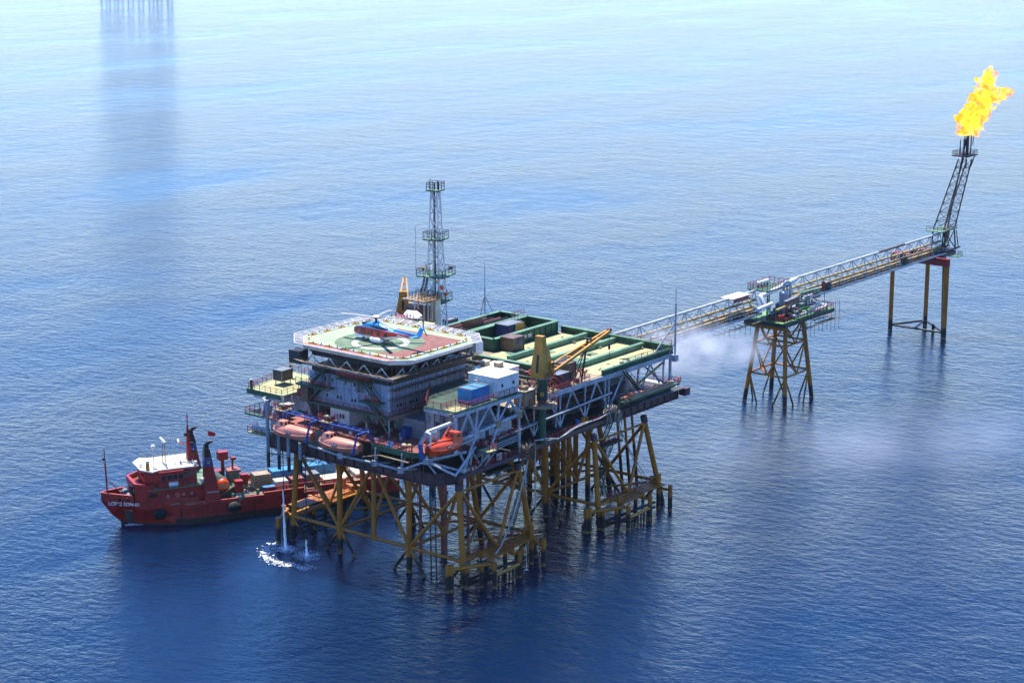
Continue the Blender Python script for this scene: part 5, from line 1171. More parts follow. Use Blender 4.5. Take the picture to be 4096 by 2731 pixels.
# ------------------------------------------------------------------ bridges
YN, YT, YF, ZT, ZBt = 17.3, 18.7, 20.6, 29.3, 24.0
def bridge(x0, x1, k, label, rb=False):
    t = thing('pipe_bridge', (x0, 18.7, ZBt), label, 'bridge')
    T((x0, YT, ZT), (x1, YT, ZT), .28, 'top_chord', 'bridgewhite', t, 12)
    for y in (YN, YF): T((x0 - 1, y, ZBt), (x1 + 1, y, ZBt), .26, 'bottom_chord', 'bridgewhite', t, 12)
    if rb:
        a = x0 + (x1 - x0) * .56; T((a, YT, ZT + .01), (a + 14, YT, ZT + .01), .295, 'repaired_chord', 'rust', t, 12)
    else: T((x0 + .5, YT, ZT + .01), (x0 + 5, YT, ZT + .01), .295, 'repaired_chord', 'redoxide', t, 12); T((x0 + 22, YN, ZBt + .01), (x0 + 30, YN, ZBt + .01), .275, 'repaired_chord', 'red', t, 12)
    d = (x1 - x0) / k
    for i in range(k + 1):
        x = x0 + i * d
        T((x, YT, ZT), (x, YN, ZBt), .11, 'post', 'bridgewhite', t, 8); T((x, YT, ZT), (x, YF, ZBt), .1, 'post', 'bridgewhite', t, 8); B((x, YN, ZBt), (x, YF, ZBt), .2, 'cross_beam', 'bridgewhite', t)
        if i < k:
            T((x, YT, ZT), (x + d, YN, ZBt), .09, 'diagonal', 'steel', t, 8); T((x + d, YT, ZT), (x, YF, ZBt), .09, 'diagonal', 'bridgewhite', t, 8)
        B((x, YN + .3, 26.3), (x, YF - .6, 26.3), .14, 'pipe_rack', 'rust', t)
    for y, z, r_, mt in ((19.3, 26.9, .3, 'pipeyellow'), (18.1, 25.2, .22, 'pipeyellow'), (18.7, 25.0, .15, 'rust'), (19.2, 24.9, .2, 'tan'), (19.8, 25.3, .24, 'pipeyellow'), (17.8, 24.5, .13, 'rust'), (20.1, 24.6, .16, 'burnt')):
        T((x0 - 1.5, y, z), (x1 + 1.5, y, z), r_, 'pipe', mt, t, 10)
    for j in range(5): B((x0, 17.6 + j * .32, ZBt + .25), (x1, 17.6 + j * .32, ZBt + .25), .28, 'walkway_plank', 'decktan', t, .07)
    MB().rail([(x0, 17.5, ZBt + .3), (x1, 17.5, ZBt + .3)], 1.1, 1.8, .08).build('railing', 'burnt', t)
    MB().rail([(x0, 19.4, ZBt + .3), (x1, 19.4, ZBt + .3)], 1.1, 1.8, .08).build('railing', 'burnt', t)
    return t
b1 = bridge(71.5, 135, 11, 'white tubular pipe bridge joining the main platform to the small green topped platform')
b2 = bridge(140, 217, 13, 'white tubular pipe bridge with a rust red patch leading to the flare tower', True)
b1.location += V((1.5, 5.8, -2.5)); b2.location += V((12.4, 5.8, -2.5))
ORG[b1.name] = ORG[b1.name] + V((0, 0, 0))
# scaffold hung under the first bridge
for y in (15.8, 16.4): B((76, y, 22.6), (134, y, 22.8), .3, 'scaffold_plank', 'wood', b1, .08)
mb = MB()
for k in range(26): x = 78 + k * 2.2; mb.beam((x, 15.6, 21.6 - rnd.random() * 1.6), (x, 15.6, 23.8), .07); mb.beam((x, 15.5, 22.5), (x, 18, 23), .06)
mb.build('scaffold_poles', 'scaf', b1, kind='stuff')
BX(123.5, 131, 17.2, 20.6, 29.3, 29.45, 'shelter_roof', 'whitepaint', b1); BX(124, 130.5, 17.4, 17.5, 28.3, 29.3, 'shelter_wall', 'redoxide', b1)
BX(154.5, 158.5, 17.9, 18.1, 24.4, 26.0, 'sign_panel', 'burnt', b2); BX(153.9, 154.5, 17.5, 18.1, 24.4, 26.6, 'cabinet', 'red', b2); BX(194, 197.5, 17.9, 18.1, 24.4, 26.2, 'sign_panel', 'burnt', b2)

# ------------------------------------------------------------------ riser platform between the bridges
mp_ = thing('riser_platform', (143.8, 21.7, 0), 'small four legged platform with a green deck and grey vessel midway along the bridges', 'platform')
mlb = [(137.6, 16.2), (150.0, 16.3), (149.9, 27.3), (137.4, 27.0)]; mlt = [(140.0, 18.1), (147.8, 18.1), (147.8, 25.2), (140, 25.2)]
def ml(i, z): f = z / 19.5; return V((mlb[i][0] * (1 - f) + mlt[i][0] * f, mlb[i][1] * (1 - f) + mlt[i][1] * f, z))
for i in range(4):
    T(ml(i, -2), ml(i, 19.6), .52, 'leg', 'jacket', mp_, 16)
    j = (i + 1) % 4
    for z in (6.9, 14.0): T(ml(i, z), ml(j, z), .22, 'horizontal_brace', 'jacket', mp_)
    for za, zb in ((19.0, 14.0), (14.0, 6.9), (6.9, -1.5)):
        m_ = ml(i, zb).lerp(ml(j, zb), .5)
        T(ml(i, za), m_ if zb > 0 else ml(i, zb).lerp(ml(j, zb), .36), .2, 'brace', 'jacket', mp_); T(ml(j, za), m_ if zb > 0 else ml(i, zb).lerp(ml(j, zb), .64), .2, 'brace', 'jacket', mp_)
T(ml(0, 6.9).lerp(ml(1, 6.9), .5), ml(1, 6.9).lerp(ml(2, 6.9), .5), .26, 'plan_brace', 'jacket', mp_); T(ml(2, 6.9).lerp(ml(3, 6.9), .5), ml(3, 6.9).lerp(ml(0, 6.9), .5), .26, 'plan_brace', 'jacket', mp_)
for z in (14.0,): T(ml(0, z).lerp(ml(1, z), .5), ml(2, z).lerp(ml(3, z), .5), .24, 'plan_brace', 'jacket', mp_)
DZ = 20.2
MB().prism([(135.8, 15.9), (158.4, 15.9), (158.4, 26.6), (135.8, 26.6)], DZ - .5, DZ).build('deck_plate', 'midgreen', mp_)
for p_, q_ in (((135.8, 15.8), (158.4, 15.8)), ((135.7, 15.8), (135.7, 26.6))): B((*p_, DZ - .5), (*q_, DZ - .5), .25, 'edge_beam', 'darkgreen', mp_, .8)
BX(136, 148, 25.2, 26.8, 18.6, 19.7, 'under_girder', 'jacket', mp_); BX(136.2, 137.2, 16.4, 26.5, 18.4, 19.6, 'under_girder', 'jacket', mp_)
MB().rail([(135.9, 26.4, DZ), (135.9, 16.0, DZ), (158.2, 16.0, DZ), (158.2, 26.4, DZ), (150, 26.4, DZ)], 1.3, 1.5, .09).build('railing', 'railred', mp_)
vx = P(3132, 1266, z=DZ)
MB().tube((vx.x, vx.y, DZ + .7), (vx.x, vx.y, DZ + 5.6), 1.05, 20).build('vessel_shell', 'vesselgrey', mp_, True); MB().sph((vx.x, vx.y, DZ + 5.6), 1.05, 20, 8, (1, 1, .5)).build('vessel_head', 'vesselgrey', mp_, True)
for z in (1.6, 2.9, 4.2, 5.2): MB().tube((vx.x, vx.y, DZ + z), (vx.x, vx.y, DZ + z + .07), 1.07, 20).build('vessel_band', 'grey', mp_, True)
MB().pipe([(vx.x, vx.y, DZ + 6.0), (vx.x, vx.y, DZ + 7.4)] + [(vx.x + .75 - .75 * math.cos(R(a)), vx.y - .4 + .4 * math.cos(R(a)), DZ + 7.4 + .8 * math.sin(R(a))) for a in range(0, 181, 20)] + [(vx.x + 1.5, vx.y - .8, DZ + 4), (vx.x + 1.5, vx.y - .8, DZ + .8), (vx.x + .6, vx.y - 1.4, DZ + .4)], .33, 10).build('vessel_pipe', 'vesselgrey', mp_, True)
MB().pipe([(vx.x - .8, 18, DZ + .7), (vx.x - .8, 16.7, DZ + .7), (vx.x, 16.5, DZ + .7), (155, 16.5, DZ + .7), (156.4, 16.6, DZ + .7), (156.8, 17.6, DZ + .7), (156, 18.6, DZ + .7), (152, 18.6, DZ + .6)], .36, 12).build('edge_pipe', 'whitepaint', mp_, True)
MB().pipe([(137, 21.5, DZ + 6.2), (134.5, 21.5, DZ + 6.2), (133.8, 21.2, DZ + 6.0), (133.6, 20.6, DZ + 5.2), (133.6, 20.2, DZ + 4.4)], .5, 12).build('large_pipe', 'whitepaint', mp_, True); T((137, 21.5, DZ + 6.2), (150, 21.5, DZ + 7.6), .5, 'large_pipe', 'whitepaint', mp_, 12)
T((128, 18.6, DZ + 4.4), (135, 18.9, DZ + 4.6), .42, 'pipe', 'whitepaint', mp_); T((134, 17.2, DZ + 3.4), (141, 17.4, DZ + 3.6), .3, 'pipe', 'orangepipe' if 'orangepipe' in M else 'pipeyellow', mp_)
MB().prism([(136.5, 21.0), (146, 21.0), (146, 26.4), (136.5, 26.4)], DZ + 6.6, DZ + 6.85).build('upper_platform', 'green', mp_); MB().rail([(136.5, 26.3, DZ + 6.85), (136.5, 21.1, DZ + 6.85), (146, 21.1, DZ + 6.85), (146, 26.3, DZ + 6.85), (136.5, 26.3, DZ + 6.85)], 1.4, 1.2, .09).build('railing', 'railred', mp_)
for x, y in ((137, 21.3), (145.6, 21.3), (137, 26), (145.6, 26)): T((x, y, DZ), (x, y, DZ + 6.6), .16, 'post', 'darkgreen', mp_, 8)
for k in range(4): MB().sph((139 + k * 1.3, 25, DZ + 7.9), .5, 10, 6).build('valve_bonnet', 'whitepaint', mp_, True); T((139 + k * 1.3, 25, DZ + 6.8), (139 + k * 1.3, 25, DZ + 7.6), .2, 'valve_stem', 'darkgreen', mp_, 8)
for i in range(64):
    x, y = rnd.uniform(137.5, 156), rnd.uniform(17.6, 22.6); z = DZ + rnd.uniform(.5, 3.2); mt = rnd.choice(['darkgreen', 'grey', 'darkgrey', 'green', 'vesselgrey', 'red', 'whitepaint', 'darkgreen', 'navy'])
    if i % 3 == 0: T((x, y, DZ), (x, y, z + 1), rnd.uniform(.1, .3), 'stand_pipe', mt, mp_, 8)
    elif i % 3 == 1: T((x, y, z), (min(157, x + rnd.uniform(2, 6)), y, z), rnd.uniform(.1, .28), 'pipe', mt, mp_, 8)
    else: MB().cbox((x, y, DZ + .7), (rnd.uniform(.6, 2), rnd.uniform(.5, 1.4), 1.4)).build('equipment_skid', mt, mp_)
B((143, 16.8, DZ + 6.0), (157, 19, DZ + 4.6), .7, 'cable_tray', 'palegreen', mp_, .2); B((137, 16.6, DZ + 5.0), (144, 17.5, DZ + 5.0), .9, 'cable_tray', 'grey', mp_, .25); B((137, 16.4, DZ + 4.3), (144, 17.3, DZ + 4.3), .5, 'pipe_cover', 'redoxide', mp_, .5)
for x in (144, 148, 152, 156): T((x, 17, DZ), (x, 17.3, DZ + 4.8), .1, 'post', 'palegreen', mp_, 6)
for k in range(5): T((136.2, 16.4 + k * .02, DZ + .35 + k * .2), (140.2, 16.4, DZ + .35 + k * .2), .1, 'pipe', 'red' if k > 2 else 'burnt', mp_, 6)
mb = MB()
for k in range(13): x = 137 + k * 1.9; mb.beam((x, 15.2, DZ - 3.5 - rnd.random() * 2), (x, 15.2, DZ + 1.6), .075)
for k in range(12): x = 140 + rnd.random() * 18; mb.beam((x, 15, DZ - 2.2), (x + 4, 15.5 + rnd.random() * 3, DZ - 2.2), .07)
mb.build('scaffold_poles', 'scaf', mp_, kind='stuff')
for a, c_ in (((141, 14.9), (158, 14.9)), ((136, 17), (141, 15.4)), ((150, 16), (160.5, 15.4)), ((152, 18), (161, 17.5))): B((*a, DZ - 2.3), (*c_, DZ - 2.3), .6, 'scaffold_plank', 'wood', mp_, .08)

# ------------------------------------------------------------------ flare support tripod, flare tower, flame
tp = thing('flare_tripod', (227, 28, 0), 'three legged mustard support with a red triangular top under the flare tower', 'platform')
tl = [V((223.8, 35.0, 0)), V((234.2, 30.0, 0)), V((223.6, 19.2, 0))]
for i, p_ in enumerate(tl):
    T(p_ + V((0, 0, -2)), V((p_.x, p_.y, 20.0)), .58 if i < 2 else .68, 'leg', 'jacket', tp, 16); q_ = tl[(i + 1) % 3]
    T(p_ + V((0, 0, 1.6)), q_ + V((0, 0, 1.6)), .28, 'horizontal_brace', 'jacket', tp)
    MB().beam(V((p_.x, p_.y, 20.4)), V((q_.x, q_.y, 20.4)), 1.1, 2.0).build('top_girder', 'red', tp); MB().tube(V((p_.x, p_.y, 19.4)), V((p_.x, p_.y, 21.45)), .78, 14).build('leg_cap', 'red', tp, True)
T(tl[1] + V((0, 0, 1.6)), tl[0].lerp(tl[2], .45) + V((0, 0, 1.6)), .26, 'horizontal_brace', 'jacket', tp); T(tl[2] + V((1, 1, 0)), tl[2] + V((.8, 1.4, 20)), .3, 'riser', 'jacket', tp); T(V((228, 24.5, -1)), V((228, 24.5, 2.4)), .4, 'pile', 'jacket', tp)
B((223, 23.4, 21.0), (236, 23.4, 21.0), .9, 'bridge_seat', 'rust', tp, .9); MB().prism([(227, 18), (230, 18), (230, 21), (227, 21)], 21.4, 21.6).build('side_platform', 'palegreen', tp); MB().rail([(227, 18.1, 21.6), (230, 18.1, 21.6), (230, 21, 21.6)], 1.1, 1).build('railing', 'burnt', tp)
ft = thing('flare_tower', (220, 18.7, 24), 'blackened leaning lattice flare tower at the end of the pipe bridge', 'flare tower')
A0 = [V((216.4, 17.2, 30.0)), V((222.8, 17.2, 29.6)), V((222.8, 20.2, 29.6)), V((216.4, 20.2, 30.0))]
TOPC = V((229.2, 18.2, 47.6)); A1 = [TOPC + V((a * 1.5, c_ * 1.2, 0)) for a, c_ in ((-1, -1), (1, -1), (1, 1), (-1, 1))]
for i in range(4):
    T((A0[i].x + (-.5 if i in (0, 3) else 1.2), A0[i].y, 24), A0[i], .2, 'base_leg', 'burnt', ft, 8)
    T(A0[i], A1[i], .18, 'tower_leg', 'burnt', ft, 10)
NS = 8
for k in range(NS):
    for i in range(4):
        j = (i + 1) % 4; a, c_, e, f_ = A0[i].lerp(A1[i], k / NS), A0[j].lerp(A1[j], k / NS), A0[i].lerp(A1[i], (k + 1) / NS), A0[j].lerp(A1[j], (k + 1) / NS)
        T(a, f_ if k % 2 else f_, .075, 'lattice_bar', 'burnt', ft, 6); T(a, c_, .075, 'lattice_bar', 'burnt', ft, 6)
for dx, r_, mt in ((-.3, .2, 'burnt'), (.35, .14, 'rust'), (.7, .14, 'burnt'), (0, .12, 'burnt')): T(V((219.8 + dx, 18.7 + dx * .6, 25)), TOPC + V((dx, dx * .4, 5)), r_, 'gas_pipe', mt, ft, 8)
MB().pipe([(214, 19, 25.2), (219, 19, 25.4), (221, 18.8, 26), (222, 18.6, 27.5), (222.6, 18.6, 30)], .36, 10).build('gas_pipe', 'pipeyellow', ft, True)
B((217, 17.2, 24.2), (226.5, 17.2, 24.4), .4, 'base_beam', 'burnt', ft); B((217, 20.4, 24.2), (226.5, 20.4, 24.4), .4, 'base_beam', 'burnt', ft); BX(217, 225, 17.3, 20.3, 24.0, 24.15, 'base_floor', 'burnt', ft)
for p_, q_ in (((217, 17.2, 24.3), (222.8, 17.2, 29.4)), ((224, 17.2, 24.3), (217, 17.2, 29.8)), ((225.6, 17.2, 24.3), (224.4, 17.4, 29.2)), ((226.4, 20.2, 24.3), (223, 20.2, 29.5))): T(p_, q_, .14, 'lattice_bar', 'burnt', ft, 6)
MB().prism([(213.6, 16.4), (223, 16.4), (223, 21), (213.6, 21)], 30.0, 30.2).build('lower_platform', 'palegreen', ft); MB().rail([(213.7, 20.8, 30.2), (213.7, 16.5, 30.2), (222.8, 16.5, 30.2)], 1.2, 1.2, .08).build('railing', 'railred', ft)
MB().prism([(TOPC.x - 3.2, 16), (TOPC.x + 3.0, 16), (TOPC.x + 3.0, 20.6), (TOPC.x - 3.2, 20.6)], 48.5, 48.75).build('top_platform', 'burnt', ft); tp_ = [(TOPC.x - 3.1, 16.1, 48.75), (TOPC.x + 2.9, 16.1, 48.75), (TOPC.x + 2.9, 20.5, 48.75), (TOPC.x - 3.1, 20.5, 48.75), (TOPC.x - 3.1, 16.1, 48.75)]
MB().rail(tp_, 1.3, 1.0, .08).build('railing', 'burnt', ft)
for s_ in (-1, 1): T(TOPC + V((s_ * 2.6, -1.5, .9)), TOPC + V((s_ * 1.4, -1.0, -2.2)), .16, 'knee_brace', 'burnt', ft, 6)
for k, (dx, dy, r_, hh) in enumerate(((.9, 0, .42, 5.2), (.2, .5, .16, 5.0), (1.9, .4, .18, 4.8), (1.4, -.8, .16, 5.2), (2.4, -.3, .14, 4.9), (-2.8, -.8, .2, 4.6), (-2.1, .6, .14, 4.3), (-.5, -.6, .12, 4.9))):
    T((TOPC.x + dx, 18.2 + dy, 48.6), (TOPC.x + dx, 18.2 + dy, 48.6 + hh), r_, 'burner_tip', 'burnt', ft, 8)
for dx in (-1.0, 2.2): MB().pipe([(TOPC.x + dx - .5, 17.6, 53.2), (TOPC.x + dx - .5, 17.6, 51.8), (TOPC.x + dx - .2, 17.6, 51.3), (TOPC.x + dx + .5, 17.6, 51.3), (TOPC.x + dx + .8, 17.6, 51.8), (TOPC.x + dx + .8, 17.6, 53.4)], .13, 8).build('wind_shield_pipe', 'burnt', ft, True)
# flame: glowing gas volumes inside a rugged closed shape
def flame_mat(name):
    m = bpy.data.materials.new(name); m.use_nodes = True; n = m.node_tree; n.nodes.clear(); M[name] = m
    out = n.nodes.new('ShaderNodeOutputMaterial'); e = n.nodes.new('ShaderNodeEmission'); ab = n.nodes.new('ShaderNodeVolumeAbsorption'); ad = n.nodes.new('ShaderNodeAddShader')
    f = tex(n, pos(n, (1, 1, .8)), .75, 5, .65); r_ = ramp(n, f, [(.30, .15), (.5, 1.0), (.7, 1.6)])
    cr = n.nodes.new('ShaderNodeValToRGB'); el = cr.color_ramp.elements; el[0].position = .40; el[0].color = (.62, .13, .006, 1); el[1].position = .58; el[1].color = (1.0, .58, .035, 1)
    n.links.new(tex(n, pos(n, (1, 1, 1)), .5, 4, .6), cr.inputs[0]); n.links.new(cr.outputs[0], e.inputs[0])
    ab.inputs[0].default_value = (0, 0, 0, 1); n.links.new(math_(n, 'MULTIPLY', r_.outputs[0], 1.0), ab.inputs[1])
    n.links.new(math_(n, 'MULTIPLY', r_.outputs[0], 1.5), e.inputs[1])
    n.links.new(e.outputs[0], ad.inputs[0]); n.links.new(ab.outputs[0], ad.inputs[1]); n.links.new(ad.outputs[0], out.inputs['Volume'])
flame_mat('flame')
def blob(path, rad, seed, n_=20):
    rings = []; L = len(path)
    for i, p_ in enumerate(path):
        rg = []
        for k in range(n_):
            a = 2 * math.pi * k / n_; d = V((math.cos(a), math.sin(a), .35 * math.sin(a * 2 + i)))
            rr = rad[i] * (1 + .9 * noise.noise(V((d.x * 1.4 + seed, d.y * 1.4, p_.z * .55))) + .75 * noise.noise(V((d.x * 3 + seed, d.y * 3, p_.z * 1.5))))
            rg.append(p_ + d * rr)
        rings.append(rg)
    return rings
def dense(pts, rad, k=8):
    P_, R_ = [], []
    for i in range(len(pts) - 1):
        for j in range(k): P_.append(V(pts[i]).lerp(V(pts[i + 1]), j / k)); R_.append(rad[i] + (rad[i + 1] - rad[i]) * j / k)
    return P_ + [V(pts[-1])], R_ + [rad[-1]]
ft.location += P(3800, 900, y=24.0) - P(3800, 900, y=18.2)
YF_ = 24.0
fk = [P(*a, y=YF_) for a in ((3873, 541), (3885, 500), (3905, 452), (3925, 402), (3945, 352), (3955, 302), (3966, 262))]
mb = MB(); mb.loft(blob(*dense(fk, [1.7, 2.9, 3.2, 2.9, 2.2, 1.7, .25]), 1.3))
fk2 = [P(*a, y=YF_) for a in ((3925, 420), (3965, 400), (4000, 385), (4022, 365), (4034, 350))]; mb.loft(blob(*dense(fk2, [.6, 1.6, 1.7, 1.8, .2]), 7.7))
fk3 = [P(*a, y=YF_) for a in ((3882, 530), (3862, 530), (3846, 528), (3838, 540))]; mb.loft(blob(*dense(fk3, [.8, 1.5, 1.4, .3]), 4.1))
fo = mb.build('flame', 'flame'); tag(fo, 'tall yellow gas flame burning at the top of the flare tower', 'flame')
# ------------------------------------------------------------------ supply ship (own axes: x to the bow, y to port, z up)
SHD = math.atan2(.461, -.887)
sh = thing('supply_ship', (-1.3, 66.4, 0), 'red offshore supply ship with cream bridge roof moored behind the platform', 'ship', None, SHD)
HB = 6.3
def hs(x):                                # half beam and sheer height along the ship
    u = (x + 41) / 58.5
    hb = HB * (1 - max(0, (u - .62) / .38) ** 2.4) if u > .62 else HB
    return max(.12, hb)
xs = [-41, -36, -28, -20, -12, -6, 0, 4, 8, 11, 13.5, 15.5, 17.3]
def zs(x): return 3.6 if x < -4 else 3.6 + (x + 4) / 21.3 * 1.4
paint('boot', (.03, .022, .022), .35, .4)
rings = []
for x in xs:
    hb = hs(x); w = hb * (1 if x < 4 else max(.02, 1 - ((x - 4) / 10.2) ** 1.6) if x < 14 else .02); z = zs(x)
    xw = x if x < 11 else 11 + (x - 11) * .42
    rings.append([(x, -hb, z), (x if x < 11 else (x + xw) / 2, -(hb + w) / 2 * .99, z * .45), (xw, -w, .35), (xw - .3, -w * .96, -2), (xw - .3, w * .96, -2), (xw, w, .35), (x if x < 11 else (x + xw) / 2, (hb + w) / 2 * .99, z * .45), (x, hb, z)])
mb = MB(); mb.loft(rings); n_ = 8; mm = []
for i in range(len(rings) - 1):
    for k in range(n_): mm.append(1 if k in (2, 3, 4) else 2 if k == 7 else 0)
mb.m = mm + [0, 0]; mb.build('hull', ['shipred', 'boot', 'deckgreen'], sh)
# boot-topping strip a little proud of the hull
for s_ in (-1, 1):
    mb = MB()
    pts = [(x if x < 11 else 11 + (x - 11) * .42, s_ * (hs(x) * (1 if x < 4 else max(.02, 1 - ((x - 4) / 10.2) ** 1.6) if x < 14 else .02) + .03)) for x in xs]
    for (a, c_) in zip(pts, pts[1:]): mb.add([(a[0], a[1], -.5), (c_[0], c_[1], -.5), (c_[0], c_[1] * 1.004, 1.25), (a[0], a[1] * 1.004, 1.25)], [(0, 1, 2, 3)])
    mb.build('boot_topping', 'boot', sh)
    # rubbing strake
    mb = MB()
    for a, c_ in zip(xs[:-3], xs[1:-2]): mb.beam((a, s_ * (hs(a) + .08), zs(a) - .1), (c_, s_ * (hs(c_) + .08), zs(c_) - .1), .28, .24)
    mb.build('rubbing_strake', 'shipred', sh)
# bulwarks: aft cargo rail, waist, forecastle
def bulwark(x0, x1, h0, h1, name='bulwark', gaps=()):
    for s_ in (-1, 1):
        st = [x0 + (x1 - x0) * k / 10 for k in range(11)]
        for a, c_ in zip(st, st[1:]):
            if any(g0 < (a + c_) / 2 < g1 for g0, g1 in gaps): continue
            ya, yc_ = s_ * hs(a), s_ * hs(c_); ha = h0 + (h1 - h0) * (a - x0) / (x1 - x0); hc = h0 + (h1 - h0) * (c_ - x0) / (x1 - x0)
            za, zc2 = zs(a), zs(c_)
            MB().add([(a, ya, za), (c_, yc_, zc2), (c_, yc_ * .985, zc2 + hc), (a, ya * .985, za + ha), (a, ya - s_ * .12, za), (c_, yc_ - s_ * .12, zc2), (c_, yc_ * .985 - s_ * .12, zc2 + hc), (a, ya * .985 - s_ * .12, za + ha)],
                     [(0, 1, 2, 3), (7, 6, 5, 4), (3, 2, 6, 7), (0, 3, 7, 4), (1, 5, 6, 2)]).build(name, 'shipred', sh)
            MB().beam((a, ya * .985, za + ha + .04), (c_, yc_ * .985, zc2 + hc + .04), .32, .1).build('bulwark_cap', 'shipcap', sh)
paint('shipcap', (.60, .10, .07), .03, .2)
bulwark(-40, -13, .9, .9, gaps=((-24, -21),)); bulwark(-13, 0, .45, .6, gaps=((-9.5, -7.4),)); bulwark(0, 10.5, 1.3, 1.3); bulwark(10.5, 17.25, 1.5, 1.7, gaps=((10.6, 12.0),))
for s_ in (-1, 1):
    B((-39.5, s_ * 5.3, 3.7), (-13, s_ * 5.3, 3.7), .25, 'cargo_rail', 'red', sh, .3); B((-39.5, s_ * 5.3, 5.1), (-14, s_ * 5.3, 5.1), .22, 'cargo_rail', 'red', sh)
    for k in range(14): B((-39.3 + k * 1.95, s_ * 5.3, 3.6), (-39.3 + k * 1.95, s_ * 5.3, 5.1), .2, 'cargo_rail_post', 'shipred', sh)
for a, c_ in ((6.6, 7.6), (3.6, 5.4), (.4, 2.6), (-2.4, -1.0)):
    MB().box(a, c_, hs(a) - .02, hs(a) + .03, zs(a) + .12, zs(a) + .42).build('freeing_port', 'decktan', sh)
MB().prism([(-40.5, -5.9), (-40.5, 5.9), (-6, 5.9), (-6, -5.9)], 3.58, 3.64).build('cargo_deck', 'wood', sh)
MB().prism([(x, -hs(x) + .15) for x in (4, 8, 11, 13.5, 16)] + [(x, hs(x) - .15) for x in (16, 13.5, 11, 8, 4)], 4.9, 5.0).build('forecastle_deck', 'deckgreen', sh)
text('LONG SON-01', .95, (14.0, 4.62, 5.25), (R(82), 0, R(180 - 32)), 'purewhite', sh)
text('LONG SON-01', .95, (14.0, -4.62, 5.25), (R(82), 0, R(32)), 'purewhite', sh)
# superstructure
BX(-3.6, 9.6, -5.1, 5.1, 3.6, 7.4, 'deckhouse', 'shipred', sh)
MB().prism([(9.6, -5.1), (11.4, -3), (11.4, 3), (9.6, 5.1)], 3.6, 7.6).build('deckhouse_front', 'shipred', sh)
BX(-3.8, 9.4, -5.5, 5.5, 7.4, 7.55, 'boat_deck', 'palegreen', sh)
MB().prism([(8.6, -5.5), (11.6, -3.2), (11.6, 3.2), (8.6, 5.5), (8.2, 5.3), (11.0, 3), (11.0, -3), (8.2, -5.3)], 7.5, 8.5).build('front_bulwark', 'shipred', sh)
MB().prism([(-.4, -4.2), (7.2, -4.2), (9.4, -2.6), (9.4, 2.6), (7.2, 4.2), (-.4, 4.2)], 7.55, 10.8).build('wheelhouse', 'shipred', sh)
MB().prism([(-.7, -4.5), (7.0, -4.5), (8.4, -5.3), (10.3, -2.8), (10.3, 2.8), (8.4, 5.3), (7.0, 4.5), (-.7, 4.5)], 10.8, 11.05).build('wheelhouse_roof', 'cream', sh)
MB().box(2.4, 7.2, 4.2, 5.2, 7.6, 10.7).build('bridge_wing', 'shipred', sh); MB().box(2.4, 7.2, -5.2, -4.2, 7.6, 10.7).build('bridge_wing', 'shipred', sh)
for s_ in (-1, 1):
    for x in (1.7, .4): o = MB().cbox((x, s_ * 4.22, 9.6), (1.15, .08, 1.2)).build('window', 'shipcap', sh); MB().cbox((x, s_ * 4.27, 9.6), (.98, .06, 1.0)).build('pane', 'glass', o)
    for x in (6.4, 5.2, 4.1, 3.0): o = MB().cbox((x, s_ * 5.22, 9.6), (1.0, .08, 1.2)).build('window', 'shipcap', sh); MB().cbox((x, s_ * 5.27, 9.6), (.86, .06, 1.0)).build('pane', 'glass', o)
    for y in (.7, 2.0): o = MB().cbox((9.42, s_ * y, 9.7), (.08, 1.1, .95)).build('window', 'shipcap', sh); MB().cbox((9.47, s_ * y, 9.7), (.06, .9, .75)).build('pane', 'glass', o)
    for x in (1.0, 2.6, 5.6, -1.4): MB().tube((x, s_ * 5.1, 5.9), (x, s_ * 5.16, 5.9), .26, 12).build('porthole', 'steel', sh, True)
    MB().cbox((3.8, s_ * 5.13, 5.6), (.8, .08, 1.7)).build('door', 'shipcap', sh); MB().cbox((8.4, s_ * 5.12, 6.4), (1.6, .06, .7)).build('opening', 'black', sh)
    MB().rail([(-3.6, s_ * 5.4, 7.55), (8.4, s_ * 5.4, 7.55)], 1.05, 1.6, .06).build('railing', 'shipcap', sh); MB().rail([(-.5, s_ * 4.3, 11.05), (7.0, s_ * 4.3, 11.05), (8.2, s_ * 5, 11.05)], 1.0, 1.6, .05).build('railing', 'grey', sh)
    # life rafts on the boat deck edge
    for x in (4.5, -1.8):
        mb = MB(); mb.loft([[(xx, s_ * 5.0 + r_ * math.cos(a), 8.2 + r_ * math.sin(a)) for a in [2 * math.pi * j / 12 for j in range(12)]] for xx, r_ in ((x - .95, .3), (x - .85, .52), (x + .85, .52), (x + .95, .3))]); mb.build('life_raft', 'purewhite', sh, True)
        MB().cbox((x, s_ * 5.0, 7.75), (1.4, .8, .4)).build('raft_cradle', 'grey', sh)
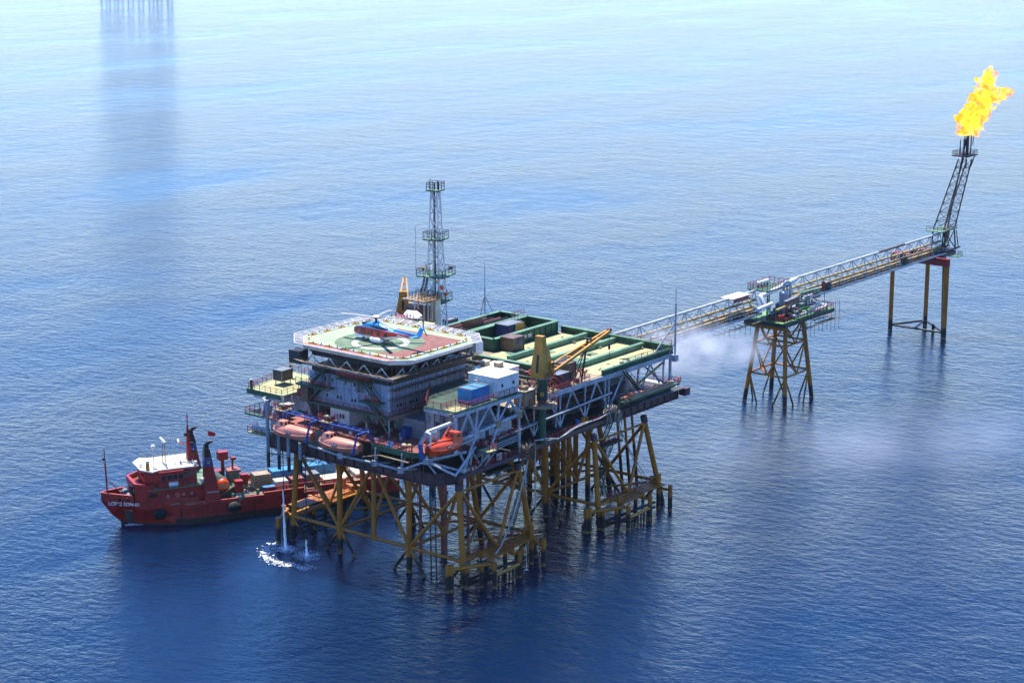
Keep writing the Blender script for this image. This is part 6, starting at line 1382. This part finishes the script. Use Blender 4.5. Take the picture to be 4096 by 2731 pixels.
# funnels: tall tapering slabs with blue band and black top
for s_ in (-1, 1):
    def fsec(z, x0, x1, y0=4.6, y1=6.1): return [(x0, s_ * y0, z), (x1, s_ * y0, z), (x1, s_ * y1, z), (x0, s_ * y1, z)]
    MB().loft([fsec(3.5, -4.6, -1.2, 4.4, 6.34), fsec(11.2, -3.1, -1.4, 4.9, 6.1)]).build('funnel', 'shipred', sh)
    MB().loft([fsec(11.2, -3.14, -1.36, 4.86, 6.14), fsec(12.6, -2.9, -1.4, 4.9, 6.1)]).build('funnel_band', 'blue', sh)
    MB().loft([fsec(12.6, -2.95, -1.36, 4.86, 6.12), fsec(12.85, -2.9, -1.36, 4.86, 6.12)]).build('funnel_ring', 'grey', sh); MB().loft([fsec(12.85, -2.85, -1.4), fsec(14.3, -2.6, -1.5, 4.9, 6.0), fsec(14.8, -2.3, -1.6, 5, 5.9)]).build('funnel_top', 'black', sh)
    for dx in (0, .5): MB().pipe([(-2.3 + dx, s_ * 5.4, 14.5), (-2.3 + dx, s_ * 5.4, 15.2), (-2.7 + dx, s_ * 5.4, 15.6), (-3.3 + dx, s_ * 5.4, 15.8)], .26, 8).build('exhaust_pipe', 'black', sh, True)
    MB().tube((-2.2, s_ * 6.14, 11.9), (-2.2, s_ * 6.2, 11.9), .28, 10).build('emblem', 'gold', sh)
    text('IMO8423246', .42, (-2.85, s_ * 6.33, 6.0), (R(90) + R(2), 0, R(180) if s_ > 0 else 0), 'purewhite', sh)
# main mast, radar, antennas
mb = MB(); mb.loft([[(-.9, -.8, 7.5), (.5, -.8, 7.5), (.5, .8, 7.5), (-.9, .8, 7.5)], [(-.4, -.4, 13.6), (.3, -.4, 13.6), (.3, .4, 13.6), (-.4, .4, 13.6)], [(-.15, -.15, 18), (.15, -.15, 18), (.15, .15, 18), (-.15, .15, 18)]]); mb.build('main_mast', 'shipred', sh)
T((0, 0, 17.8), (0, 0, 20.4), .09, 'mast_top', 'burnt', sh, 6); B((0, -1.5, 19.2), (0, 1.5, 19.2), .1, 'mast_yard', 'shipred', sh); B((.2, 0, 14.4), (1.8, 0, 14.4), .4, 'radar_bracket', 'shipred', sh, .15); B((1.6, -1.4, 14.9), (2.2, 1.2, 15.1), .3, 'radar_scanner', 'whitepaint', sh, .22); T((1.8, 0, 14.4), (1.8, 0, 15), .15, 'radar_post', 'whitepaint', sh, 8)
for k, (dx, dz) in enumerate(((-.7, 14.2), (-.9, 12.8), (.5, 16.2), (-.4, 16.8))): MB().cbox((dx, .2, dz), (.5, .5, .6)).build('mast_lamp', 'black', sh)
for dx, dy in ((-.3, -.3), (.3, -.3), (.3, .3), (-.3, .3)): T((4.9 + dx, .3 + dy, 11), (4.9 + dx * .6, .3 + dy * .6, 15.2), .05, 'radar_tower_leg', 'tan', sh, 6)
B((4.9, -2.0, 15.5), (5.1, 2.4, 15.7), .32, 'radar_scanner', 'whitepaint', sh, .25); MB().cbox((4.9, .3, 15.2), (.6, .6, .3)).build('radar_box', 'whitepaint', sh)
T((7.4, 2.2, 11), (7.4, 2.2, 14.8), .09, 'dome_post', 'whitepaint', sh, 6); MB().sph((7.4, 2.2, 15.1), .45, 12, 8).build('antenna_dome', 'purewhite', sh, True); MB().tube((8.9, 3.4, 11), (8.9, 3.4, 12.5), .42, 10, .3).build('searchlight_base', 'craneyellow', sh, True); MB().sph((8.9, 3.4, 12.6), .35, 10, 6).build('searchlight', 'cream', sh, True)
for x, y in ((9.4, -2), (6.4, -3.6), (2.5, -3.6), (3.4, 3.2), (1.0, 3), (0, 3.8)): T((x, y, 11), (x, y, 11 + 1.6 + rnd.random() * 2.4), .04, 'whip_antenna', 'grey', sh, 6)
MB().sph((-.3, 3.8, 11.5), .42, 10, 6).build('antenna_dome', 'purewhite', sh, True); MB().sph((9.6, 1, 11.5), .35, 10, 6).build('antenna_dome', 'purewhite', sh, True)
T((16.0, 0, 5), (16.2, 0, 12.4), .16, 'fore_mast', 'shipred', sh, 8); T((16.2, 0, 12.4), (16.3, 0, 15.2), .09, 'fore_mast_top', 'black', sh, 6); MB().cbox((16.5, 0, 13.2), (.3, .6, .5)).build('mast_lamp', 'black', sh)
for s_ in (-1, 1): T((16.1, 0, 9.4), (12.6, s_ * 1.6, 5), .07, 'mast_stay', 'shipred', sh, 6)
# forecastle windlass
for y in (-1.6, 1.6): T((12.2, y - .7, 5.7), (12.2, y + .7, 5.7), .6, 'windlass_drum', 'grey', sh, 12); MB().cbox((12.9, y, 5.5), (1.0, 1.2, 1.0)).build('windlass_gear', 'darkgrey', sh)
for y in (-.5, .5): T((11.9, y + 2, 5), (11.9, y + 2, 8.0), .26, 'vent_pipe', 'black', sh, 8)
MB().sph((11.2, 1.4, 6.8), .75, 10, 6, (1, 1, .8)).build('vent_cowl', 'cream', sh, True)
for x, y in ((14.4, 2.2), (14.4, -2.2), (13, 3.2)): T((x, y, 5), (x, y, 5.9), .22, 'bitt', 'black', sh, 8)
MB().tube((14.9, 3.86, 5.2), (14.8, 4.1, 5.2), .38, 12).build('fairlead', 'black', sh, True)
MB().cbox((13.0, 3.9, 2.6), (1.4, .3, 2.2), R(-32)).build('anchor', 'burnt', sh)
# working deck gear behind the funnels
MB().sph((-5.6, -1.8, 7.2), .1, 6, 4).build('gear_pin', 'steel', sh)
BX(-8, -4.2, -4, 4, 3.64, 5.6, 'winch_house', 'deckgreen', sh); T((-6, -2.6, 6.3), (-6, 2.6, 6.3), 1.0, 'towing_drum', 'darkgreen', sh, 16); MB().sph((-5.6, 3.4, 6.2), 1.35, 14, 8, (1, .8, 1)).build('rescue_boat', 'orange', sh, True)
for x, y, w_ in ((-8.4, 4.6, 1.5), (-6.4, -3.6, 1.8), (-10.6, 1, 1.3)): MB().cbox((x, y, 6.0), (w_, w_, 2.3)).build('machinery_box', 'shipred', sh)
T((-7.4, -2.4, 5.6), (-7.4, -2.4, 10), .35, 'crane_post', 'shipred', sh); MB().cbox((-7.4, -2.4, 10.4), (1.9, 1.6, 1.6)).build('crane_cab', 'red', sh); MB().prism([(-9.9, -1.2), (-7.4, -1.2), (-7.2, 1.6), (-9.9, 1.8)], 7.9, 8.3).build('canopy_roof', 'redoxide', sh); BX(-9.6, -7.6, -1, 1.4, 5.6, 7.9, 'canopy_house', 'palegreen', sh); T((-8.6, .2, 8.3), (-8.7, .2, 10.4), .2, 'mast_post', 'shipred', sh, 6); MB().cbox((-8.8, .2, 10.3), (.9, .9, .5)).build('post_head', 'red', sh)
B((-3.8, 2.2, 8.2), (-7.0, 2.0, 6.9), .5, 'gangway', 'wood', sh, .15); B((-4.8, 4.6, 4.6), (-7.8, 4.4, 6.2), .5, 'gangway', 'wood', sh, .15)
mb = MB()
for k in range(12): c_ = V((-10.4 + rnd.uniform(-.9, .9), 4.4 + rnd.uniform(-.8, .8), 4.9 + rnd.uniform(0, .7))); mb.pipe([c_ + V((.8 * math.cos(j), .7 * math.sin(j), .35 * math.sin(1.9 * j + k))) for j in range(8)], .1, 6)
mb.build('net_heap', 'black', sh, True)
for x, y in ((-12.2, 4.8), (-14, 4.2), (-9, 5.4), (-7, 5.5)): T((x, y, 3.6), (x, y, 4.9), .3, 'bollard', 'palegreen', sh, 10)
MB().rail([(-4, 4.8, 5.6), (-9, 4.8, 5.6)], 1.1, 1.2, .06).build('railing', 'palegreen', sh)
# fenders on the port side
for x, lab in ((7.4, 'bundle of black tyre fenders hung near the name on the red bow'), (-6.8, 'bundle of black tyre fenders hung below the ship funnel')):
    t = thing('tyre_fender', (0, 0, 0), lab, 'fender', None, SHD); t.location = V((-1.3, 66.4, 0)) + Matrix.Rotation(SHD, 3, 'Z') @ V((x, hs(x) + .6, 2.6))
    MB().sph((0, 0, 0), 1.15, 14, 8, (1.25, .62, .95)).build('cushion', 'rubber', t, True)
    for dx in (-.9, -.3, .3, .9):
        MB().pipe([(dx + .18 * math.cos(j * R(30)), .62 + .1 * math.cos(j * R(60)), .1 + .62 * math.sin(j * R(30)) * .8) for j in range(13)], .17, 6).build('tyre', 'rubber', t, True)
    for dx in (-.5, .5): T((dx, -.2, .6), (dx * 2.4, -.5, 2.1), .05, 'chain', 'burnt', t, 6)
# vents and dark weld streaks on the hull side: vertical guard ribs
for x in (3.2, -1.8, -5.4, -11): B((x, hs(x) + .06, .8), (x + .2, hs(x) + .05, 3.3), .2, 'hull_rib', 'boot', sh, .1)
# cargo on the aft deck, each box its own thing, placed in the ship's axes
RS = Matrix.Rotation(SHD, 3, 'Z'); O_ = V((-1.3, 66.4, 0))
def cargo(x0, x1, y0, y1, h_, mat, label, z0=3.66, name='cargo_container'):
    c = O_ + RS @ V(((x0 + x1) / 2, (y0 + y1) / 2, z0)); a, b_ = (x1 - x0) / 2, (y1 - y0) / 2
    return container(-a, a, -b_, b_, 0, h_, mat, label, 'container', name, par=(c, SHD))
cargo(-16.0, -12.6, -1.2, 1.6, 3.0, 'tan', 'tan steel container on the ship deck just aft of the crane')
cargo(-22.4, -16.6, -2.6, .2, 2.9, 'boxblue', 'blue container on the ship deck behind the pair of low tan boxes')
cargo(-30.0, -23.4, -3.2, -.4, 2.9, 'boxblue', 'blue container further aft on the ship, in line with the other blue one')
cargo(-18.6, -16.0, 2.0, 4.4, 2.1, 'cream', 'cream topped box on the port side of the ship deck beside blue drums')
cargo(-21.8, -19.2, 2.2, 4.4, 2.2, 'redoxide', 'pinkish steel box on the ship deck next to the cream topped box')
cargo(-25.4, -22.6, .6, 3.4, 2.4, 'grey', 'grey open box on the ship deck by the platform leg')
cargo(-31.5, -26.0, .8, 4.4, 1.2, 'cream', 'low cream flat rack on the ship deck under the platform')
cargo(-37.5, -33.5, -3.0, 2.0, .8, 'cream', 'wide low pallet load at the stern of the ship')
cargo(-31, -28.4, -3.6, -1.0, 1.6, 'wood', 'brown crate at the starboard rail of the ship', z0=6.6, name='stacked_crate')
for k in range(2):
    c = O_ + RS @ V((-14.0 - k * 1.25, 4.2, 3.66)); t = thing('drum_rack', c, 'rack of dark blue drums with pale lids on the port side of the ship deck', 'drums', 'ship drum racks', SHD)
    for dx in (-.3, .3):
        for dy in (-.3, .3): T((dx, dy, 0), (dx, dy, 1.3), .28, 'drum', 'navy', t, 10)
    MB().cbox((0, 0, 1.36), (1.15, 1.15, .1)).build('lid', 'boxblue', t)
fg = thing('ship_flag', O_ + RS @ V((-4.0, 0, 15.2)), 'small red flag flying from a halyard aft of the ship mast', 'flag', None, SHD)
MB().loft([[(0, 0, 1.2), (0, .03, 1.2), (0, .03, .2), (0, 0, .2)], [(-.7, .15, .9), (-.7, .18, .9), (-.7, .18, 0), (-.7, .15, 0)], [(-1.5, 0, .6), (-1.5, .03, .6), (-1.5, .03, -.1), (-1.5, 0, -.1)]]).build('cloth', 'flagred', fg); T((0, 0, -8), (.5, 0, 3.6), .02, 'halyard', 'grey', fg, 4)

# ------------------------------------------------------------------ people
def person_mesh(pose):
    J = dict(pel=(0, 0, .95), ch=(0, 0, 1.32), nk=(0, 0, 1.5), hd=(0, .0, 1.66), ht=(0, 0, 1.78))
    E_ = [('pel', 'ch'), ('ch', 'nk'), ('nk', 'hd'), ('hd', 'ht')]
    rad = dict(pel=.16, ch=.18, nk=.075, hd=.11, ht=.08)
    for s_, n_ in ((-1, 'l'), (1, 'r')):
        st = .1 if pose == 'walk' else 0
        J['hip' + n_] = (s_ * .1, 0, .9); J['kn' + n_] = (s_ * .12, s_ * st, .5); J['an' + n_] = (s_ * .13, s_ * st * 1.4, .08); J['ft' + n_] = (s_ * .14, .16 + s_ * st * 1.4, .05)
        J['sh' + n_] = (s_ * .2, 0, 1.42)
        if pose == 'arms' : J['el' + n_] = (s_ * .3, .05, 1.16); J['wr' + n_] = (s_ * .1, .22, 1.12); J['fi' + n_] = (s_ * .03, .24, 1.13)
        else: J['el' + n_] = (s_ * .27, -.02, 1.14); J['wr' + n_] = (s_ * .28, .05, .9); J['fi' + n_] = (s_ * .28, .08, .78)
        E_ += [('pel', 'hip' + n_), ('hip' + n_, 'kn' + n_), ('kn' + n_, 'an' + n_), ('an' + n_, 'ft' + n_), ('ch', 'sh' + n_), ('sh' + n_, 'el' + n_), ('el' + n_, 'wr' + n_), ('wr' + n_, 'fi' + n_)]
        rad.update({'hip' + n_: .12, 'kn' + n_: .08, 'an' + n_: .055, 'ft' + n_: .05, 'sh' + n_: .085, 'el' + n_: .055, 'wr' + n_: .04, 'fi' + n_: .03})
    ks = list(J); me = bpy.data.meshes.new('p'); me.from_pydata([J[k] for k in ks], [(ks.index(a), ks.index(c_)) for a, c_ in E_], [])
    o = bpy.data.objects.new('p', me); C.objects.link(o); o.modifiers.new('s', 'SKIN'); ss = o.modifiers.new('u', 'SUBSURF'); ss.levels = 1
    for i, k in enumerate(ks): me.skin_vertices[0].data[i].radius = (rad[k], rad[k]); me.skin_vertices[0].data[i].use_root = (k == 'pel')
    ev = bpy.data.meshes.new_from_object(o.evaluated_get(bpy.context.evaluated_depsgraph_get())); bpy.data.objects.remove(o)
    for p_ in ev.polygons:
        z = p_.center.z; r_ = abs(p_.center.x)
        p_.material_index = 0 if (z > 1.5 or (pose != 'arms' and z < .92 and r_ > .235)) else 1 if z > .93 else 2
        if z < .12: p_.material_index = 3
        if z > 1.69 or (z > 1.58 and p_.center.y < -.03): p_.material_index = 3
        p_.use_smooth = True
    return ev
pm = {k: person_mesh(k) for k in ('stand', 'arms', 'walk')}
def person(loc, rz, pose, top, bot, hat, label, helmet=None):
    me = pm[pose].copy(); me.materials.clear()
    for x in ('skin', top, bot, hat): me.materials.append(M[x])
    o = bpy.data.objects.new('person', me); C.objects.link(o); o.location = loc; o.rotation_euler = (0, 0, rz); tag(o, label, 'person', None)
    if helmet: MB().sph((0, .01, 1.74), .145, 10, 6, (1, 1.15, .75)).build('helmet', helmet, o, True)
    return o
person(P(1248, 1676, z=ZR) , R(150), 'stand', 'overall', 'overall', 'dark_cloth', 'person in orange overalls standing on the sunlit red deck', 'craneyellow')
person(P(1584, 1279, z=37.2), R(200), 'stand', 'shirt', 'dark_cloth', 'dark_cloth', 'person in a white shirt and dark trousers at the helideck edge by the red box')
person(P(1659, 1246, z=38.2), R(210), 'arms', 'dark_cloth', 'dark_cloth', 'dark_cloth', 'person in dark clothes with raised hands on the roof behind the helideck')
person(P(1673, 1238, z=38.2), R(190), 'arms', 'yellow', 'shirt', 'dark_cloth', 'person in a yellow vest and pale trousers on the roof behind the helideck', 'red')
person(P(1692, 1300, z=37.2), R(160), 'stand', 'overall', 'red', 'dark_cloth', 'person in orange vest and red trousers beside the helicopter tail', 'darkgrey')
person(P(1567, 1288, z=37.2), R(200), 'walk', 'grey', 'dark_cloth', 'dark_cloth', 'person in grey walking beside the red fire monitor house')
person((30.2, 2.2, 28.0), R(200), 'walk', 'dark_cloth', 'dark_cloth', 'dark_cloth', 'person in dark clothes and red helmet behind the crane column', 'red')
_o = P(1622, 1290, z=37.2) - V((27.6, 39.6, 37.2)); MB_fm = thing('fire_monitor', P(1622, 1290, z=37.2), 'red hose reel and ladder frame at the helideck edge', 'fire equipment')
T(_o + V((26.8, 39.6, ZH - .3)), _o + V((27.8, 39.6, ZH - .3)), .6, 'reel', 'red', MB_fm, 12); MB().rail([_o + V(a) for a in ((26.6, 40.6, ZH - .8), (29.4, 40.6, ZH - .8), (29.4, 38.4, ZH - .8))], 1.3, .8, .08).build('frame', 'red', MB_fm); MB().stair(_o + V((28, 37.4, ZH - 1.0)), _o + V((27.0, 39.2, ZH + .5)), .7, (1, 0, 0)).build('steps', 'red', MB_fm)
MB().prism([(p_.x, p_.y) for p_ in (P(*a, z=37.2) for a in ((1552, 1290), (1722, 1314), (1742, 1292), (1570, 1264)))], ZH - 1.1, ZH - .8).build('access_platform', 'deckyellow', hd)

# ------------------------------------------------------------------ water jets, foam
def jet(px, py0, py1, x, label):
    a, c_ = P(px[0], py0, x=x), P(px[1], py1, z=0); a = V((x, a.y, a.z)); c_ = V((x, c_.y, 0)) if False else c_
    pts = [a.lerp(c_, i / 16) + V((rnd.uniform(-.05, .05), rnd.uniform(-.05, .05), 0)) * (i > 0) for i in range(17)]
    mb = MB(); rings = []
    for i, p_ in enumerate(pts):
        r_ = .12 + .20 * (i / 16); rings.append([p_ + V((math.cos(k) * r_ * rnd.uniform(.6, 1.2), math.sin(k) * r_ * rnd.uniform(.6, 1.2), 0)) for k in [2 * math.pi * j / 8 for j in range(8)]])
    mb.loft(rings); return alone('water_jet', mb, 'foam', c_, label, 'water jet', None, True), a, c_
j1, ja, jc = jet((1131, 1143), 1960, 2195, -4.6, 'long white stream of water falling into the sea beside the ship side jacket leg')
j2, jb, jd = jet((1224, 1228), 2157, 2222, -4.7, 'short white stream of discharge water falling below the long dark pipe')
T((-4.4, ja.y, ja.z), (-3.8, ja.y + .5, 19.5), .09, 'discharge_pipe', 'black', plat, 8); T((-4.5, jb.y, jb.z), (-3.8, jb.y + .6, 19.5), .1, 'discharge_pipe', 'black', plat, 8)
def foam(name, pts, label, seed):
    r_ = random.Random(seed); mb = MB()
    for (x, y, s_, e) in pts:
        a0 = r_.random() * 6; k = 6
        mb.add([(x + s_ * math.cos(a0 + 2 * math.pi * j / k) * r_.uniform(.5, 1.2) * e, y + s_ * math.sin(a0 + 2 * math.pi * j / k) * r_.uniform(.5, 1.2), .02 + r_.random() * .03) for j in range(k)], [tuple(range(k))])
    o = mb.build(name, 'foam'); o['kind'] = 'stuff'; tag(o, label, 'foam'); return o
fp = []
def Zp(px, py): p_ = P(px, py, z=0); return p_.x, p_.y
for cpx, cpy, rx in ((1145, 2195, 45), (1228, 2222, 60)):
    for k in range(420):
        a, q_ = rnd.random() * 6.283, rnd.random() ** .7; x, y = Zp(cpx + rx * q_ * math.cos(a), cpy + rx * .38 * q_ * math.sin(a)); fp.append((x, y, .05 + .13 * rnd.random() * (1.3 - q_), 1.5))
arc = [(1135, 2168), (1095, 2175), (1062, 2195), (1052, 2212), (1068, 2230), (1100, 2245), (1140, 2255), (1180, 2262), (1215, 2272), (1240, 2275)]
for (a, b_), (c_, d_) in zip(arc, arc[1:]):
    for k in range(90):
        t_ = rnd.random(); x, y = Zp(a + (c_ - a) * t_ + rnd.gauss(0, 11), b_ + (d_ - b_) * t_ + rnd.gauss(0, 5)); fp.append((x, y, .03 + .16 * rnd.random() ** 2.5, 1.5))
foam('sea_foam', fp, 'curling patch of white foam where the discharge water hits the sea', 3)
fp = []
for k in range(160):
    t_ = rnd.random(); x, y = Zp(505 + 70 * t_ + rnd.gauss(0, 4), 2100 - 8 * t_ + rnd.gauss(0, 2.5)); fp.append((x, y, .05 + .2 * rnd.random() ** 2, 1.5))
foam('bow_foam', fp, 'small white splash of foam at the ship bow', 4)
t = thing('drip_line', (14.4, -4.0, 0), 'thin stream of water falling beside the front boat landing', 'water jet')
T(P(2104, 2175, y=-4.0), P(2106, 2276, y=-4.0), .04, 'stream', 'foam', t, 6); MB().sph(P(2106, 2277, z=.05), .35, 8, 4, (1, 1, .3)).build('splash', 'foam', t)

# ------------------------------------------------------------------ far platform beyond the top of the frame (its mirror image shows in the sea), kept low, haze painted in by pale colours
FC = P(545, -60, z=0)
fpz = thing('distant_platform', FC, 'hazy distant platform on many legs far out at sea', 'platform')
f0 = V((_r.x, _r.y, 0)); f1 = V((_f.x, _f.y, 0)).normalized()
def fb(u0, u1, w0, w1, z0, z1, name, mat):
    MB().add([FC + f0 * u + f1 * w + V((0, 0, z)) for z in (z0, z1) for u, w in ((u0, w0), (u1, w0), (u1, w1), (u0, w1))], [(0, 3, 2, 1), (4, 5, 6, 7), (0, 1, 5, 4), (1, 2, 6, 5), (2, 3, 7, 6), (3, 0, 4, 7)]).build(name, mat, fpz)
for u in (-34, -26, -18, -8, 2, 12, 20, 30):
    for w in (0, 25): T(FC + f0 * u + f1 * w + V((0, 0, -2)), FC + f0 * u + f1 * w + V((0, 0, 14)), .8, 'leg', 'vesselgrey', fpz, 8)
    T(FC + f0 * u + V((0, 0, 2)), FC + f0 * (u + 8) + V((0, 0, 14)), .4, 'brace', 'vesselgrey', fpz, 6)
fb(-37, 36, -3, 30, 14, 15.4, 'lower_deck', 'grey'); fb(-20, 8, 4, 24, 15.4, 18, 'module', 'white'); fb(12, 30, 4, 20, 15.4, 22, 'quarters_block', 'quarters'); fb(10, 32, 2, 22, 22, 22.6, 'helideck', 'palegreen')
T(FC + f0 * -10 + V((0, 0, 19)), FC + f0 * -10 + V((0, 0, 30)), .5, 'mast', 'grey', fpz, 6)
# ------------------------------------------------------------------ steam drifting from under the first bridge
def vapour(name, dens, col, c0, rad, nscale, thr, soft):
    m = bpy.data.materials.new(name); m.use_nodes = True; n = m.node_tree; n.nodes.clear(); M[name] = m
    out = n.nodes.new('ShaderNodeOutputMaterial'); v = n.nodes.new('ShaderNodeVolumePrincipled'); v.inputs['Color'].default_value = (*col, 1); v.inputs['Anisotropy'].default_value = .45
    tc = N(n, 'TexCoord').outputs['Object']; ln = N(n, 'VectorMath', operation='LENGTH'); n.links.new(tc, ln.inputs[0])
    fall = ramp(n, ln.outputs['Value'], [(.0, 1), (soft, .45), (.98, 0)])
    f = ramp(n, tex(n, pos(n), nscale, 5, .6), [(thr, 0), (thr + .25, 1)])
    n.links.new(math_(n, 'MULTIPLY', math_(n, 'MULTIPLY', fall.outputs[0], f.outputs[0]), dens), v.inputs['Density']); n.links.new(v.outputs[0], out.inputs['Volume'])
def cloud(name, mat, c0, sc, rz, label, tilt=0):
    o = MB().sph((0, 0, 0), 1, 20, 12).build(name, mat); o.location = c0; o.scale = sc; o.rotation_euler = (0, tilt, rz); o['kind'] = 'stuff'; tag(o, label, 'steam'); return o
vapour('steam', .34, (1, 1, 1), None, None, .17, .40, .45)
cloud('steam_cloud', 'steam', P(2760, 1400, y=12), (27, 9, 6.5), R(-12), 'white steam cloud drifting under the first pipe bridge', R(6))
vapour('steam_thin', .05, (.93, .95, 1), None, None, .05, .36, .4)
cloud('vapour_trail', 'steam_thin', P(3450, 1770, z=4), (75, 20, 7), R(-42), 'thin veil of vapour trailing low over the sea beside the riser platform')
vapour('smoke_thin', .012, (.55, .56, .62), None, None, .05, .3, .4)
cloud('smoke_plume', 'smoke_thin', P(4080, 130, y=22), (9, 9, 22), 0, 'thin grey smoke drifting up from the flare flame', R(14))
# ------------------------------------------------------------------ sea haze
m = bpy.data.materials.new('haze'); m.use_nodes = True; n = m.node_tree; n.nodes.clear(); M['haze'] = m
out = n.nodes.new('ShaderNodeOutputMaterial'); v = n.nodes.new('ShaderNodeVolumePrincipled')
v.inputs['Color'].default_value = (.93, .97, 1, 1); v.inputs['Density'].default_value = .000018; v.inputs['Anisotropy'].default_value = .35
n.links.new(v.outputs[0], out.inputs['Volume'])
o = MB().box(-42000, 42000, -42000, 42000, -3.5, 131).build('haze', 'haze'); o['kind'] = 'stuff'; tag(o, 'pale sea haze hanging in the air over the whole scene', 'haze')
